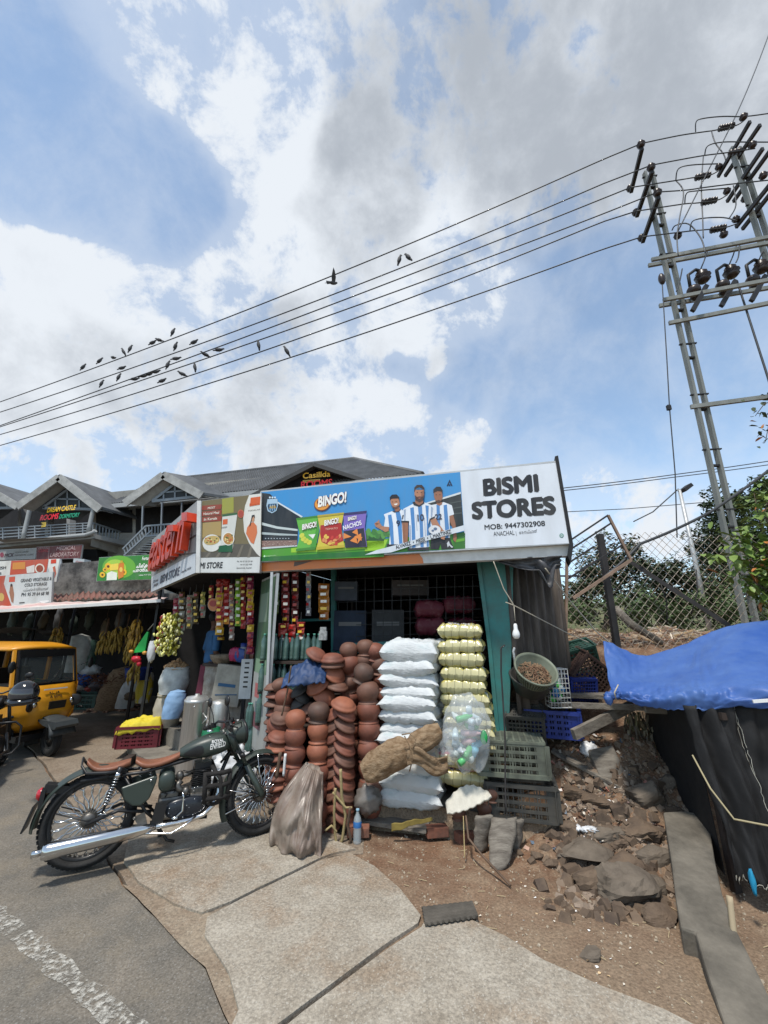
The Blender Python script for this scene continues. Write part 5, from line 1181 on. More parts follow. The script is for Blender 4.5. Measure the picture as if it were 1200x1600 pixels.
# padded crash guard
mb=MB();mb.tube([(1.0,-.10,.68),(1.02,-.24,.66),(1.06,-.27,.60),(1.08,-.27,.45),(1.06,-.24,.38),(1.0,-.10,.32)],.018,8);mb.tube([(1.0,.10,.68),(1.02,.24,.66),(1.08,.27,.52),(1.06,.24,.38),(1.0,.10,.32)],.018,8)
for z in(.64,.53,.42):mb.tube([(.95,-.22,z),(1.08,-.265,z+.01),(1.14,-.25,z+.015)],.023,9)
mb.tube([(.94,-.22,.66),(.95,-.23,.38)],.02,8);mb.tube([(1.14,-.25,.66),(1.13,-.25,.40)],.02,8);mb.build('crash_guard',m_foam,bike)
# settle the body on its wheels: seats, tank and engine sit low and well back between the axles
def knots(x,ks):
    if x<=ks[0][0]:return x+ks[0][1]
    for(a,da),(b,db)in zip(ks,ks[1:]):
        if x<=b:return x+da+(db-da)*(x-a)/(b-a)
    return x+ks[-1][1]
def settle(o,fx,skip=('wheel','front_mudguard','mudguard_stay','rear_mudguard','shock_absorber','rim','tyre','spokes','hub','brake_disc','shock_spring')):
    for c in o.children:
        n_=c.name.split('.')[0]
        if n_ in skip:continue
        if c.type=='MESH':
            for v in c.data.vertices:v.co.x,v.co.z=fx(n_,v.co.x,v.co.z)
        settle(c,fx,skip)
cl01=lambda t:min(1,max(0,t))
def body_fx(n_,x,z):
    if n_ in('lamp_housing','tail_lamp'):return x+.06,z-.03
    return knots(x,[(-.5,.19),(-.40,.12),(-.1,.0),(.1,-.03),(.3,-.10),(.7,-.115),(1.1,-.12)]),z-.075*cl01((z-.25)/.45)
def fork_fx(n_,x,z):return x-.125*cl01((z-RF-.03)/.5),z-.085*cl01((z-RF-.03)/.45)
bike_body=[c for c in bike.children if c.name.split('.')[0]not in('front_fork',)]
for c in bike_body:
    n_=c.name.split('.')[0]
    if n_ in('wheel','rear_mudguard','shock_absorber'):continue
    if c.type=='MESH':
        for v in c.data.vertices:v.co.x,v.co.z=body_fx(n_,v.co.x,v.co.z)
    settle(c,body_fx)
settle(fork,fork_fx)
# ------------------------------------------------------------ black motorcycle at the left edge
b2=thing('motorcycle','dark motorcycle cut off by the left edge, with a crash bar and chrome silencer end','motorcycle',Vector((-4.85,5.35,.035)),rot=(R(-6),0,R(115)),scale=.98)
# front wheel away, rear end towards the street; seen from its right rear
wheel(b2,0,.31,.31,.06,spokes=10,wavy=False,sp_mat=m_blk)
wheel(b2,1.3,.31,.31,.05,spokes=10,wavy=False,sp_mat=m_blk)
saddle(-.1,.62,.80,.80,.2,.26,.09,.03,.05).build('seat',m_blk,b2)
mb=MB();mb.grid(20,24,lambda u,v:tank(u,1-v)+Vector((-.06,0,.03)));mb.build('fuel_tank',M('gloss_black_paint',(.012,.012,.013),.15,spec=.6),b2)
mb=MB();mb.box((.75,0,.40),(.4,.26,.34));mb.box((.8,0,.62),(.2,.18,.2));mb.ball((.72,-.14,.36),(.13,.05,.12),16,9);o=mb.build('engine',m_blk,b2)
mb=MB();mb.tube([(1.0,-.13,.45),(.9,-.18,.24),(.5,-.2,.24),(.3,-.22,.26)],.022,8);mb.build('exhaust_pipe',m_eng,b2)
mb=MB();mb.tube([(.45,-.21,.25),(.35,-.225,.27),(-.25,-.24,.33),(-.3,-.24,.335)],[.03,.052,.056,.045],14);mb.build('silencer',m_chr,b2)
mb=MB();mb.tube([(.65,-.1,.64),(.68,-.30,.62),(.7,-.36,.55),(.68,-.36,.32),(.65,-.30,.24),(.6,-.1,.22)],.014,8);mb.tube([(.65,.1,.64),(.68,.30,.62),(.7,.36,.5),(.65,.30,.24),(.6,.1,.22)],.014,8);mb.build('crash_bar',m_blk,b2)
mb=MB();arc_shell(mb,0,.31,.345,50,175,.16,.02);mb.build('rear_mudguard',m_blk,b2)
mb=MB()
for y in(-.08,.08):mb.tube([(1.3,y,.31),(1.12,y,.9)],.022,8)
mb.build('fork_leg',m_blk,b2)
mb=MB();mb.lathe([(0,-.08),(.07,-.06),(.085,.02),(.07,.05),(0,.06)],18,(1.2,0,.85),ax_h);mb.build('headlamp',m_blk,b2)
mb=MB();mb.tube([(.95,-.38,.98),(1.03,-.2,1.04),(1.09,0,.98),(1.03,.2,1.04),(.95,.38,.98)],.012,8);mb.build('handlebar',m_blk,b2)
mb=MB();mb.tube([(1.02,-.22,1.04),(1.0,-.30,1.15)],.005,6);mb.ball((1.0,-.31,1.19),(.015,.05,.04),12,7);mb.build('mirror',m_blk,b2)
mb=MB();mb.ball((.1,-.16,.34),(.12,.01,.09),12,7);mb.build('chain_guard',m_blk,b2)
mb=MB();mb.box((-.28,0,.55),(.04,.14,.1));mb.build('tail_lamp',m_redl,b2)
hm=thing('helmet','glossy black helmet hung over the mirror of the dark motorcycle','helmet',P(33,1106,4.9))
mb=MB();mb.ball((0,0,.15),(.14,.12,.13),24,14);mb.tube([(-.12,-.05,.07),(0,-.12,.06),(.12,-.04,.07),(.13,.04,.08),(0,.11,.06),(-.12,.05,.07)],.03,8,closed=True);mb.build('shell',M('gloss_black_shell',(.01,.01,.012),.1,spec=.7),hm)
mb=MB();mb.grid(16,8,lambda u,v:Vector((.146*math.cos(-2.6+2.2*u)*math.cos(-.25+.75*v),.126*math.sin(-2.6+2.2*u)*math.cos(-.25+.75*v),.14+.13*math.sin(-.25+.75*v))));mb.build('visor',M('smoked_visor',(.03,.03,.035),.06,spec=.9),hm)
# ------------------------------------------------------------ yellow auto rickshaw
m_yel=M('yellow_body_paint',(.62,.27,.015),.32,n=3,amt=.15,spec=.5)
m_dkpl=M('dark_mudguard_plastic',(.045,.052,.055),.55,n=10,amt=.3)
m_gl=M('clear_windscreen',(.06,.07,.07),.05,spec=.8,alpha=.45)
wa=G(86,1186);au=thing('auto_rickshaw','yellow three-wheeled auto rickshaw with black mudguard parked at the stalls','auto rickshaw',(wa.x-.12,wa.y,.04),R(-20),scale=.98);au.scale=(1,.82,1)
wf=wheel(au,0,.235,.235,.055,spokes=3,wavy=False,disc=False,rimr=.13,sp_mat=m_blk);wf.rotation_euler=(0,0,R(-10))
mb=MB();mb.lathe([(0,-.03),(.07,-.045),(.12,-.03),(.125,.0),(0,.02)],24,(0,0,.225),XZ);o=mb.build('wheel_disc',m_blk,au)
# section profile (x forward, z) of the nose, lofted across the width y
def nose(u,v):
    prof=[(-.30,.30),(-.05,.33),(.14,.44),(.22,.60),(.20,.80),(.13,.95),(.10,.99)]
    t=u*(len(prof)-1);i=min(int(t),len(prof)-2);f_=t-i;x=-.10+prof[i][0]*(1-f_)+prof[i+1][0]*f_;z=prof[i][1]*(1-f_)+prof[i+1][1]*f_
    y=v*2-1;wd=.50+.08*min(1,max(0,(z-.3)/.5));cut=abs(y)**4*.24;return Vector((x-cut,y*wd,z))
mb=MB();mb.grid(24,24,nose);mb.build('front_panel',m_yel,au)
mb=MB()
for s_ in(-1,1):
    vs=[(-.14,s_*.58,.99),(-.10,s_*.57,.50),(-.30,s_*.52,.30),(-.9,s_*.55,.28),(-2.3,s_*.62,.30),(-2.3,s_*.62,.99)]
    mb.add(vs,[tuple(range(6))[::s_]]);mb.box((-.98,s_*.585,1.25),(.07,.04,.56));mb.box((-2.2,s_*.6,1.25),(.1,.04,.56))
mb.build('side_panel',m_yel,au)
for s_ in(-1,1):mb=MB();mb.bar((-.20,s_*.575,.98),(-.36,s_*.55,1.51),.045,.05);mb.build('windscreen_pillar',m_yel,au)
def roof(u,v):
    x=-.28-2.1*u;y=(v*2-1);k=(1-abs(y)**3);e=1-(1-min(1,u*6))**2;return Vector((x-(abs(y)**4)*.12,y*.62,1.50+.10*k*(.25+.75*e)))
mb=MB();mb.grid(20,18,roof);o=mb.build('roof',m_yel,au);o.modifiers.new('t','SOLIDIFY').thickness=.03
mb=MB();mb.add([(-.17,-.50,1.02),(-.17,.50,1.02),(-.31,.49,1.49),(-.31,-.49,1.49)],[(0,1,2,3)]);mb.build('windscreen',m_gl,au)
mb=MB();cs=[Vector((-.155,-.53,1.0)),Vector((-.155,.53,1.0)),Vector((-.30,.51,1.50)),Vector((-.30,-.51,1.50))]
for a,b in zip(cs,cs[1:]+cs[:1]):mb.bar(a,b,.035,.02)
mb.bar(cs[3]-Vector((-.018,0,.05)),cs[2]-Vector((-.018,0,.05)),.015,.10);mb.tube([(-.14,.05,1.01),(-.19,.22,1.2)],.006,5);mb.build('windscreen_rubber',m_blk,au)
mb=MB();mb.box((-.45,0,.99),(.5,1.0,.04));mb.box((-1.4,0,.75),(.2,1.0,.9));mb.box((-1.0,-.1,.5),(.9,.8,.3));mb.box((-2.25,0,1.05),(.06,1.1,.85));mb.tube([(-.35,-.2,1.0),(-.5,0,1.05),(-.35,.2,1.0)],.014,6);mb.build('cab_interior',m_blk,au)
for s_ in(-1,1):
    rot=Matrix.Rotation(R(16),3,'Y')@Matrix.Rotation(R(s_*24),3,'Z').to_3x3()
    mb=MB();mb.ball((.06,s_*.36,.73),(.03,.15,.09),20,10,Matrix.Rotation(R(s_*-30),3,'Z'),sq=.75);h_=mb.build('headlight',m_blk,au)
    mb=MB();mb.ball((.09,s_*.33,.735),(.02,.045,.045),14,8);mb.ball((.055,s_*.41,.73),(.02,.03,.035),12,7);mb.build('lamp_glass',m_chr,h_)
    mb=MB();mb.tube([(-.14,s_*.57,1.25),(-.08,s_*.68,1.3)],.007,6);mb.ball((-.08,s_*.72,1.28),(.02,.06,.085),12,8);mb.build('mirror',m_blk,au)
    mb=MB();mb.ball((.0,s_*.60,.60),(.06,.02,.02),10,6);mb.build('indicator',m_blk,au)
mb=MB();mb.box((.115,.05,.70),(.02,.3,.11),Matrix.Rotation(R(4),3,'Y'));mb.build('grille',m_blk,au)
mb=MB();mb.box((.075,.0,.93),(.01,.42,.02),Matrix.Rotation(R(-25),3,'Y'));mb.build('trim_strip',m_alu,au)
def fender(u,v):
    a=R(200-185*u);y=v*2-1;rr=.30+.02*(1-y*y);z=.225+rr*math.sin(a)*1.05;return Vector((rr*1.15*math.cos(a),y*(.14+.1*max(0,math.cos(a))),max(z,.30)if u>.5 else z))
mb=MB();mb.grid(24,8,fender);o=mb.build('mudguard',m_dkpl,au);o.modifiers.new('t','SOLIDIFY').thickness=.02
mb=MB();mb.prism([(-.1,.52),(.36,.50),(.40,.44),(.36,.40),(.1,.44)],-.2,.2);mb.build('bumper',m_dkpl,au)
mb=MB();mb.bar((-.5,0,.3),(0,.0,.25),.05);mb.tube([(-.1,-.07,.55),(0,-.07,.225)],.02,8);mb.box((-1.0,0,.27),(1.6,.9,.08));mb.build('chassis',m_blk,au)
for c_ in au.children:
    n_=c_.name.split('.')[0];dx=0 if n_ in('wheel','wheel_disc','chassis')else(-.10 if n_ in('mudguard','bumper')else-.20)
    for m2 in([c_]+list(c_.children)):
        if dx and m2.type=='MESH':
            for v in m2.data.vertices:v.co.x+=dx
vs,fs=text_mesh('KL 24\nA 6098',.01);mb=MB();x0=min(v.x for v in vs);x1=max(v.x for v in vs);y0=min(v.y for v in vs);y1=max(v.y for v in vs)
mb.add([Vector((-.088-.06*((v.y-y0)/(y1-y0)),-.10+.22*(v.x-x0)/(x1-x0),.80+.10*(v.y-y0)/(y1-y0)))for v in vs],fs);mb.build('number_lettering',m_blk,au)
# ------------------------------------------------------------ power poles and lines
m_pole=M('galvanised_pole',(.24,.245,.225),.6,.3,n=3,col2=(.17,.18,.165),bump=.2,bscale=15,stretch=(1,1,.3))
m_steel=M('dark_crossarm',(.03,.03,.032),.6,.3)
m_ins=M('brown_insulator',(.028,.018,.015),.35)
m_wire=M('line_wire',(.05,.052,.055),.5,.3)
Q1=Vector((5.89,6.6,0));Q2=Vector((7.77,6.4,0))
def pole(name,q,top,label):
    t=thing(name,label,'utility pole',(q.x,q.y,1.3))
    for dx in(-.085,.085):
        mb=MB();mb.bar(q+Vector((dx-.2,0,1.2)),q+Vector((dx,0,top)),.09,.05);mb.build('pole_leg',m_pole,t,True)
    k=2.4
    while k<top:
        q_=q-Vector((.2*(top-k)/(top-1.2),0,0));mb=MB();mb.box(q_+Vector((0,0,k)),(.12,.07,.03));mb.build('batten',m_steel,t,True);mb=MB();mb.bar(q_+Vector((-.15,0,k+.3)),q_+Vector((.15,-.04,k+.3)),.04,.02);mb.build('step_bar',m_steel,t,True);k+=1.1
    return t
p1_=pole('power_pole',Q1,11.65,'tall twin-leg grey power pole nearer the shop, with three short crossarms')
p2_=pole('power_pole',Q2,12.1,'tall twin-leg grey power pole at the right edge, carrying slanted crossarms')
def ins(mb,c,up=1,s=1.0):
    mb.lathe([(0,0),(.045*s,0),(.075*s,.03*s),(.05*s,.05*s),(.085*s,.075*s),(.05*s,.1*s),(.06*s,.13*s),(.03*s,.16*s),(0,.165*s)],10,c)
def hz(px,py,z):return G(px,py,z)
tips=[]
for(a,b)in(((1003,232),(986,300)),((1019,268),(995,338)),((1029,308),(1004,378))):
    A=P(*a,6.15);B=G(b[0],b[1],A.z);mb=MB();mb.bar(A,B,.07,.08);mb.build('crossarm',m_steel,p1_,True)
    for e in(A,B):
        mb=MB();ins(mb,e+Vector((0,0,.05)),s=1.0);mb.build('insulator',m_ins,p1_,True);tips.append(e+Vector((0,0,.24)))
# crossarms of the right pole: pairs of steel channels
for(a,b)in(((1172,190),(1122,276)),((1188,195),(1133,275)),((1192,232),(1136,315)),((1206,232),(1146,315)),((1206,285),(1150,355)),((1218,285),(1160,358))):
    A=P(*a,5.8);B=G(b[0],b[1],A.z);mb=MB();mb.bar(A,B,.05,.08);mb.build('crossarm',m_steel,p2_,True)
for(x,y,D)in((1163,186,5.8),(1177,230,5.8),(1124,264,6.7),(1137,302,6.7),(1194,278,5.8),(1151,346,6.6),(1165,314,6.5),(1132,370,6.3),(1060,372,6.3)):
    mb=MB();ins(mb,P(x,y,D),s=.9);mb.build('insulator',m_ins,p2_,True)
# beams between the poles
for i,(ya,yb,x0,off,lb)in enumerate(((406,371,1018,-.12,'upper pale steel beam of the highest pair between the poles'),(415,380,1013,.12,'lower pale steel beam of the highest pair between the poles'),(469,438,1036,-.12,'pale front beam under the drum-shaped switches'),(478,450,1030,.12,'dark rear beam under the drum-shaped switches'),(505,474,1045,0,'single pale beam below the switch beams'),(636,620,1079,0,'lowest pale beam crossing to the leaves at the right edge'))):
    A=P(x0,ya,6.6+off);B=P(1290,ya+(yb-ya)*(1290-x0)/(1200-x0),6.3+off);B.z=A.z;B=G(1290,ya+(yb-ya)*(1290-x0)/(1200-x0),A.z)
    mb=MB();mb.bar(A,B,.05,.075);tag(mb.build('cross_beam',m_pole),lb,'beam')
for i,x in enumerate((1092,1137,1184)):
    t=thing('switch',f'black drum-shaped line switch on the beam, {("left", "middle", "right")[i]} of three','switch',P(x,468-(x-1092)*.17,6.5))
    y0=468-(x-1092)*.17;s1=P(x-8,y0-14,6.4);s2=P(x+6,y0-34,6.4)
    mb=MB();mb.ball(s1,(.12,.12,.11),12,8);mb.ball(s1+Vector((.03,0,-.14)),(.11,.11,.08),12,8);ins(mb,s2-Vector((0,0,.1)),s=1.7);mb.build('drum',m_ins,t,True)
    mb=MB();mb.tube([s1+Vector((-.05,0,.1)),s1+Vector((-.03,0,.38)),s2+Vector((-.1,0,.2)),s2+Vector((0,0,.16))],.03,6);mb.bar(P(x+12,y0-22,6.3),P(x-10,y0+18,6.3),.05,.08);mb.build('fuse_arm',m_steel,t,True)
    mb=MB();mb.tube([s2+Vector((0,0,.2)),P(x+8,y0-60,6.4),P(x+14,y0-78,6.4)],.012,5);mb.build('lead',m_wire,t,True)
# the six lines
LN=[((940,250),(642,380),(0,628)),((940,288),(700,389),(0,644)),((940,311),(700,406),(0,665)),((940,335),(700,425.5),(0,667)),((940,347),(700,443),(0,679)),((940,390),(700,476),(0,696))]
starts=[(1003,224),(1018,258),(985,293),(1028,300),(994,330),(1003,370)]
wires=[]
def wire_pt(w,px):
    """point of line w where it crosses picture column px"""
    pts=wires[w]
    for a,b in zip(pts,pts[1:]):
        ax,bxx=prj(a)[0],prj(b)[0]
        if bxx<=px<=ax:return a.lerp(b,(ax-px)/(ax-bxx))
    return pts[-1]
def prj(p):
    d=p-Vector((0,0,CAMZ));f=d.y*cF+d.z*sF;u=d.z*cF-d.y*sF;return 600+FPX*d.x/f,800-FPX*u/f
Wt=Vector((0,0,0))
for i,((a,b,c),s_)in enumerate(zip(LN,starts)):
    cols=[(s_,6.3),(a,6.9),(b,9.2),(c,17.0)]
    pts=[]
    sx=[s_[0],a[0],b[0],c[0]];sy=[s_[1],a[1],b[1],c[1]]
    for k in range(48):
        x=sx[0]-(sx[0]+160)*k/47
        # Lagrange through the last three, straight at the pole end
        if x>a[0]:y=s_[1]+(a[1]-s_[1])*(s_[0]-x)/(s_[0]-a[0])
        else:
            y=a[1]*(x-b[0])*(x-c[0])/((a[0]-b[0])*(a[0]-c[0]))+b[1]*(x-a[0])*(x-c[0])/((b[0]-a[0])*(b[0]-c[0]))+c[1]*(x-a[0])*(x-b[0])/((c[0]-a[0])*(c[0]-b[0]))
        t=(s_[0]-x)/s_[0];r=ray(x,y);inv=(1-t)/6.3+t/17.0;f0=r.y
        pts.append(P(x,y,1/inv))
    wires.append(pts);mb=MB();mb.tube(pts,[.013+.008*k/47 for k in range(48)],5)
    o=mb.build('power_line',m_wire);tag(o,f'power line running to the left pole, {["topmost", "second", "third", "fourth", "fifth", "lowest"][i]} of the six at the left edge','wire','power lines crossing the sky')
# jumper loops and leads round the poles
jump=[[(1003,224),(1060,212),(1100,206),(1120,203),(1150,196),(1163,188)],[(1087,206),(1088,190),(1100,185),(1130,182),(1165,182),(1210,176)],[(1018,258),(1060,250),(1100,243),(1140,238),(1180,232)],[(1101,243),(1106,228),(1130,222),(1170,222),(1215,222)],
        [(985,293),(1056,282),(1080,278),(1108,274),(1124,266)],[(1056,282),(1060,264),(1080,258),(1122,256)],[(1028,300),(1072,297),(1100,293),(1140,288),(1215,280)],[(994,330),(1066,319),(1090,317),(1120,313),(1137,304)],[(1070,319),(1073,302),(1090,298),(1137,294)],
        [(1003,370),(1078,361),(1100,359),(1130,356),(1150,350)],[(1078,361),(1082,346),(1100,341),(1130,340),(1151,345)],[(1056,282),(1068,300),(1062,340),(1058,370),(1060,400)],[(1099,245),(1096,290),(1098,340),(1099,372)],[(1112,206),(1118,224),(1130,240),(1134,250)],[(1210,30),(1180,110),(1150,180),(1110,260),(1060,360)],[(1050,360),(1056,352),(1076,350),(1095,372),(1102,395)],[(1146,290),(1150,320),(1140,340)],[(1066,420),(1062,440),(1057,455)],[(1156,380),(1154,400),(1150,410)]]
for i,js in enumerate(jump):
    pts=[Vector(P(x,y,6.3-(.5*k/len(js))))for k,(x,y)in enumerate(js)];sm=[]
    for k in range(len(pts)-1):
        a=pts[max(0,k-1)];b=pts[k];c=pts[k+1];d=pts[min(len(pts)-1,k+2)]
        for j in range(5):
            t=j/5;sm.append(.5*((2*b)+(c-a)*t+(2*a-5*b+4*c-d)*t*t+(3*b-a-3*c+d)*t**3))
    sm.append(pts[-1]);mb=MB();mb.tube(sm,.012,5);mb.build('jumper_wire',m_wire,p2_,True)
for i,(x,y,n_)in enumerate(((1135,199,6),(1098,276,5),(1108,315,5),(1122,358,5),(1150,238,4))):
    for k in range(1):
        mb=MB();A=P(x-12,y+2,6.1);B=P(x+12,y-3,6.1);mb.tube([A,B],.018,6)
        d=(B-A)/n_
        for j in range(n_):mb.tube([A+d*(j+.4),A+d*(j+.5),A+d*(j+.6)],[.03,.065,.03],8)
        mb.build('strain_insulator',m_ins,p2_,True)
# stay wire with turnbuckle, and the others
def strand(name,pxs,Ds,r,label,mat=None,sag=0,cat='wire'):
    pts=[P(x,y,D)for(x,y),D in zip(pxs,Ds)];mb=MB();sm=[]
    for a,b in zip(pts,pts[1:]):
        for j in range(8):t=j/8;sm.append(a.lerp(b,t)-Vector((0,0,sag*4*t*(1-t))))
    sm.append(pts[-1]);mb.tube(sm,r,5);return tag(mb.build(name,mat or m_wire),label,cat)
st_=strand('stay_wire',[(1034,430),(1042,560),(1046,634),(1055,740),(1058,840)],[6.3,6.3,6.3,6.3,6.3],.010,'thin stay wire hanging straight down left of the nearer power pole')
mb=MB();mb.box(P(1045,637,6.3),(.06,.05,.09));mb.build('turnbuckle',m_steel,st_,True)
mb=MB();mb.ball(P(1034,436,6.3),(.06,.06,.13),10,7);mb.build('stay_insulator',m_ins,st_,True)
strand('stay_wire',[(1152,440),(1200,590),(1230,690)],[6.3,6.1,6.0],.018,'slanting stay wire leaving the right edge of the picture')
strand('black_cable',[(1230,712),(1110,800),(1000,850),(940,905)],[5.6,5.5,5.4,5.3],.020,'thick black cable slanting down across the fence from the right',sag=.02)
strand('service_wire',[(1230,716),(1050,742),(885,762),(700,785)],[16,16,16,16],.02,'thin pale service wire just above the end of the signboard',sag=.02)
strand('service_wire',[(1230,722),(1050,746),(885,766),(700,790)],[17,17,17,17],.02,'second thin service wire close under the pale one',sag=.02)
strand('service_wire',[(1100,785),(980,795),(880,800)],[18,18,18],.018,'faint service wire passing left of the lamp post')
# lamp post far behind the fence
t=thing('street_lamp','slim grey lamp post with a dark floodlight behind the wire fence','street lamp',P(1092,990,13))
A=P(1062,766,13);B=Vector((A.x,A.y,1.5));mb=MB();mb.cyl(B,A,.075,.055,8);mb.build('post',m_alu,t,True)
mb=MB();mb.box(A+Vector((.18,-.05,.05)),(.34,.3,.12),Matrix.Rotation(R(-35),3,'Y'));mb.build('floodlight',m_steel,t,True)
mb=MB();mb.bar(A+Vector((-.1,0,0)),A+Vector((.2,0,.02)),.05);mb.build('bracket',m_alu,t,True)
strand('lamp_cable',[(1060,764),(1020,800),(990,815)],[13,13,13],.02,'thin cable running from the lamp post down to the left')
# ------------------------------------------------------------ pigeons
m_bird=M('pigeon_grey',(.035,.037,.042),.7,n=9,col2=(.07,.07,.075))
def pigeon(w,px,flip=1,upright=.3):
    """one pigeon perched on line w at picture column px"""
    p=wire_pt(w,px);d=Vector((1,0,0))
    return p
def bird_mesh(pitch):
    mb=MB();r_=Matrix.Rotation(R(-pitch),3,'Y')
    mb.ball(r_@Vector((0,0,.0)),(.115,.052,.056),14,8,r_);hd_=r_@Vector((.12,0,0))+Vector((.01,0,.04));mb.ball(hd_,(.034,.027,.03),10,7)
    mb.tube([r_@Vector((.07,0,.01)),hd_],[.042,.026],8);mb.tube([hd_+Vector((.02,0,0)),hd_+Vector((.055,0,-.01))],[.010,.002],5)
    t0=r_@Vector((-.08,0,0));t1=r_@Vector((-.21,0,-.01));mb.tube([t0,(t0+t1)/2,t1],[.038,.030,.022],8,flat=.6)
    for s_ in(-1,1):mb.ball(r_@Vector((-.02,s_*.045,.005)),(.11,.014,.042),10,6,r_);mb.tube([Vector((.01,s_*.018,-.03)),Vector((.012,s_*.018,-.085))],.005,5)
    o=mb.build('pigeon',m_bird);me=o.data;bpy.data.objects.remove(o)
    zmin=min(v.co.z for v in me.vertices)
    return me
bm=[bird_mesh(15),bird_mesh(55),bird_mesh(75)]
birds=[(0,128,1,1),(0,154,1,1),(0,176,0,-1),(0,191,1,-1),(0,202,2,1),(0,237,0,1),(0,248,0,-1),(0,269,2,1),(1,189,0,1),(1,273,2,1),(1,302,0,1),(3,320,0,-1),(3,341,0,1),(2,157,2,1),(2,184,2,1),(3,209,0,1),(3,223,0,1),(3,232,0,1),(3,242,0,1),(3,261,2,1),(2,274,0,1),(4,252,0,1),(4,284,0,-1),(4,302,2,-1),(4,402,2,-1),(5,447,1,-1),(1,625,2,1),(1,638,1,-1)]
from collections import defaultdict
cnt=defaultdict(int);LNM=['topmost line','second line','third line','fourth line','fifth line','lowest line']
birds.sort(key=lambda b:(b[0],b[1]))
tot=defaultdict(int)
for b in birds:tot[b[0]]+=1
for(w,x,k,f)in birds:
    o=bpy.data.objects.new('pigeon',bm[k]);COL.objects.link(o);p=wire_pt(w,x);o.location=p+Vector((0,0,.085));o.scale=(f*.92,.92,.92);o.rotation_euler=(0,0,R(rn.uniform(-25,25)));o.scale=(.92,)*3
    if f<0:o.rotation_euler.z+=math.pi
    cnt[w]+=1;lb='only pigeon' if tot[w]==1 else f'{["", "leftmost", "second", "third", "fourth", "fifth", "sixth", "seventh", "eighth", "ninth"][cnt[w]]} pigeon from the left' if cnt[w]>1 else 'leftmost pigeon'
    tag(o,f'{lb} sitting on the {LNM[w]}','bird','pigeons on the power lines')
fl=thing('pigeon','dark pigeon flying with wings raised between the two upper lines','bird',P(520,442,9))
mb=MB();c=Vector((0,0,0));mb.ball(c,(.11,.05,.05),14,8);mb.ball((.12,0,.02),(.035,.028,.03),10,7);mb.tube([(-.08,0,0),(-.2,0,-.02)],[.035,.05],8,flat=.3);mb.tube([(.07,0,0),(.12,0,.02)],[.04,.028],8);mb.build('body',m_bird,fl)
for s_ in(-1,1):
    mb=MB();o2=[(.06,0),(.07,.12),(.02,.26),(-.03,.33),(-.05,.24),(-.07,.10),(-.05,0)]
    ang=R(62 if s_<0 else 25);mb.prism(o2,-.004,.004,lambda x,y,t:(x,s_*(.04+y*math.cos(ang)),.02+y*math.sin(ang)+t));mb.build('wing',m_bird,fl)
fl.rotation_euler=(R(10),R(-20),R(35))
# ------------------------------------------------------------ chain-link fence
m_mesh=M('rusty_galvanised_wire',(.30,.27,.23),.6,.3,n=3,col2=(.20,.15,.11))
m_postd=M('dark_fence_angle',(.035,.032,.032),.7,n=5,amt=.4)
FA=P(872,828,5.75);FB=P(1290,828,5.3);FD=Vector((FB.x-FA.x,FB.y-FA.y,0));FW=FD.length;FDn=FD.normalized()
fz0,fz1=1.55,3.12
cf=thing('chain_link_fence','rusty diamond-mesh wire fence on dark angle posts above the rubble bank','fence',FA.lerp(FB,.5)*1.0)
cf.location.z=1.6
mb=MB();s_=.105;n=int(FW/s_)+30
def fpt(u,z):
    bend=.06*noise.noise(Vector((u*.9,z,1)));top=(.05*math.sin(u*1.7)+.09*noise.noise(Vector((u*.8,0,7))))*max(0,(z-fz0)/(fz1-fz0))
    return Vector((FA.x,FA.y,0))+FDn*u+Vector((FDn.y,-FDn.x,0))*bend+Vector((0,0,z+top))
nz_=int((fz1-fz0)/s_*1.0)
dzz=(fz1-fz0)/nz_
for i in range(-nz_,int(FW/s_)+1):
    for sgn in(1,-1):
        pts=[]
        for j in range(nz_+1):
            u=(i+j)*s_ if sgn>0 else(i+nz_-j)*s_
            if 0<=u<=FW:pts.append(fpt(u,fz0+dzz*j)+Vector((0,.004*sgn,0)))
        if len(pts)>1:mb.tube(pts,.0034,3,caps=False,smooth=False)
mb.build('wire_mesh',m_mesh,cf,True)
for(x,y0,y1,w,D)in((937,835,1015,.075,5.66),(1320,800,1000,.07,5.3)):
    mb=MB();A=P(x,y0,D);mb.bar(Vector((A.x,A.y,1.4)),A,w,w);mb.build('post',m_postd,cf,True)
mb=MB();mb.bar(P(985,878,5.6),P(1140,978,5.1),.045,.05);mb.build('brace',m_postd,cf,True)
for a,b,r in(((1088,890),(1080,960),.008),((1030,905),(1042,975),.008)):mb=MB();mb.tube([P(*a,5.5),P((a[0]+b[0])/2+6,(a[1]+b[1])/2,5.5),P(*b,5.5)],r,5);mb.build('bent_wire',m_postd,cf,True)
# rusty gate-like frame behind the sign
gt=thing('barrier','rusty leaning barrier of thin bars between the signboard end and the fence','barrier',P(930,930,5.3))
m_rustb=M('pale_rusty_bar',(.30,.20,.14),.7,n=6,amt=.4)
mb=MB();mb.bar(P(950,805,5.3),P(986,875,5.3),.03);mb.bar(P(986,875,5.3),P(895,935,5.3),.035);mb.bar(P(886,860,5.3),P(884,1000,5.3),.03);mb.build('frame_bar',m_rustb,gt,True)
mb=MB()
for a,b in(((893,843),(950,805)),((892,858),(954,818)),((888,880),(928,854)),((886,905),(975,850))):mb.bar(P(*a,5.32),P(*b,5.32),.022)
mb.bar(P(868,900,5.32),P(905,900,5.32),.02);mb.build('rail',m_postd,gt,True)
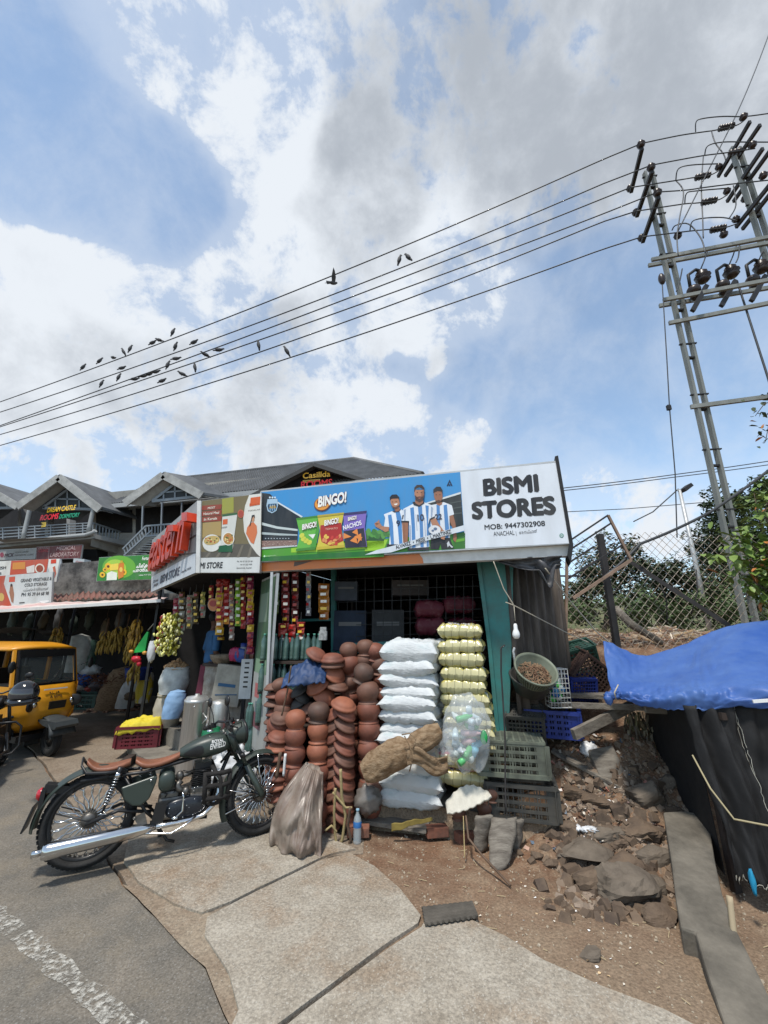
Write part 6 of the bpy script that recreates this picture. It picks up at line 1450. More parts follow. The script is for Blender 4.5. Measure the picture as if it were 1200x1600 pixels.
# ------------------------------------------------------------ trees and shrubs
m_leafd=M('dark_foliage',(.035,.055,.026),.75,n=1.2,col2=(.055,.075,.032));m_leafm=M('mid_foliage',(.055,.095,.03),.7,n=1.5,col2=(.10,.14,.05));m_leafb=M('bright_leaf',(.10,.17,.03),.45,n=7,col2=(.17,.24,.05));m_leafo=M('orange_leaf',(.42,.16,.04),.5)
m_bark=M('bark',(.10,.075,.055),.9,n=6,amt=.4,bump=.5,bscale=20)
def tree(label,base,hgt,blobs,lsize,nleaf,mat,seed,name='tree',trunk=.14):
    r_=random.Random(seed);t=thing(name,label,'tree',base);tm=MB()
    b0_=Vector(base);ctr=sum((Vector(b[0])for b in blobs),Vector())/len(blobs)
    fork_=b0_.lerp(Vector((ctr.x,ctr.y,ctr.z)),.45);tm.tube([b0_,b0_.lerp(fork_,.5)+Vector((.05,.02,0)),fork_],[trunk,trunk*.8,trunk*.65],8)
    for c,r in blobs:c=Vector(c);tm.tube([fork_,fork_.lerp(c,.5)+Vector((r_.uniform(-.1,.1),0,.1)),c],[trunk*.5,trunk*.3,trunk*.1],6)
    tm.build('trunk',m_bark,t,True);mb=MB();tot_=sum(b[1]**2 for b in blobs)
    for c,r in blobs:
        n=int(nleaf*r*r/tot_);c=Vector(c);sub=[(c+Vector((r_.gauss(0,1),r_.gauss(0,1),r_.gauss(0,.8))).normalized()*r*r_.uniform(.3,.95),r*r_.uniform(.22,.42))for _ in range(16)]
        for _ in range(n):
            sc,sr=r_.choice(sub);d=Vector((r_.gauss(0,1),r_.gauss(0,1),r_.gauss(0,.75)));d=d.normalized()*sr*r_.random()**.4;p=sc+d
            a=Vector((r_.uniform(-1,1),r_.uniform(-1,1),r_.uniform(-.6,.3))).normalized();b=a.cross(Vector((r_.uniform(-1,1),r_.uniform(-1,1),1))).normalized();l=lsize*r_.uniform(.6,1.3)
            mb.add([p-a*l,p+b*l*.45,p+a*l,p-b*l*.45],[(0,1,2,3)])
    mb.build('crown',mat,t,True);return t
T=lambda x,y,D:tuple(P(x,y,D))
tree('dark tree behind the left end of the wire fence',(P(940,985,16).x,16,1.6),6,[(T(935,880,16),1.1),(T(905,930,16),1.2),(T(965,868,16),1.0),(T(945,930,16),1.4),(T(985,885,16),.9),(T(1010,925,16),1.3)],.09,9000,m_leafd,1)
tree('dark low tree behind the middle of the wire fence',(P(1060,985,15).x,15,1.6),5,[(T(1040,895,15),.9),(T(1075,900,15),1.1),(T(1020,935,15),1.1),(T(1070,945,15),1.2),(T(1110,935,15),1.2)],.085,8000,m_leafd,2)
tree('tall dark tree behind the nearer power pole',(P(1130,985,17).x,17,1.6),8,[(T(1140,785,17),1.0),(T(1115,795,17),.8),(T(1165,800,17),1.1),(T(1130,830,17),1.2),(T(1105,850,17),1.1),(T(1160,870,17),1.4),(T(1120,900,17),1.5)],.09,11000,m_leafd,3)
tree('lighter green tree at the right edge behind the fence',(P(1210,985,12).x,12,1.6),6,[(T(1190,790,12),.9),(T(1215,770,12),.9),(T(1180,850,12),.9),(T(1210,880,12),1.1),(T(1170,920,12),.9)],.08,8000,m_leafm,4)
tree('low green scrub bush behind the rubble heap',(P(1000,985,11).x,11,1.6),2,[(T(960,955,11),.5),(T(1010,950,11),.6),(T(1060,950,11),.6),(T(1120,950,11),.7),(T(1180,945,11),.8),(T(900,955,11),.5)],.06,7000,m_leafm,5,'bush',.03)
def leaf_shrub(label,stems,n,ls,seed,mats,name='shrub'):
    r_=random.Random(seed);base=stems[0][0];t=thing(name,label,'shrub',base);sm=MB();lm=[MB(),MB()]
    for pts in stems:
        sm.tube(pts,[.014-.010*k/(len(pts)-1)for k in range(len(pts))],6)
        for _ in range(n):
            k=r_.uniform(.35,len(pts)-1.01);i=int(k);p=Vector(pts[i]).lerp(Vector(pts[i+1]),k-i)+Vector((r_.gauss(0,.10),r_.gauss(0,.10),r_.gauss(0,.08)))
            a=Vector((r_.uniform(-1,1),r_.uniform(-1,.4),r_.uniform(-.9,.1))).normalized();up=Vector((0,0,1));b=a.cross(up).normalized();nn=b.cross(a);l=ls*r_.uniform(.6,1.25);w=l*.30
            q_=1 if r_.random()<.04 else 0
            vs=[p,p+a*l*.35+b*w+nn*.01,p+a*l*.75+b*w*.8,p+a*l-Vector((0,0,l*.12)),p+a*l*.75-b*w*.8,p+a*l*.35-b*w+nn*.01,p+a*l*.5-nn*l*.06]
            lm[q_].add(vs,[(0,1,6),(1,2,6),(2,3,6),(3,4,6),(4,5,6),(5,0,6)],True)
    sm.build('stem',m_bark,t,True);lm[0].build('leaves',mats[0],t,True)
    if lm[1].v:lm[1].build('withered_leaves',mats[1],t,True)
    return t
V=lambda x,y,D:Vector(P(x,y,D))
leaf_shrub('bright green leafy branches hanging over the fence near the right edge',[[V(1230,1010,4.9),V(1215,900,4.9),V(1190,830,4.9),V(1178,770,4.9)],[V(1230,1000,4.9),V(1200,900,4.9),V(1165,880,4.85),V(1115,868,4.8)],[V(1230,950,4.9),V(1200,870,4.9),V(1170,850,4.9),V(1150,835,4.9)],[V(1235,1000,5.0),V(1215,880,5.0),V(1195,800,5.0),V(1205,760,5.0)],[V(1240,1000,4.9),V(1210,930,4.9),V(1180,910,4.85),V(1172,880,4.85)]],120,.115,6,(m_leafb,m_leafo))
leaf_shrub('dark leafy twigs hanging in at the right edge beside the lowest beam',[[V(1290,640,5.5),V(1230,625,5.5),V(1195,630,5.5),V(1180,650,5.5)],[V(1290,660,5.5),V(1225,640,5.5),V(1202,660,5.5),V(1196,690,5.5)]],40,.10,7,(m_leafd,m_leafo),'tree_branch')
mb=MB();mb.grid(90,14,lambda u,v:(-4+74*u,20+30*v,1.4+math.sin(math.pi*v)**.7*(2.4+1.4*noise.noise(Vector((u*9,v*2,0)))+.8*noise.noise(Vector((u*30,v*6,2)))+.4*noise.noise(Vector((u*90,v*16,2))))))
struct(mb.build('hills',M('scrub_hillside',(.055,.08,.03),.9,n=1.3,col2=(.14,.13,.06),bump=1,bscale=4),keep=True))
# grass tufts on the bank behind
m_grass=M('rank_grass',(.12,.14,.05),.8,n=2,col2=(.22,.19,.10));mb=MB();r_=random.Random(8)
for _ in range(7000):
    x=r_.uniform(2.6,16);y=r_.uniform(6.6,16);z=H(x,y)-.03;a=r_.uniform(0,3.14);l=r_.uniform(.12,.34);w=.012;d=Vector((math.cos(a)*w,math.sin(a)*w,0));k=Vector((r_.uniform(-.1,.1),r_.uniform(-.1,.1),l))
    mb.add([Vector((x,y,z))-d,Vector((x,y,z))+d,Vector((x,y,z))+k],[(0,1,2)])
tag(mb.build('grass',m_grass,keep=True),'rough dry grass on the raised ground behind the fence','grass',kind='stuff')
# ------------------------------------------------------------ clutter at the right of the shop
def onto(px,py,dz=0):
    """where the sight line through a picture point meets the ground"""
    lo,hi=1.5,12
    r=ray(px,py);d=1.6
    while d<14:
        p=P(px,py,d)
        if p.z<=H(p.x,p.y)+dz:return p
        d+=.02
    return P(px,py,8)
m_gcr=M('grey_green_crate_plastic',(.15,.17,.13),.55,n=4,col2=(.07,.075,.06));m_kcr=M('black_crate_plastic',(.035,.038,.038),.5,n=5,col2=(.07,.065,.055));m_dgcr=M('dark_green_crate',(.02,.065,.045),.5,n=5,amt=.35)
m_bcr=M('brown_crate_plastic',(.085,.05,.04),.6,n=5,amt=.35);m_blc=M('blue_crate_plastic',(.012,.03,.20),.45,n=5,amt=.3);m_mcr=M('maroon_crate_plastic',(.16,.02,.03),.45,n=5,amt=.3)
def crate(label,loc,rz,w,d,h,mat,rot=None,name='crate',flip=False,nh=4,nv=7,group=None,tp=.95):
    t=thing(name,label,'crate',loc,rz,group,rot=rot);z0=0
    def wall(mb,a,b,za,zb):
        """lattice wall between corners a and b (2D), with the rim"""
        a=Vector(a);b=Vector(b);dr=(b-a);L_=dr.length;n_=Vector((dr.y,-dr.x)).normalized();c=lambda t,z:Vector((a.x+dr.x*t,a.y+dr.y*t,z))
        ang=math.atan2(dr.y,dr.x);rot_=Matrix.Rotation(ang,3,'Z')
        for k in range(nh+1):z=za+(zb-za)*k/nh;mb.box(c(.5,z),(L_*.98,.010,.026),rot_)
        for k in range(nv+1):mb.box(c(k/nv*.94+.03,(za+zb)/2)+Vector((0,0,0)),(.014 if 0<k<nv else L_*.20,.008,(zb-za)),rot_)
        for k in range(nv*3):mb.box(c((k+.5)/(nv*3)*.94+.03,za+(zb-za)*.5),(.008,.006,(zb-za)),rot_)
    cs=[(-w/2,-d/2),(w/2,-d/2),(w/2,d/2),(-w/2,d/2)]
    mb=MB()
    for i in range(4):wall(mb,cs[i],cs[(i+1)%4],.02,h-.03)
    mb.build('walls',mat,t)
    mb=MB()
    for zz,e,hh in((h-.02 if not flip else.02,.012,.035),(.012 if not flip else h-.012,0,.02)):
        for i in range(4):a=Vector((*cs[i],zz));b=Vector((*cs[(i+1)%4],zz));k=1+e*4;mb.bar(Vector((a.x*k,a.y*k,zz)),Vector((b.x*k,b.y*k,zz)),.022+e,hh)
    mb.build('rim',mat,t)
    mb=MB();zb=.01 if not flip else h-.006
    for k in range(10):x=-w/2+w*(k+.5)/10;mb.box((x,0,zb),(w*.028,d*.96,.008))
    for k in range(8):y=-d/2+d*(k+.5)/8;mb.box((0,y,zb-.001),(w*.96,d*.04,.007))
    mb.build('base',mat,t);return t
CZ=P(822,1285,4.25)
crate('black lattice crate at the bottom of the front pair, right way up',CZ+Vector((.03,.2,0)),UDIR+R(3),.58,.40,.30,m_kcr,nv=4,group='plastic crates stacked by the shop')
crate('grey-green lattice crate turned upside down on the black crate',CZ+Vector((-.03,.2,.345)),UDIR+R(5),.58,.42,.30,m_gcr,nv=4,flip=True,group='plastic crates stacked by the shop')
mb=MB();c=P(812,1146,4.75);t=thing('crate_lid','small grey ribbed crate lid standing behind the grey-green crate','tray',c,UDIR)  # the ribbed plate is a loose crate lid
for k in range(9):mb.box((0,0,-.02+k*.014),(.36,.02+.008*(k%2),.008))
mb.box((0,.01,.03),(.40,.02,.13));mb.build('panel',m_gcr,t)
crate('black open crate tipped forward behind the grey-green crate',P(822,1148,4.6),UDIR,.36,.34,.26,m_kcr,rot=(R(-70),0,UDIR),group='plastic crates stacked by the shop')
crate('blue crate under the round basket beside the teal frame',P(866,1148,4.75),UDIR-.1,.50,.36,.26,m_blc,group='plastic crates stacked by the shop')
crate('dark green crate leaning on its side below the corrugated wall',P(905,1040,5.0),0,.46,.34,.26,m_dgcr,rot=(R(-72),R(-14),R(-8)),nv=5,group='plastic crates stacked by the shop')
crate('brown lattice crate tilted steeply next to the blue tarpaulin',P(930,1056,4.85),0,.40,.3,.26,m_bcr,rot=(R(-75),R(36),R(10)),nv=5,nh=5,group='plastic crates stacked by the shop')
crate('small blue crate lying on the planks under the brown crate',P(914,1082,4.8),0,.28,.26,.2,m_blc,rot=(R(-80),0,R(4)),nh=5,group='plastic crates stacked by the shop')
# wire basket with packets
t=thing('wire_basket','white wire basket holding green and blue packets beside the round basket','basket',P(873,1104,4.55));mb=MB();ww,hh,dd=.20,.36,.15
for z in[i*hh/8 for i in range(9)]:mb.tube([(-ww/2,-dd/2,z),(ww/2,-dd/2,z),(ww/2,dd/2,z),(-ww/2,dd/2,z)],.0035 if 0<z<hh else.006,5,closed=True)
for x in[(-.5+i/6)*ww for i in range(7)]:
    for y in(-dd/2,dd/2):mb.tube([(x,y,0),(x,y,hh)],.003,5)
mb.build('wires',M('white_coated_wire',(.5,.5,.48),.5),t)
FOLD=FOIL;pk=MB();r_=random.Random(2)
for k in range(12):
    pk.col=srgb(*r_.choice([(60,160,70),(40,120,170),(200,210,200),(90,190,90),(30,90,150)]));c=Vector((r_.uniform(-.06,.06),r_.uniform(-.04,.04),.04+.015*k));pk.ball(c,(.05,.03,.03),8,5,Euler((r_.random(),r_.random(),r_.random())).to_matrix(),nz=.4,nf=4)
tag(pk.build('packets',FOIL),'green and blue packets crammed inside the white wire basket','packets');bpy.data.objects['packets'].location=t.location+Vector((0,0,.03))
# round basket of husks
t=thing('round_basket','round grey-green plastic basket tilted forward, full of brown husks','basket',P(832,1062,4.45),rot=(R(42),R(6),0));m_bsk=M('weathered_basket_plastic',(.17,.19,.14),.55,n=6,amt=.35)
mb=MB();mb.lathe([(0,-.02),(.12,-.02),(.135,-.01),(.195,.13),(.212,.14),(.215,.155),(.20,.158),(.19,.14),(.13,0),(0,-.005)],36);mb.build('bowl',m_bsk,t)
mb=MB()
for k in range(48):a=2*math.pi*k/48;mb.box((.172*math.cos(a),.172*math.sin(a),.06),(.008,.008,.12),Matrix.Rotation(a,3,'Z')@Matrix.Rotation(R(24),3,'Y'))
mb.build('ribs',m_bsk,t)
hk=MB();r_=random.Random(5)
for k in range(260):
    a=r_.uniform(0,6.28);rr=.155*r_.random()**.5;c=Vector((rr*math.cos(a),rr*math.sin(a),.075+.04*(1-rr/.16)+r_.uniform(-.01,.01)));d=Vector((r_.uniform(-1,1),r_.uniform(-1,1),r_.uniform(-.4,.4))).normalized()*r_.uniform(.012,.035);hk.tube([c-d,c+Vector((0,0,.006)),c+d],.005,4,smooth=False)
o=hk.build('husks',M('brown_husk',(.16,.085,.05),.9,n=12,col2=(.30,.20,.12)),t,False);o.data.update();wm=WM(t)
inv=o;o.parent=None;o.matrix_world=wm;o.location,o.rotation_euler=wm.to_translation(),wm.to_euler();tag(o,'heap of dry brown husks inside the round basket','husks',kind='stuff')
t=thing('basket','second dark basket nested under the round basket of husks','basket',P(828,1078,4.6),rot=(R(25),R(4),0));mb=MB();mb.lathe([(0,-.02),(.15,-.02),(.215,.13),(.23,.14),(.22,.155),(.2,.14),(.14,0),(0,-.005)],30);mb.build('bowl',m_kcr,t)
# hanging bulb and cords
m_cord=M('pale_cord',(.42,.38,.30),.8);m_bulb=M('white_bulb_plastic',(.72,.73,.72),.35)
t=thing('light_bulb','white unlit bulb hanging on a cord before the corrugated wall','bulb',P(806,992,4.2));mb=MB();c=P(806,986,4.2)
mb.lathe([(0,-.075),(.022,-.07),(.034,-.05),(.036,-.03),(.030,-.005),(.019,.02),(.018,.055),(.012,.07),(0,.072)],18,c);mb.build('bulb',m_bulb,t,True);mb=MB();mb.tube([P(803,946,4.2),P(805,970,4.2)],.004,5);mb.build('flex',m_cord,t,True)
strand('cord',[(771,877),(787,920),(803,946)],[4.2,4.2,4.2],.0055,'twisted pale cord from the fascia down to the bulb',m_cord,cat='cord')
strand('cord',[(790,941),(803,946),(888,990),(920,1004)],[4.2,4.2,4.75,4.9],.0055,'pale cord stretched from the bulb right towards the crates',m_cord,cat='cord')
strand('cord',[(852,888),(890,938),(930,985),(962,1012)],[4.1,4.4,4.7,4.8],.0065,'pale rope from the torn silver tarp down to the blue tarpaulin',m_cord,cat='cord')
strand('iron_rod',[(789,1008),(783,1012),(783,1050),(786,1095),(789,1150),(790,1270)],[4.25,4.25,4.25,4.25,4.2,4.1],.008,'bent dark iron rod standing in front of the teal frame',m_postd,cat='rod')
strand('white_pipe',[(804,1012),(802,1018),(806,1040)],[4.5,4.5,4.5],.014,'short pale pipe end above the round basket',m_alu,cat='pipe')
# plank table and planks
m_plank=M('grey_weathered_plank',(.23,.205,.17),.9,n=5,col2=(.10,.085,.07),bump=.5,bscale=30,stretch=(1,5,5))
for i,(a,b,D0_,D1_,w,lb)in enumerate((((872,1101),(1075,1108),4.60,4.30,.07,'front grey plank of the crate shelf left of the blue tarpaulin'),((885,1085),(1080,1092),4.8,4.5,.26,'wide grey plank behind the front one, carrying the crates'))):
    mb=MB();mb.bar(P(*a,D0_),P(*b,D1_),w if i else.06,.035 if i else.05);tag(mb.build('plank',m_plank),lb,'plank','planks of the makeshift shelf')
mb=MB();mb.bar(P(1008,1107,4.2),P(1068,1111,4.15),.05,.07);tag(mb.build('plank',m_plank),'short grey board end under the left hem of the blue tarpaulin','plank','planks of the makeshift shelf')
mb=MB();mb.bar(P(988,1102,4.6),P(896,1148,4.35),.05,.09);tag(mb.build('plank',m_plank),'rough plank slanting down under the makeshift shelf','plank','planks of the makeshift shelf')
for i,(x,y0,y1,D)in enumerate(((893,1104,1180,4.75),(1075,1108,1230,4.6))):
    mb=MB();p=P(x,y0,D);mb.bar((p.x,p.y,H(p.x,p.y)-.1),p,.06);tag(mb.build('shelf_leg',m_shelf),('dark leg under the left end of the plank shelf','dark leg under the right end of the plank shelf')[i],'post')
mb=MB();mb.box((2.5,5.55,1.0),(2.6,.08,1.0));tag(mb.build('shade_sheet',m_dark),'dark sheet added for the shade under the plank shelf','sheet')  # dark sheet added so the gap under the shelf reads as shade
# block of wood, board, bag
def block(name,label,cat,c,size,rot,mat,bev=.01):
    mb=MB();mb.box((0,0,0),size,Euler(rot).to_matrix());o=mb.build(name,mat);o.location+=Vector(c);bv=o.modifiers.new('b','BEVEL');bv.width=bev;bv.segments=2;return tag(o,label,cat)
block('wooden_block','thick weathered wooden block leaning on the rubble below the shelf','block',onto(950,1200)+Vector((0,0,.0)),(.26,.09,.34),(R(-28),R(-8),R(4)),m_plank)
block('board','narrow pale board lying across the rubble below the wooden block','board',onto(928,1212)+Vector((0,0,.03)),(.50,.10,.03),(R(10),R(22),R(-28)),m_plank,.004)
block('board','short grey board end beside the black crate on the rubble','board',onto(886,1190)+Vector((0,0,.02)),(.30,.09,.025),(R(10),R(26),R(-34)),m_plank,.004)
m_wbag=M('white_plastic_bag',(.62,.63,.64),.35,n=8,amt=.15)
mb=MB();c=onto(921,1182)+Vector((0,0,.06));mb.ball(c,(.08,.06,.07),22,14,nz=.5,nf=3.5,seed=3);tag(mb.build('plastic_bag',m_wbag),'crumpled white plastic bag beside the wooden block','bag')
for i,(x,y)in enumerate(((921,1300),(905,1298))):
    mb=MB();c=onto(x,y)+Vector((0,0,.02));mb.ball(c,(.07-.03*i,.045,.02),18,10,nz=.7,nf=3,seed=6+i);tag(mb.build('paper_scrap',m_wbag),('shiny white scrap lying on the flat rocks','small white scrap left of the shiny one on the rocks')[i],'litter')
# rocks
m_rock=M('brown_basalt',(.15,.105,.07),.92,n=5,col2=(.07,.05,.037),bump=1,bscale=9);m_rockd=M('grey_rock',(.155,.125,.095),.9,n=5,col2=(.085,.068,.052),bump=1,bscale=10)
rocks=[(1023,1262,.30,.24,'large dark angular rock highest on the bank beside the slab'),(1013,1312,.27,.17,'brown rock below the large angular rock, left of the slab'),(945,1262,.26,.12,'flat-topped rock in the middle of the rubble below the pale board'),(958,1318,.28,.14,'broad brown rock right of the white scrap'),(905,1252,.2,.14,'reddish rock in shade right of the black crate'),(895,1306,.15,.10,'small dark rock by the white scraps'),(931,1352,.40,.14,'long low rock stepping down towards the dirt'),(986,1368,.28,.14,'rounded rock above the square block'),(930,1392,.22,.17,'upright cracked rock at the foot of the bank'),(990,1420,.36,.22,'big square block lowest on the bank'),(866,1358,.12,.07,'pale stone on the dirt right of the wooden offcuts'),(843,1345,.10,.07,'grey stone just under the corner of the black crate'),
         (1032,1352,.22,.16,'dark rock wedged left of the concrete slab'),(998,1262,.10,.07,'small pale stone left of the large angular rock'),(1056,1275,.22,.08,'long pale rock lying behind the concrete slab end'),(1052,1232,.20,.10,'shaded rock under the hanging roots'),(812,1338,.06,.05,'little stone beside the wooden offcuts'),(855,1330,.09,.06,'small rounded stone behind the grey stone'),(1020,1400,.2,.12,'brown rock between the square block and the slab'),(1045,1450,.18,.10,'loose rock on the dirt beside the long slab'),(900,1340,.10,.06,'chipped stone at the left foot of the long low rock'),(930,1500,.12,.05,'half-buried stone in the dirt below the rocks'),(975,1330,.14,.09,'knobbly stone between the broad rock and the rounded rock'),(880,1275,.12,.09,'reddish stone beside the lower crate')]
for i,(x,y,w,h,lb)in enumerate(rocks):
    r_=random.Random(i+50);c=onto(x,y);mb=MB();ax=[Vector((r_.gauss(0,1),r_.gauss(0,1),r_.gauss(0,1))).normalized()for _ in range(9)];lim=[r_.uniform(.48,.85)for _ in ax]
    def fn(u,v,w=w,h=h,ax=ax,lim=lim,c=c,i=i):
        a=2*math.pi*u;b=math.pi*(v-.5);d=Vector((math.cos(a)*math.cos(b),math.sin(a)*math.cos(b),math.sin(b)));k=1.0
        for q_,l in zip(ax,lim):
            dd_=d.dot(q_)
            if dd_>.01:k=min(k,l/dd_)
        k*=1.12+.10*noise.noise(d*3+Vector((i,0,0)))+.05*noise.noise(d*9);return c+Vector((d.x*w*.62*k,d.y*w*.5*k+w*.3,d.z*h*.62*k+h*.22))
    mb.grid(26,18,fn,False,True);o=mb.build('rock',m_rock if i%3 else m_rockd);tag(o,lb,'rock','rocks tumbled down the bank')
scatter('rubble',m_rock,'fist-sized angular stones packed between the larger rocks','rubble',380,lambda rnd:onto(rnd.gauss(955,55),rnd.uniform(1190,1440)),(.02,.07),8,.7)if True else 0
# small rubble, litter, roots
def on_bank(rnd):
    while True:
        p=onto(rnd.uniform(872,1075),rnd.uniform(1150,1420));return p
scatter('rubble',M('broken_rubble',(.17,.12,.08),.95,n=3,col2=(.28,.22,.17)),'small broken stones and clods covering the bank','rubble',1500,on_bank,(.008,.04),3,.7)
lit=MB();r_=random.Random(12)
for _ in range(520):
    p=onto(r_.gauss(930,45),r_.uniform(1150,1330))+Vector((0,0,.015));lit.col=srgb(*r_.choice([(205,195,180),(190,150,130),(220,215,210),(170,110,95),(120,90,70),(150,140,120),(90,110,130)]));a=Euler((r_.uniform(-.8,.8),r_.uniform(-.8,.8),r_.uniform(0,6))).to_matrix();s_=r_.uniform(.008,.03)
    lit.add([p+a@Vector(q_)for q_ in((-s_,-s_*.6,0),(s_,-s_*.5,.004),(s_*.8,s_*.6,0),(-s_*.7,s_*.5,.006))],[(0,1,2,3)])
tag(lit.build('litter',m_print2,keep=True),'scraps of paper, shell and plastic strewn over the rubble','litter',kind='stuff')
lit=MB()
for _ in range(70):
    p=onto(r_.uniform(640,1000),r_.uniform(1330,1560))+Vector((0,0,.008));lit.col=srgb(*r_.choice([(215,205,190),(200,170,130),(230,228,225)]));a=r_.uniform(0,6);s_=r_.uniform(.004,.012);lit.add([p+Vector((math.cos(a+k*1.57)*s_,math.sin(a+k*1.57)*s_*.6,.002*k))for k in range(4)],[(0,1,2,3)])
tag(lit.build('paper_crumbs',m_print2,keep=True),'tiny pale paper crumbs on the open dirt','litter',kind='stuff')
rt=MB();r_=random.Random(31)
for _ in range(1500):
    x=r_.uniform(975,1095);y=r_.uniform(1112,1215);p=P(x,y,4.75+r_.uniform(-.12,.2));l=r_.uniform(.04,.16);w=r_.uniform(.004,.013);rt.col=srgb(*r_.choice([(120,112,92),(92,84,66),(150,142,122),(70,60,46),(104,100,60)]));sd_=Vector((r_.uniform(-.4,.4),r_.uniform(-.3,.3),-1)).normalized();q_=Vector((w,r_.uniform(-w,w),0));rt.add([p-q_,p+q_,p+sd_*l+q_*.4,p+sd_*l-q_*.4],[(0,1,2,3)])
tag(rt.build('hanging_roots',m_print2,keep=True),'matted grey roots and rags hanging under the plank shelf','roots',kind='stuff')
mb=MB()
mb.grid(14,10,lambda u,v:Vector((P(980,1110,4.98).lerp(P(1100,1110,4.8),u)))+Vector((0,.15*noise.noise(Vector((u*5,v*4,0))),-.85*v)),True);tag(mb.build('earth_bank',m_dirt),'dark crumbling earth face behind the hanging roots','earth bank')
# rubble heap behind the fence
hp=MB();r_=random.Random(77)
for _ in range(2600):
    x=r_.uniform(2.3,6.6);y=r_.uniform(5.9,8.0);k=(1-abs((y-6.9)/1.2)**2);z=1.6+max(0,k)*(.24+.12*noise.noise(Vector((x*1.2,0,3))))*r_.uniform(.6,1);l=r_.uniform(.03,.22)if r_.random()<.5 else.04;a=r_.uniform(0,3.14);d=Vector((math.cos(a),math.sin(a)*.5,r_.uniform(-.25,.25)))*l;hp.col=srgb(*r_.choice([(205,180,150),(170,130,105),(150,120,100),(120,90,70),(215,200,180),(180,150,110)]));hp.bar(Vector((x,y,z))-d,Vector((x,y,z))+d,r_.uniform(.006,.02))
tag(hp.build('rubble_heap',m_print2,keep=True),'heap of pale sticks, stalks and broken brick behind the fence','rubble heap',kind='stuff')
mb=MB();mb.tube([P(962,950,6.2),P(985,975,6.0),P(1035,1005,5.9)],[.05,.06,.04],8);tag(mb.build('log',m_plank),'pale broken branch lying on the rubble heap behind the fence','log')
# concrete slab beside the stall
m_cs=M('mossy_concrete',(.17,.15,.12),.9,n=4,col2=(.085,.075,.06),bump=.7,bscale=25)
cp_=[(1036,1268,.34),(1070,1266,.34),(1106,1274,.34),(1116,1340,.3),(1128,1395,.26),(1150,1450,.2),(1190,1530,.10),(1240,1640,.02),(1150,1650,-.02),(1128,1590,.03),(1100,1505,.12),(1086,1455,.17),(1063,1448,.21),(1055,1400,.25),(1048,1340,.29)]
pa,pb,pc=G(1036,1268,.36),G(1106,1274,.36),G(1128,1590,.06);pn=(pb-pa).cross(pc-pa);cz=Vector((0,0,CAMZ))
top=[cz+ray(x,y)*((pa-cz).dot(pn)/ray(x,y).dot(pn))for x,y,z in cp_];n=len(top);mb=MB();mb.add(top+[p-Vector((0,-.02,.38))for p in top],[tuple(reversed(range(n)))]+[(i,(i+1)%n,(i+1)%n+n,i+n)for i in range(n)]);o=mb.build('concrete_block',m_cs);bv=o.modifiers.new('b','BEVEL');bv.width=.015;bv.segments=2;tag(o,'long mossy concrete slab sloping down beside the black-sheeted stall','slab')
# ------------------------------------------------------------ tarpaulin stall
m_tarp=M('blue_tarpaulin',(.028,.085,.30),.5,n=2.5,col2=(.06,.13,.34),bump=.5,bscale=7,spec=.4);m_bs=M('black_sheet',(.014,.014,.015),.75,n=6,amt=.3,bump=.4,bscale=12);m_thr=M('frayed_thread',(.4,.39,.34),.8)
stall=thing('market_stall','roadside stall with a bright blue tarpaulin top and torn black sheet sides','stall',(3.0,3.7,0))
rows=[[(942,1003,4.6),(1005,1024,4.55),(1075,1006,4.6),(1155,975,4.6),(1290,969,4.4)],[(946,1040,4.35),(1005,1053,4.25),(1070,1040,4.15),(1145,1010,4.1),(1290,1005,3.9)],[(952,1072,4.05),(1010,1076,3.9),(1070,1068,3.75),(1145,1056,3.6),(1290,1052,3.4)],[(957,1083,3.95),(1012,1090,3.75),(1075,1086,3.55),(1150,1080,3.35),(1290,1078,3.05)],[(955,1092,3.96),(1015,1106,3.76),(1075,1110,3.56),(1150,1109,3.36),(1290,1106,3.06)]]
cr_=[[P(*q_)for q_ in row]for row in rows]
def crm(p,t):
    n=len(p)-1;k=min(int(t*n),n-1);f_=t*n-k;a=p[max(0,k-1)];b=p[k];c=p[k+1];d=p[min(n,k+2)]
    return.5*((2*b)+(c-a)*f_+(2*a-5*b+4*c-d)*f_*f_+(3*b-a-3*c+d)*f_**3)
def tarp(u,v):
    p=crm([crm(r__,u)for r__ in cr_],v);w_=.03*noise.noise(Vector((u*6,v*5,0)))+.012*(.5-abs(noise.noise(Vector((u*13-v*6,v*9,9)))))+.012*abs(noise.noise(Vector((u*10+v*12,v*3,5))))+.010*abs(noise.noise(Vector((u*22,v*5,3))))+(.02*noise.noise(Vector((u*26,v*6,8)))if v>.7 else 0);return p+Vector((0,-w_,w_))
mb=MB();mb.grid(120,60,tarp);o=mb.build('tarpaulin',m_tarp,stall,True);o.modifiers.new('t','SOLIDIFY').thickness=.004
mb=MB();mb.ball(P(958,1086,3.85),(.07,.045,.035),20,12,nz=.5,nf=4);mb.ball(P(951,1092,3.84),(.035,.03,.045),14,9,nz=.5,nf=5,seed=4);kn=mb.build('knot',m_tarp,stall,True)
mb=MB();mb.tube([P(966,1070,3.82),P(960,1082,3.79),P(963,1094,3.82)],.006,5);mb.build('cord',m_cord,kn,True)
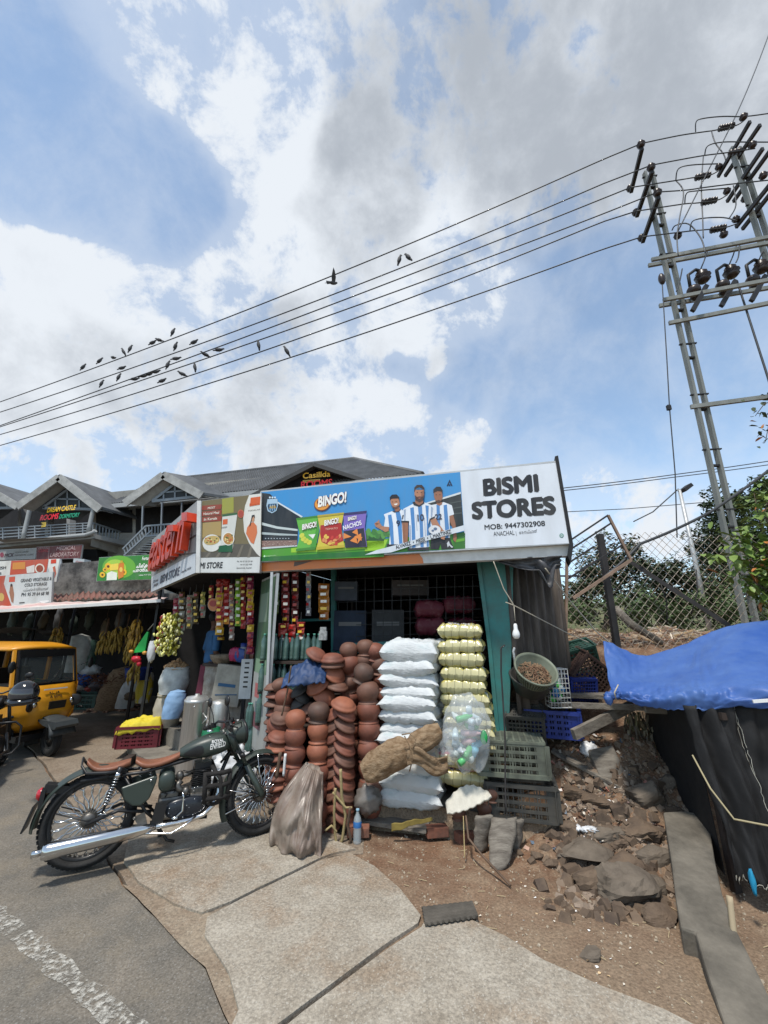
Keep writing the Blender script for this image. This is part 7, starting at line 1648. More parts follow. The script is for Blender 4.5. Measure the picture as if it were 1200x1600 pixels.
for i,(xa,ya,Da,xb,yb,Db,zlo,lb)in enumerate(((1068,1108,3.56,1148,1109,3.38,.14,0),(1142,1109,3.42,1330,1106,3.0,-.02,1))):
    A=P(xa,ya,Da);B=P(xb,yb,Db)
    def sheet_(u,v,A=A,B=B,zlo=zlo,i=i):
        p=A.lerp(B,u);zb=zlo+.06*noise.noise(Vector((u*14,i,0)))+.25*(u if i==0 else 0)*0;f_=.022*math.sin(u*11+i+2*v)*(.3+v)+.08*noise.noise(Vector((u*4,v*2,i*5)))+.02*noise.noise(Vector((u*12,v*8,i)));return Vector((p.x+.06*v*(1-2*i)*0+.05*v,p.y-f_-.10*v,p.z+.03+(zb-p.z)*v))
    mb=MB();mb.grid(50,36,sheet_);o=mb.build('side_sheet',m_bs,stall,True);o.modifiers.new('t','SOLIDIFY').thickness=.004
    mb=MB();r_=random.Random(i)
    for e in((.99,'v'),(1,'h'))if i==0 else((.01,'v'),(1,'h')):
        pts=[sheet_(e[0],k/40)if e[1]=='v' else sheet_(k/40,1)for k in range(41)]
        pts=[p+Vector((r_.uniform(-.006,.006),-.008,r_.uniform(-.006,.006)))for p in pts];mb.tube(pts,.0022,4)
    mb.build('frayed_edge',m_thr,stall,True)
mb=MB();A=P(1075,1110,3.62)
mb.add([(A.x+.02,A.y+.02,1.25),(A.x+.35,A.y+1.2,1.25),(A.x+.35,A.y+1.2,.3),(A.x+.05,A.y+.02,.1)],[(0,1,2,3)]);o=mb.build('side_sheet',m_bs,stall,True);o.modifiers.new('t','SOLIDIFY').thickness=.006
for x,y in((2.55,3.62),(3.7,3.2),(2.9,4.7),(3.9,4.5)):mb=MB();mb.bar((x,y,0),(x,y,1.3),.05);mb.build('leg',m_shelf,stall,True)
mb=MB();mb.box((3.3,3.95,1.2),(1.5,1.1,.05));mb.build('table_top',m_shelf,stall,True)
mb=MB();mb.bar(P(1176,1096,3.18),P(1300,1088,3.02),.02,.02);mb.build('hem_batten',m_bulb,stall,True)
mb=MB();mb.ball(P(1176,1378,3.2),(.014,.02,.07),12,9,nz=.4,nf=3);mb.build('cyan_cloth',M('cyan_cloth',(.02,.28,.48),.7),stall,True)
strand('rope',[(1082,1180),(1110,1232),(1147,1280),(1230,1296)],[3.40,3.22,3.1,2.95],.006,'thin yellowish rope drawn round the black sheets of the stall',M('yellow_rope',(.34,.29,.17),.8),cat='rope')
strand('stick',[(1140,1400),(1150,1490),(1190,1560)],[3.0,2.95,2.75],.018,'pale curved stick leaning at the foot of the black sheet',M('pale_stick',(.36,.29,.19),.8),cat='stick')
# ------------------------------------------------------------ foreground of the shop
m_jute=M('brown_jute',(.29,.205,.125),.95,n=18,col2=(.15,.09,.045),bump=1,bscale=70,stretch=(1,1,2.5))
t=thing('jute_bag','slumped brown jute bag tied with cord, lying on the white sacks','sack',P(630,1200,4.35))
def jute(u,v):
    A=P(575,1205,4.28);B=P(682,1148,4.28);ax_=(B-A);p=A-ax_*.06+ax_*(u*1.14);r0=.145*(math.sin(math.pi*min(1,max(0,.06+.88*u)))**.35)*(1+.18*math.sin(u*5+1.2))-.035*math.exp(-((u-.60)/.05)**2)
    a=2*math.pi*v;n1=Vector((-ax_.z,0,ax_.x)).normalized();n2=Vector((0,1,0));q_=Vector((math.cos(a),math.sin(a),u*3));k=1+.16*noise.noise(q_*1.6)+.08*noise.noise(q_*4)+.06*abs(noise.noise(Vector((a*2,u*9,1))));e_=1 if math.cos(a)>0 else.8
    return p+n1*(math.cos(a)*r0*k*e_)+n2*(math.sin(a)*r0*k*.9)
mb=MB();mb.grid(70,60,jute,True);mb.poly([jute(0,k/20)for k in range(20)]);mb.poly([jute(1,1-k/20)for k in range(20)]);mb.build('bag',m_jute,t,True)
mb=MB();mb.tube([P(632,1150,4.12),P(640,1165,4.08),P(645,1185,4.08),P(640,1205,4.12)],.006,5);mb.tube([P(628,1148,4.12),P(640,1146,4.1),P(650,1155,4.1),P(645,1170,4.07)],.006,5)
for k in range(4):mb.tube([P(672+14*math.cos(a_)+k*2,1190+8*math.sin(a_)+k*2,4.15)for a_ in[j*.5 for j in range(12)]],.005,5)
mb.build('cord',m_jute,t,True)
mb=MB();c=P(655,1180,4.13);q_=[(0,0),(.08,.04),(.14,-.02),(.12,-.10),(.02,-.12),(-.04,-.06)]
mb.grid(16,12,lambda u,v:P(636,1182,4.1).lerp(P(700,1198,4.15),u)+Vector((0,-.02*math.sin(u*6)-.03*noise.noise(Vector((u*4,v*4,2))),.07-.14*v+.03*math.sin(u*7))));o=mb.build('flap',m_jute,t,True);o.modifiers.new('t','SOLIDIFY').thickness=.008
# clear bag of bottles
m_film=M('clear_plastic_film',(.62,.66,.68),.18,spec=.7,alpha=.30,bump=.6,bscale=12)
t=thing('bottle_bag','large clear plastic bag stuffed with empty bottles beside the yellow bales','bag',P(728,1190,4.2));mb=MB();c=P(729,1142,4.2)
mb.ball(c,(.215,.14,.315),34,26,nz=.22,nf=2.6,seed=9);mb.ball(P(702,1166,4.24),(.09,.07,.15),20,14,nz=.35,nf=3,seed=5);mb.build('film',m_film,t,True)
r_=random.Random(21);bt=MB()
for k in range(34):
    a=r_.uniform(0,6.28);rr=r_.random()**.5;p=c+Vector((.14*rr*math.cos(a),-.02+.06*math.sin(a)*rr,r_.uniform(-.22,.22)));rt_=Euler((r_.uniform(0,3),r_.uniform(0,3),r_.uniform(0,3))).to_matrix();bt.col=srgb(*r_.choice([(205,215,220),(190,205,210),(150,170,180),(120,190,215),(215,180,185),(200,210,205),(90,180,110)]));L_=r_.uniform(.06,.09);bt.lathe([(0,-L_),(.028,-L_),(.03,-L_*.5),(.026,-L_*.2),(.03,0),(.027,L_*.4),(.012,L_*.8),(.012,L_),(0,L_)],9,p,rt_)
bt.build('bottles',m_wrapprint,t,True)
mb=MB();mb.ball(P(756,1152,4.14),(.035,.03,.06),12,8);mb.build('green_bottle',M('green_bottle',(.03,.40,.10),.2),t,True)
# grey plastic sheet bag in front of the pots
m_gs=M('dusty_plastic_sheet',(.27,.225,.185),.38,n=5,col2=(.17,.12,.095),bump=.5,bscale=10,spec=.5)
def gsheet(u,v):
    tp=P(478,1192,4.30).lerp(P(505,1208,4.30),u);bl=G(414,1318,.06).lerp(G(512,1337,.05),u)-Vector((0,.10*math.sin(3.14*u),0));p=tp.lerp(bl,v);a=(u-.5)*2;bulge=.16*math.sin(math.pi*min(1,v*.9+.1))*(1-a*a);fold=.03*math.sin(u*19+v*2)*v+.07*noise.noise(Vector((u*4,v*4,2)))+.04*abs(noise.noise(Vector((u*12,v*4,4))));wid=.10*math.sin(v*3.14)*min(a,0)-.05*v*a;return p+Vector((wid,-bulge-fold,0))
mb=MB();mb.grid(60,50,gsheet);mb.grid(20,30,lambda u,v:gsheet(1-u,v)+Vector((0,.12*math.sin(math.pi*u)+.02,0)));o=mb.build('plastic_sheet',m_gs);o.modifiers.new('t','SOLIDIFY').thickness=.003;tag(o,'crumpled brownish-grey plastic sheet draped down in front of the clay pots','plastic sheet')
m_stk=M('peeled_stick',(.42,.33,.16),.75,n=12,amt=.35);m_stk2=M('dark_stick',(.14,.09,.06),.85,n=8,amt=.4)
for i,(pts,r0_,lb,mt)in enumerate(((((524,1232),(522,1270),(523,1300),(528,1334)),.012,'peeled yellow stick standing left of the water bottle',m_stk),(((532,1202),(534,1245),(540,1275),(535,1310),(528,1332)),.014,'taller forked stick next to the peeled yellow one',m_stk),(((547,1262),(543,1290),(548,1312),(540,1330)),.013,'short brown stick leaning against the herringbone dishes',m_stk2),(((520,1238),(540,1262),(550,1262)),.010,'thin bent twig crossing the two sticks',m_stk),(((508,1298),(518,1290),(526,1300)),.009,'small curled twig on the ground by the plastic sheet',m_stk),(((438,1176),(432,1215)),.016,'brown stick standing behind the front wheel',m_stk2),(((446,1178),(443,1212)),.013,'white stick standing behind the front wheel',m_bulb),(((455,1040),(449,1080),(440,1118)),.009,'dark stick leaning across the stacked clay pots',m_stk2))):
    D_=4.22 if i<5 else(4.35 if i<7 else 4.5);strand('stick',pts,[D_+.02*k for k in range(len(pts))],r0_,lb,mt,cat='stick')
b1=thing('plastic_bottle','clear plastic bottle with a blue label standing on the dirt before the sacks','bottle',G(558,1318,.035));s_=.24;mb=MB()
mb.lathe([(0,0),(.032,0),(.036,.01)]+[(.036-.002*(k%2),.02+.012*k)for k in range(9)]+[(.035,.14),(.036,.17),(.028,.2),(.014,.225),(.013,.245)],18);mb.build('body',M('clear_pet',(.45,.50,.52),.1,alpha=.55,spec=.8),b1);mb=MB();mb.lathe([(.0365,.125),(.0375,.13),(.0375,.165),(.0365,.17)],18);mb.build('label_band',M('blue_band',(.04,.16,.42),.4),b1);mb=MB();mb.cyl((0,0,.245),(0,0,.262),.015,n=12);mb.build('cap',M('pale_blue_cap',(.25,.4,.5),.4),b1)
# plank step, bricks, rag cushion, offcuts
block('plank_step','low grey plank step carrying the white sacks','plank',P(622,1283,4.42)-Vector((0,-.12,.03)),(.62,.34,.035),(0,0,UDIR),m_plank,.004)
block('stone_block','square grey stone block under the right end of the plank step','block',P(706,1296,4.42)-Vector((0,-.15,.06)),(.30,.3,.14),(0,0,UDIR),m_conc2,.01)
mb=MB();mb.grid(16,10,lambda u,v:P(612,1284,4.28).lerp(P(675,1274,4.28),u)+Vector((0,-.01*math.sin(9*u),-.012-.06*v*(1-.6*u)+.01*noise.noise(Vector((u*6,v,0))))));o=mb.build('yellow_sack',M('dirty_yellow_cloth',(.27,.20,.05),.9,n=8,amt=.5));o.modifiers.new('t','SOLIDIFY').thickness=.01;tag(o,'dirty yellow cloth hanging over the edge of the plank step','cloth')
mb=MB();mb.ball(P(575,1250,4.45),(.12,.08,.12),22,14,nz=.4,nf=3,seed=2);tag(mb.build('plastic_bag',M('grey_film',(.20,.18,.16),.3,n=7,amt=.4)),'dusty crumpled plastic bag left of the lowest white sack','bag')
mb=MB();mb.grid(24,18,lambda u,v:P(697,1262,4.2).lerp(P(765,1240,4.2),u)+Vector((0,.10*v-.05,.03*math.sin(3.14*u)+(v-.5)*.15*math.sin(3.14*min(1,max(0,u*.9+.1)))+.006*math.sin(u*40))));o=mb.build('folded_sack',M('ivory_woven_cloth',(.58,.55,.47),.8,n=14,amt=.2,bump=.5,bscale=60));o.modifiers.new('t','SOLIDIFY').thickness=.02;tag(o,'ivory folded cloth sack hanging in front of the yellow bales','cloth')
for i,(x,y)in enumerate(((757,1262),(768,1240),(716,1268))):clay_obj('pot',x,y,4.36,2,f'small brown clay pot {("below", "right of", "behind")[i]} the ivory folded sack',.6)
for i,(a,b,w,lb,mt)in enumerate((((757,1274),(750,1330),.15,'blue-grey split timber offcut leaning left below the crates',m_plank),((788,1276),(780,1356),.22,'broad grey timber offcut standing in front, under the black crate',m_plank),((810,1280),(806,1330),.10,'thin timber offcut behind the broad grey one',m_plank))):
    A=P(*a,4.15);B=G(b[0],b[1],.02);mb=MB();d=(A-B);k=9
    def off(u,v,A=A,B=B,w=w,i=i):q_=B.lerp(A,v);ww=w*(.45+.55*math.sin(min(1,.1+1.5*v)*1.57))+.03*noise.noise(Vector((v*4,i,0)));return q_+Vector(((u-.5)*ww+.01*noise.noise(Vector((v*5,u,i))),-.03*math.sin(3.14*u),0))
    mb.grid(8,12,off);o=mb.build('timber_offcut',mt);o.modifiers.new('t','SOLIDIFY').thickness=.03;tag(o,lb,'timber')
strand('root',[(728,1275),(732,1310),(752,1335),(798,1384)],[4.15,4.0,3.85,3.62],.009,'thin bare root trailing over the dirt from under the cloth',m_stk2,cat='root')
strand('twig',[(724,1275),(726,1340)],[4.15,3.95],.004,'straight dry twig beside the trailing root',m_stk,cat='twig')
# brick ledge under the sacks
mb=MB();mb.grid(60,8,lambda u,v:G(560,1300,.0).lerp(P(875,1300,4.35),u)*1+Vector((0,.05*noise.noise(Vector((u*14,v*2,0)))-.08*v+.15,0))*1.0 if False else Vector((-.20+1.75*u,4.62-.38*u-.07*v+.05*noise.noise(Vector((u*14,v*2,0))),.24-.26*v+.03*noise.noise(Vector((u*9,3,0))))));tag(mb.build('earth_ledge',m_dirt),'crumbling red earth and brick ledge under the shop front','ledge')
for i,(x,y)in enumerate(((560,1292),(682,1292),(728,1300),(836,1302))):block('brick',f'broken red brick in the ledge, {("far left", "under the white sacks", "under the ivory sack", "under the black crate")[i]}','brick',P(x,y,4.36)+Vector((0,0,-.03)),(.2,.1,.08),(0,0,.2*i),m_brick,.008)
# strip of tyre tread on the dirt
t=thing('tyre_tread','flat strip of black tyre tread lying where the slabs meet the dirt','tyre tread',G(703,1432,.06));A,B,C_,D__=[G(x,y,.064)for x,y in((660,1421),(738,1412),(747,1434),(664,1447))]
def tr(u,v):
    p=A.lerp(B,u).lerp(D__.lerp(C_,u),v);g_=abs(((v*5+.12*math.sin(u*60))%1)-.5);return p+Vector((0,0,.008 if g_<.36 else 0))
mb=MB();mb.grid(90,50,tr,False);o=mb.build('tread',M('dusty_tread',(.10,.088,.072),.9,n=8,amt=.4),t,True);o.modifiers.new('t','SOLIDIFY').thickness=.010
# ------------------------------------------------------------ corner store and market goods on the left
m_step=M('worn_step_concrete',(.22,.20,.165),.9,n=4,col2=(.13,.115,.095),bump=.6,bscale=30)
cs=thing('corner_store','dark corner store with step, pillars and counter under the red lettered sign','shop',(-3.0,6.8,0))
def blockpoly(mb,pts,z0,z1):
    n=len(pts);ar=sum(pts[i][0]*pts[(i+1)%n][1]-pts[(i+1)%n][0]*pts[i][1]for i in range(n));pts=pts if ar>0 else pts[::-1]
    mb.add([(x,y,z1)for x,y in pts]+[(x,y,z0)for x,y in pts],[tuple(range(n))]+[(i,i+n,(i+1)%n+n,(i+1)%n)for i in range(n)])
def gz(x,y,z):p=G(x,y,z);return(p.x,p.y)
mb=MB();blockpoly(mb,[gz(197,1150,.17),gz(203,1165,.17),gz(216,1180,.17),gz(238,1190,.17),gz(300,1196,.17),gz(330,1196,.17),(-1.9,9),(-4.0,9)],0,.17);mb.build('lower_step',m_step,cs,True)
mb=MB();blockpoly(mb,[gz(246,1113,.42),gz(252,1132,.42),gz(290,1146,.42),(-1.8,5.95),(-1.5,9.2),(-3.6,9.2)],.15,.42);mb.build('floor',m_step,cs,True)
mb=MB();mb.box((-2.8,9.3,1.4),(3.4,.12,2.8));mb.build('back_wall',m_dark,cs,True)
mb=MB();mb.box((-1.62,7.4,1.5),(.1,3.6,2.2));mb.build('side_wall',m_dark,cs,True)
mb=MB();blockpoly(mb,[(-2.35,5.3),(-1.45,5.2),(-1.3,9.4),(-4.4,9.4),(-3.85,7.1)],2.56,2.62);mb.build('canopy',m_dark,cs,True)
for i,(x,y0,y1,D)in enumerate(((252,915,1120,7.2),(398,900,1100,6.0))):
    mb=MB();p=P(x,y0,D);mb.bar((p.x,p.y,.2),(p.x,p.y,2.56),.04);mb.build('pillar',m_frame,cs,True)
# counter with paper-covered front
t=thing('counter','pale counter with crumpled paper covered front inside the corner store','counter',P(362,1110,6.5));a,b=P(322,1040,6.5),P(400,1040,6.1)
a.z=b.z=1.36;mb=MB()
def cf_(u,v):p=a.lerp(b,u);return Vector((p.x,p.y-.02-.03*noise.noise(Vector((u*9,v*9,0)))-.02*abs(noise.noise(Vector((u*20,v*16,0)))),1.35-.92*v))
mb.grid(40,30,cf_);mb.build('front',M('crumpled_white_wrap',(.36,.34,.30),.6,n=7,col2=(.17,.14,.11)),t,True)
mb=MB();mb.add([a+Vector((-.03,-.06,.02)),b+Vector((.03,-.06,.02)),b+Vector((.03,.5,.02)),a+Vector((-.03,.5,.02)),a+Vector((-.03,-.06,-.02)),b+Vector((.03,-.06,-.02)),b+Vector((.03,.5,-.02)),a+Vector((-.03,.5,-.02))],[(0,1,2,3),(7,6,5,4),(0,4,5,1),(1,5,6,2),(2,6,7,3),(3,7,4,0)]);mb.build('top',m_shelf,t,True)
t=thing('carton','pale battered carton with a blue stripe leaning on the counter','box',P(356,1090,6.1));mb=MB();c=P(358,1070,6.15);mb.box(c,(.38,.12,.52),Matrix.Rotation(R(6),3,'Y'));mb.build('box',M('pale_carton',(.40,.37,.31),.8,n=6,amt=.35),t,True)
mb=MB();mb.box(c+Vector((-.01,-.064,.0)),(.24,.004,.04),Matrix.Rotation(R(6),3,'Y'));mb.box(c+Vector((-.01,-.0635,-.12)),(.30,.003,.012));mb.build('stripe',M('blue_print',(.03,.10,.2),.6),t,True)
t=thing('vent_box','white box with a row of small slots under the counter edge','box',P(385,1080,6.0));mb=MB();c=P(386,1060,6.0);mb.box(c,(.16,.1,.5));mb.build('box',m_white,t,True)
for k in range(6):mb=MB();mb.box(c+Vector((0,-.052,.2-.06*k)),(.06,.004,.02));mb.build('slot',m_blk,t,True)
# woven basket, tins and jars on the counter
t=thing('woven_basket','low pale woven basket on the counter of the corner store','basket',P(348,1034,6.3));mb=MB();c=P(348,1036,6.3);mb.lathe([(0,0),(.12,0),(.17,.06),(.19,.12),(.18,.12),(.15,.05),(0,.02)],26,c);mb.build('bowl',M('woven_cane',(.26,.20,.14),.85,n=18,col2=(.12,.09,.06)),t,True)
t=thing('jar','blue-lidded jar on the counter beside the green panel','jar',P(380,1030,6.1));c=P(380,1034,6.1);mb=MB();mb.lathe([(0,0),(.07,0),(.075,.02),(.075,.17),(.05,.2)],18,c);mb.build('body',M('pale_jar',(.35,.38,.42),.3,n=12,amt=.4),t,True);mb=MB();mb.lathe([(.055,.2),(.055,.25),(0,.25)],16,c);mb.build('lid',m_blc,t,True)
for i,(x,y,c_,lb)in enumerate(((366,1028,(.38,.02,.09),'small crimson packet on the counter'),(375,1030,(.03,.08,.30),'dark blue printed packet on the counter by the jar'),(389,1030,(.20,.08,.05),'brown packet at the right end of the counter'))):
    o=pillow(.14,.1,.17,90+i,.01).build('packet',M(f'packet_colour_{i}',c_,.35,n=14,amt=.4));o.location=P(x,y+6,6.05);tag(o,lb,'packet')
# man at the counter
m_skin=M('brown_skin',(.12,.055,.032),.55,n=6,amt=.15);m_shirt=M('dark_blue_shirt',(.035,.12,.26),.8,n=5,amt=.35,bump=.3,bscale=20);m_lungi=M('maroon_lungi',(.16,.03,.05),.85,n=3,amt=.4);m_hair=M('black_hair',(.01,.009,.009),.6)
pw_=P(322,1100,6.75);man=thing('person','man in a dark blue shirt and maroon lungi standing at the store counter','person',(pw_.x,pw_.y,.42),R(20),scale=.98)
def skinned(name,chain,par,mat,sub=2):
    """chain: list of (parent index, (x, y, z), radius) grown into one continuous surface"""
    me=bpy.data.meshes.new(name);me.from_pydata([c[1]for c in chain],[(c[0],i)for i,c in enumerate(chain)if c[0]is not None],[]);o=bpy.data.objects.new(name,me);COL.objects.link(o);o.parent=par
    o.modifiers.new('s','SKIN');
    for i,c in enumerate(chain):
        v=me.skin_vertices[0].data[i];v.radius=(c[2],c[2])if not isinstance(c[2],tuple)else c[2];v.use_root=(i==0)
    sb=o.modifiers.new('d','SUBSURF');sb.levels=sub;sb.render_levels=sub;me.materials.append(mat)
    for p in me.polygons:p.use_smooth=True
    o.modifiers['s'].use_smooth_shade=True;return o
arm=lambda s,b:[(b,(s*.17,0,1.40),.055),(b+1,(s*.21,.01,1.30),.048),(b+2,(s*.25,.03,1.12),.042),(b+3,(s*.20,-.14,1.00),.034),(b+4,(s*.12,-.24,.97),.026),(b+5,(s*.10,-.29,.965),.022)]
ch=[(None,(0,0,.92),(.15,.11)),(0,(0,-.01,1.08),(.135,.10)),(1,(0,-.02,1.26),(.155,.105)),(2,(0,0,1.40),(.13,.085)),(3,(0,.005,1.47),.055),(4,(0,0,1.53),.052),(5,(0,-.01,1.60),(.078,.092)),(6,(0,-.005,1.67),(.075,.088)),
      (3,(-.15,0,1.40),.056),(8,(-.20,.01,1.28),.047),(9,(-.235,.03,1.13),.041),(10,(-.22,-.12,1.02),.034),(11,(-.17,-.23,.99),.026),(12,(-.155,-.28,.985),.022),
      (3,(.15,0,1.40),.056),(14,(.20,.01,1.28),.047),(15,(.235,.03,1.13),.041),(16,(.22,-.12,1.02),.034),(17,(.17,-.23,.99),.026),(18,(.155,-.28,.985),.022),
      (0,(-.09,0,.80),.085),(20,(-.10,0,.48),.058),(21,(-.10,.01,.26),.05),(22,(-.10,.02,.08),.036),(23,(-.10,-.10,.03),.03),(0,(.09,0,.80),.085),(25,(.10,0,.48),.058),(26,(.10,.01,.26),.05),(27,(.10,.02,.08),.036),(28,(.10,-.10,.03),.03)]
fing=[]
base=len(ch)
for s_,root in((-1,13),(1,19)):
    for k in range(4):fing.append((root,(s_*(.155)+(k-1.5)*.016,-.325,.985-.004*k),.008));fing.append((len(ch)+len(fing)-1,(s_*.155+(k-1.5)*.018,-.352+.004*abs(k-1),.968),.0075))
    fing.append((root,(s_*.155-s_*.03,-.30,.98),.009));fing.append((len(ch)+len(fing)-1,(s_*.155-s_*.042,-.325,.97),.008))
body=skinned('body',ch+fing,man,m_skin)
mb=MB();mb.ball((0,.012,1.665),(.083,.098,.085),20,12,nz=.08,nf=5);mb.build('hair',m_hair,man)
mb=MB();mb.ball((0,-.105,1.60),(.014,.02,.02),10,6);mb.ball((-.082,0,1.60),(.01,.02,.028),10,6);mb.ball((.082,0,1.60),(.01,.02,.028),10,6);mb.build('face_features',m_skin,man)
mb=MB()
for s_ in(-1,1):mb.ball((s_*.03,-.092,1.625),(.013,.008,.007),10,6)
mb.ball((0,-.098,1.565),(.026,.008,.012),12,6);mb.build('eyes_and_moustache',m_hair,man)
sc_=[(None,(0,0,.90),(.175,.135)),(0,(0,-.01,1.08),(.155,.12)),(1,(0,-.02,1.26),(.175,.125)),(2,(0,0,1.405),(.145,.10)),(3,(0,.005,1.455),.068),(3,(-.15,0,1.405),.07),(5,(-.205,.01,1.28),.062),(6,(-.24,.03,1.13),.058),(3,(.15,0,1.405),.07),(8,(.205,.01,1.28),.062),(9,(.24,.03,1.13),.058)]
skinned('shirt',sc_,man,m_shirt)
mb=MB();mb.grid(40,16,lambda u,v:(lambda a,z:Vector(((.175+.05*(1-v)+.012*math.sin(a*7)*(1-v))*math.cos(a),(.14+.045*(1-v)+.012*math.sin(a*9+1)*(1-v))*math.sin(a),z)))(2*math.pi*u,.14+.80*v),True,True);mb.build('lungi',m_lungi,man)
man.rotation_euler.z=R(205-75)
# hanging snack strips of the corner store
Y_,Rd,Gn,Br,Si=(190,150,40),(150,34,30),(110,150,40),(90,70,40),(130,125,110)
for i,(x,y0,y1,D,cols,w,lb)in enumerate(((284,925,985,6.6,[Br,Si],10,'dull brown strip nearest the left pillar of the corner store'),(296,930,982,6.4,[(140,130,110),(100,90,60)],9,'beige strip second from the left pillar'),(306,925,975,6.4,[Br,(70,60,40)],9,'dark olive strip above the shopkeeper'),(317,925,965,6.3,[(150,145,70),Si],9,'pale yellow strip above the head of the shopkeeper'),(275,935,985,6.9,[(150,40,60),(170,90,90)],9,'pink and red strip behind the silver-green bunches'),(343,905,992,5.9,[Y_,Rd,(180,120,40)],12,'yellow and red snack strip right of the round picture'),(354,905,975,5.9,[(190,120,40),Rd],10,'orange snack strip second right of the round picture'),(362,912,1000,5.9,[(150,130,120),(110,60,60)],8,'narrow grey-pink strip reaching low above the counter'),(372,905,978,5.8,[Gn,(150,190,60)],9,'bright green snack strip near the green panel'),(380,900,982,5.8,[Rd,(120,50,40)],9,'dark red snack strip next to the green one'),(391,900,1022,5.6,[Y_,(120,24,60),Rd],11,'longest yellow and crimson strip touching the green panel edge'),(330,915,950,6.1,[Rd,Br],8,'short red strip left of the yellow and red one'),(345,995,1000,6.3,[Y_],10,'single yellow packet above the woven basket'))):
    strip(x,y0,y1,D,cols,w,lb,40+i)
t=thing('round_ad','round orange and red printed disc hanging above the shopkeeper','sign',P(333,945,6.0));rp=Plane(P(333,945,6.0),(1,0,0));mb=MB();slab(mb,rp,[(333+8.5*math.cos(k*.35),945+10*math.sin(k*.35))for k in range(18)],-.02,0);mb.build('disc',m_alu,t,True);mb=MB();rp.ell(mb,(333,945),8.2,9.7,(200,120,60),.003,20);rp.ell(mb,(333,943),6,5,(160,40,30),.005,16);mb.build('print',m_print,t,True)
# silver-green bunch
m_gold=Mprint('glossy_pods',.18,0)
def bunch(name,label,px,py,D,w,h,n,cols,seed,size=(.02,.02,.045),cat='fruit bunch',mat=None):
    r_=random.Random(seed);mb=MB();c=P(px,py,D)
    for k in range(n):
        a=r_.uniform(0,6.28);rr=r_.random()**.5;z=r_.uniform(-1,1);wd=w*(1-.5*max(0,z))*(1-.35*max(0,-z)**2);mb.col=srgb(*r_.choice(cols));mb.ball(c+Vector((wd*rr*math.cos(a),wd*.6*rr*math.sin(a)-.02,h*z)),size,7,5,Euler((r_.uniform(-.5,.5),r_.uniform(-.5,.5),0)).to_matrix())
    return tag(mb.build(name,mat or m_gold),label,cat)
bunch('seed_bunch','glittering yellow-green bunch of wrapped sweets hung on the store pillar',265,991,6.6,.22,.30,330,[(190,180,70),(150,150,50),(220,215,130),(110,105,30),(230,225,170)],4,(.018,.018,.03),'sweets')
bunch('seed_bunch','thin string of dark red sweets left of the glittering bunch',251,990,6.65,.04,.26,60,[(130,30,25),(160,50,30)],5,(.018,.018,.03),'sweets')
m_ban=M('ripe_banana',(.62,.38,.05),.5,n=4,col2=(.22,.12,.03));m_bang=M('dull_banana',(.38,.25,.045),.55,n=4,amt=.4)
def bananas(label,px,py,D,n,mat,seed,w=.18,h=.22):
    r_=random.Random(seed);t=thing('banana_bunch',label,'bananas',P(px,py,D),group='banana bunches hung under the awning');mb=MB()
    for k in range(n):
        a=r_.uniform(0,6.28);z=(k/n-.5)*2*h;rr=w*(.35+.3*r_.random())*(1-.45*(z/h if z>0 else 0));o_=Vector((math.cos(a),math.sin(a)*.7,0));p=Vector((0,0,z))+o_*rr*.5;pts=[p+Vector((0,0,.05)),p+o_*.045+Vector((0,0,.01)),p+o_*.06+Vector((0,0,-.05)),p+o_*.045+Vector((0,0,-.11))];mb.tube(pts,[.008,.019,.019,.006],6)
    mb.build('fruit',mat,t);s2_=MB();s2_.tube([(0,0,-h),(0,0,h+.02),(.01,0,h+.30)],.014,6);s2_.build('stalk',m_stk2,t);return t
for i,(x,y,D,n,m_,lb,w,h)in enumerate(((212,990,7.9,46,m_ban,'brightest yellow banana bunch beside the green toy string',.19,.22),(203,1018,8.0,24,m_bang,'smaller banana bunch hanging just below the bright one',.13,.14),(163,1002,8.6,40,m_bang,'banana bunch at the left of the long shaded row',.22,.16),(181,998,8.6,40,m_bang,'banana bunch in the middle of the shaded row',.22,.2),(196,996,8.7,26,m_bang,'banana bunch at the right end of the shaded row',.16,.18),(88,998,8.8,40,m_bang,'dull banana bunch hanging behind the yellow three-wheeler roof',.2,.2),(210,1048,7.9,22,m_bang,'low greenish banana bunch near the blue tub',.15,.14))):
    bananas(lb,x,y,D,n,m_,i+3,w,h)
# toy string
t=thing('toy_string','bright green and red plastic toys on a hanging string','toys',P(222,1010,7.3));m_gt=M('bright_green_plastic',(.02,.48,.08),.4);m_rt=M('bright_red_plastic',(.5,.02,.04),.4);m_yt=M('orange_plastic',(.6,.28,.05),.4)
c=P(228,990,7.3);mb=MB();mb.prism([(0,.0),(.03,0),(.02,-.32),(-.16,-.34),(-.15,-.28)],-.02,.02,lambda x,y,t_:c+Vector((x+.02,t_,y+.03)));mb.build('green_toy',m_gt,t,True);mb=MB();mb.ball(P(213,1030,7.25),(.08,.05,.05),14,9,nz=.4);mb.ball(P(217,1037,7.25),(.04,.03,.04),12,8);mb.build('red_toy',m_rt,t,True);mb=MB();mb.ball(P(205,1018,7.25),(.04,.03,.03),12,8);mb.ball(P(226,1020,7.25),(.04,.03,.03),12,8);mb.build('orange_toy',m_yt,t,True);mb=MB();mb.tube([P(231,985,7.3),P(246,968,7.3)],.008,5);mb.build('string',m_cord,t,True)
mb=MB();mb.ball(P(237,1018,7.2),(.07,.05,.17),20,14,nz=.3,nf=3);tag(mb.build('plastic_bag',m_wbag),'white plastic carrier bag hanging beside the glittering bunch','bag')
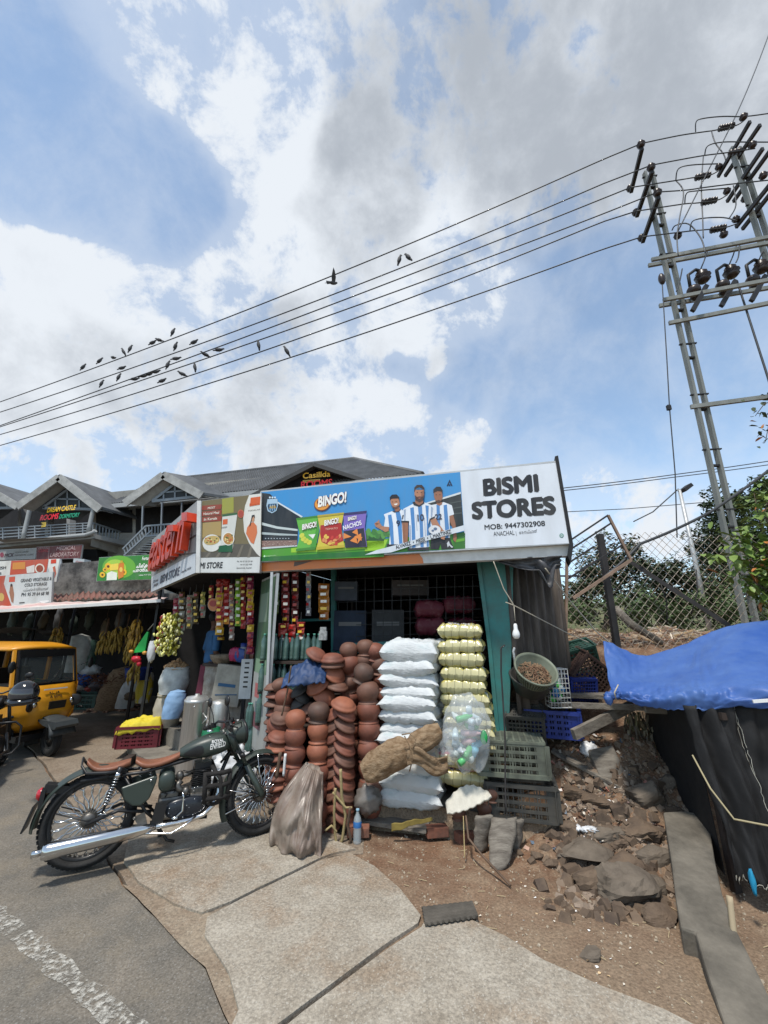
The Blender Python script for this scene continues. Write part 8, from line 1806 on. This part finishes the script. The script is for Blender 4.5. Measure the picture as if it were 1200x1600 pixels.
# sacks, crates and produce on the ground
def tall_sack(name,label,px,py,D,w,h,mat,seed,lean=0,open_=None,cat='sack'):
    t=thing(name,label,cat,P(px,py,D));mb=MB()
    def f(u,v):
        a=2*math.pi*u;r0_=w/2*(.88+.18*math.sin(3.1*v))*(1 if v<.93 else.92);k=1+.08*noise.noise(Vector((math.cos(a)*1.5,math.sin(a)*1.5,v*3+seed)))+.04*noise.noise(Vector((math.cos(a)*4,math.sin(a)*4,v*7+seed)));return Vector((r0_*k*math.cos(a)+lean*v,r0_*k*.8*math.sin(a),h*v))
    mb.grid(30,20,f,True,True)
    if not open_:mb.add([f(k/14,1)for k in range(14)]+[Vector((lean,0,h*1.08))],[(k,(k+1)%14,14)for k in range(14)],True)
    mb.build('bag',mat,t)
    if open_:
        mb=MB();mb.tube([f(k/20,1)for k in range(20)],.018,6,closed=True);mb.build('rolled_rim',mat,t);mb=MB();r_=random.Random(seed)
        for k in range(160):a=r_.uniform(0,6.28);rr=w*.43*r_.random()**.5;mb.ball((rr*math.cos(a)+lean,rr*.8*math.sin(a),h+.0+.12*(1-rr/w/.45)+r_.uniform(0,.015)),(.028,.016,.014),6,4,Euler((r_.random(),r_.random(),r_.random()*6)).to_matrix())
        mb.ball((lean,0,h-.03),(w*.43,w*.34,.12),16,8);mb.build('contents',open_,t)
    return t
m_ginger=M('pale_ginger',(.42,.27,.14),.8,n=12,col2=(.28,.16,.08));m_bsack=M('sky_blue_bag',(.27,.42,.62),.5,n=7,col2=(.20,.34,.54),bump=.4,bscale=14);m_cream=M('cream_woven_bag',(.42,.38,.30),.7,n=8,amt=.25)
m_wsack2=M('printed_white_bag',(.50,.52,.50),.5,n=9,amt=.3)
tall_sack('ginger_sack','open white sack of ginger, upper one beside the shopkeeper',268,1084,6.9,.42,.38,m_wsack2,1,.03,m_ginger);tall_sack('grain_sack','cream open sack under the ginger sack',258,1135,7.1,.40,.45,m_cream,2,0,M('pale_grain',(.45,.38,.22),.9,n=12,amt=.3));
tall_sack('blue_bag','sky blue plastic bag leaning before the cream sack',266,1122,6.6,.28,.36,m_bsack,3,.06)
tall_sack('jute_sack','leaning brown jute sack behind the heap of tubers',168,1108,9.6,.62,.80,m_jute,4,.25);tall_sack('printed_bag','grey printed plastic sack right of the brown jute sack',194,1106,9.2,.40,.52,m_wsack2,5,.12);tall_sack('yellow_bag','bright yellow and white printed bag near the store pillar',222,1098,8.9,.30,.55,M('yellow_print_bag',(.48,.36,.03),.45,n=5,col2=(.45,.43,.38),lo=.52,hi=.56),6,0)
tall_sack('plastic_sack','grey-white plastic sack standing behind the yellow three-wheeler',115,1050,9.6,.50,.75,m_wsack2,7,0);tall_sack('plastic_sack','dull green plastic sack beside the grey-white one',132,1050,9.7,.34,.66,M('dull_green_film',(.08,.15,.12),.4,n=7,amt=.4),8,0)
mb=MB();c=G(178,1108,.04);r_=random.Random(9);m_tub=M('reddish_tuber',(.20,.09,.055),.8,n=9,col2=(.33,.19,.12));
for k in range(170):
    p=Vector((c.x+r_.gauss(0,.24),c.y+r_.gauss(0,.22),0));d_=((p.x-c.x)**2+(p.y-c.y)**2)**.5;a=r_.uniform(0,3.14);v_=Vector((math.cos(a),math.sin(a),r_.uniform(-.2,.2)))*.08;q_=p+Vector((0,0,.05+max(0,.22-d_*.5)*r_.random()));mb.tube([q_-v_,q_-v_*.3,q_+v_*.5,q_+v_],[.008,.03,.026,.006],7)
tag(mb.build('tuber_heap',m_tub,keep=True),'heap of reddish tubers spilled on the pavement','vegetables',kind='stuff')
mb=MB();r_=random.Random(19);c=P(165,1062,9.5)
for k in range(220):a=c+Vector((r_.gauss(0,.28),r_.gauss(0,.12),r_.gauss(0,.06)));mb.tube([a,a+Vector((r_.uniform(-.12,.12),r_.uniform(-.05,.05),r_.uniform(-.05,.08)))],.010,4)
tag(mb.build('dry_roots',M('reddish_brown_root',(.15,.06,.035),.9,n=6,amt=.4),keep=True),'tangle of reddish brown roots on top of the jute sack','roots',kind='stuff')
crate('dark green crate of vegetables behind the yellow three-wheeler',G(134,1106,.04),.05,.72,.5,.34,m_dgcr,nh=3,nv=6,group='crates on the pavement by the stalls')
for i,(x,y,c_,r1,lb)in enumerate(((124,1072,(.55,.56,.55),.14,'white paper bundle on the dark green crate'),(140,1076,(.35,.04,.03),.09,'red bag on the dark green crate'),(134,1062,(.02,.10,.40),.22,'bright blue plastic bag behind the dark green crate'),(142,1048,(.45,.47,.48),.2,'white and blue sheet heaped above the dark green crate'),(158,1068,(.08,.07,.08),.24,'dark plastic bag beside the blue one'),(205,1088,(.14,.10,.06),.13,'string bag of onions before the printed sack'))):
    mb=MB();mb.ball(P(x,y,9.6 if i!=5 else 8.9),(r1,r1*.7,r1*.6),22,14,nz=.5,nf=3.2,seed=i);tag(mb.build('bundle',M(f'bundle_tone_{i}',c_,.5,n=7,amt=.3)),lb,'bundle')
rc=G(222,1152,.17);rc=P(220,1157,7.0);crate('maroon crate with a yellow cloth inside, at the step edge',(rc.x,rc.y,.17),R(14),.56,.40,.30,m_mcr,nh=5,nv=6,group='crates on the pavement by the stalls')
mb=MB()
def yc(u,v):x=(u-.5)*.62;y=(v-.5)*.46;q_=Vector((u*4,v*4,1));e=max(abs(u-.5),abs(v-.5))*2;z=.36+.06*noise.noise(q_)+.03*noise.noise(q_*3)-(.13*max(0,e-.84)/.16)+.06*u;r=Matrix.Rotation(R(14),3,'Z')@Vector((x,y,z));return Vector((rc.x,rc.y,.14))+r
mb.grid(36,30,yc);o=mb.build('yellow_cloth',M('yellow_cloth',(.62,.50,.03),.7,n=6,amt=.15,bump=.4,bscale=12));o.modifiers.new('t','SOLIDIFY').thickness=.006;tag(o,'bright yellow cloth heaped over the maroon crate','cloth')
block('wooden_stool','small dark block holding up the maroon crate at the step','block',G(195,1196,.08),(.10,.5,.16),(0,0,.2),m_shelf)
mb=MB();mb.lathe([(0,0),(.2,0),(.24,.22),(.22,.22),(.18,.02),(0,.02)],24,P(214,1062,8.6));tag(mb.build('blue_tub',M('dark_blue_tub',(.01,.03,.16),.5)),'dark blue round tub under the bananas','tub')
# steel drum
t=thing('steel_container','tall brushed steel water container standing on the step behind the motorcycle','container',P(303,1166,6.0));c=P(297,1182,5.6);zt=P(297,1092,5.6).z;c=Vector((c.x,c.y,.2));m_ss=M('brushed_steel',(.58,.58,.56),.35,.65,n=6,amt=.25,stretch=(8,8,.5))
mb=MB();mb.lathe([(0,0),(.135,0),(.14,.01),(.14,zt-.24),(.145,zt-.235),(.145,zt-.2),(.135,zt-.2),(.12,zt-.17),(.03,zt-.16),(.025,zt-.14),(0,zt-.14)],36,c);mb.build('drum',m_ss,t,True);mb=MB();mb.tube([c+Vector((.13,-.08,zt-.35)),c+Vector((.2,-.12,zt-.4)),c+Vector((.15,-.12,zt-.46))],.009,6);mb.ball(c+Vector((.04,-.14,zt-.27)),.012,8,6);mb.build('handle',m_ss,t,True)
t=thing('steel_container','shorter dull steel container just right of the tall one','container',P(325,1166,5.9));c2=c+Vector((.25,.12,0));mb=MB();mb.lathe([(0,0),(.11,0),(.115,zt-.28),(.10,zt-.24),(0,zt-.22)],30,c2);mb.build('drum',m_ss,t,True)
# bottles in packs, bags under the counter
m_clr=M('clear_bottle_plastic',(.42,.43,.42),.15,spec=.7,n=9,amt=.4);m_rdr=M('red_drink',(.42,.05,.03),.2,n=9,amt=.2);m_gcap=M('white_cap',(.5,.5,.5),.4)
sb0=bottle('drink_bottle',m_clr,m_gcap,.24,.036);first=True
for row in range(2):
    for k in range(7):
        p=P(326+k*6,1128,5.9+row*.1);loc=Vector((p.x,p.y,.46));lb=f'clear bottle under the counter, {("front", "back")[row]} row, {ordn[k] if k else "first"} from the left'
        if first:sb0.location=loc;sb0['label']=lb;sb0['group']='bottles packed under the counter';first=False
        else:dup(sb0,loc,0,lb,'bottles packed under the counter')
rb0=bottle('drink_bottle',m_rdr,m_gcap,.28,.036);first=True
for k in range(4):
    p=P(365+k*6.5,1128,5.7);loc=Vector((p.x,p.y,.48));lb=f'red drink bottle near the green panel, {("first", "second", "third", "fourth")[k]} from the left'
    if first:rb0.location=loc;rb0['label']=lb;rb0['group']='red drink bottles';first=False
    else:dup(rb0,loc,0,lb,'red drink bottles')
gb0=None
for k in range(6):
    p=P(388+(k%2)*5,1185-16*k,5.45);loc=Vector((p.x,p.y,.2+.2*(k//2)*1.3));lb=f'green-capped water bottle stacked against the panel edge, {("lowest", "second", "third", "fourth", "fifth", "topmost")[k]}'
    if gb0 is None:gb0=bottle('drink_bottle',m_pet,m_cap,.27,.036);gb0.location=loc;gb0['label']=lb;gb0['group']='water bottles by the panel edge'
    else:dup(gb0,loc,0,lb,'water bottles by the panel edge')
for i,(x,y,D,r1,lb)in enumerate(((345,1172,5.5,.13,'knotted white bag left in the heap behind the headlamp'),(362,1168,5.4,.12,'knotted white bag in the middle of the heap'),(372,1196,5.2,.15,'large white bag below the headlamp'),(385,1222,5.0,.13,'lowest white bag at the foot of the poster panel'),(352,1200,5.4,.14,'white bag half hidden by the fork of the motorcycle'),(335,1215,5.4,.13,'pale bag on the step behind the engine'))):
    mb=MB();c=P(x,y,D);mb.ball(c,(r1,r1*.8,r1),26,18,nz=.5,nf=2.8,seed=i+30);mb.ball(c+Vector((.02,0,r1*1.05)),(r1*.22,r1*.2,r1*.4),10,8,nz=.6,nf=5);tag(mb.build('plastic_bag',m_wbag),lb,'bag','white plastic bags heaped at the corner store')
mb=MB();mb.ball(P(330,1150,5.5),(.12,.1,.11),20,12,nz=.35,nf=3);tag(mb.build('green_bag',M('deep_green_bag',(.01,.14,.06),.45)),'deep green plastic bag behind the handlebar','bag')
# things hanging dimly in the banana stalls
r_=random.Random(90)
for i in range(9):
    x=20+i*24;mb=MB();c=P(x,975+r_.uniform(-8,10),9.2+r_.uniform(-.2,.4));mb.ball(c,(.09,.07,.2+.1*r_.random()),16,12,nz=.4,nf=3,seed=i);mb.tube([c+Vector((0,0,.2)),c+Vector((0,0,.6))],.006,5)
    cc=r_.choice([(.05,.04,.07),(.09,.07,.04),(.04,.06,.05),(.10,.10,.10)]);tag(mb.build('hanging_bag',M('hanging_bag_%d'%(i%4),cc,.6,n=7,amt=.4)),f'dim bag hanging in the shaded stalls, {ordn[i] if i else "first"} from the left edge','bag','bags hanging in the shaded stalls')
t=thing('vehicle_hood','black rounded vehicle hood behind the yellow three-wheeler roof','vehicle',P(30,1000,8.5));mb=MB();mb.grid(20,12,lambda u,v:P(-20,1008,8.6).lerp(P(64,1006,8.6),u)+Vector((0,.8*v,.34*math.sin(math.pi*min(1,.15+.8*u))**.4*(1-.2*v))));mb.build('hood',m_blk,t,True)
print('objects',len(bpy.data.objects))
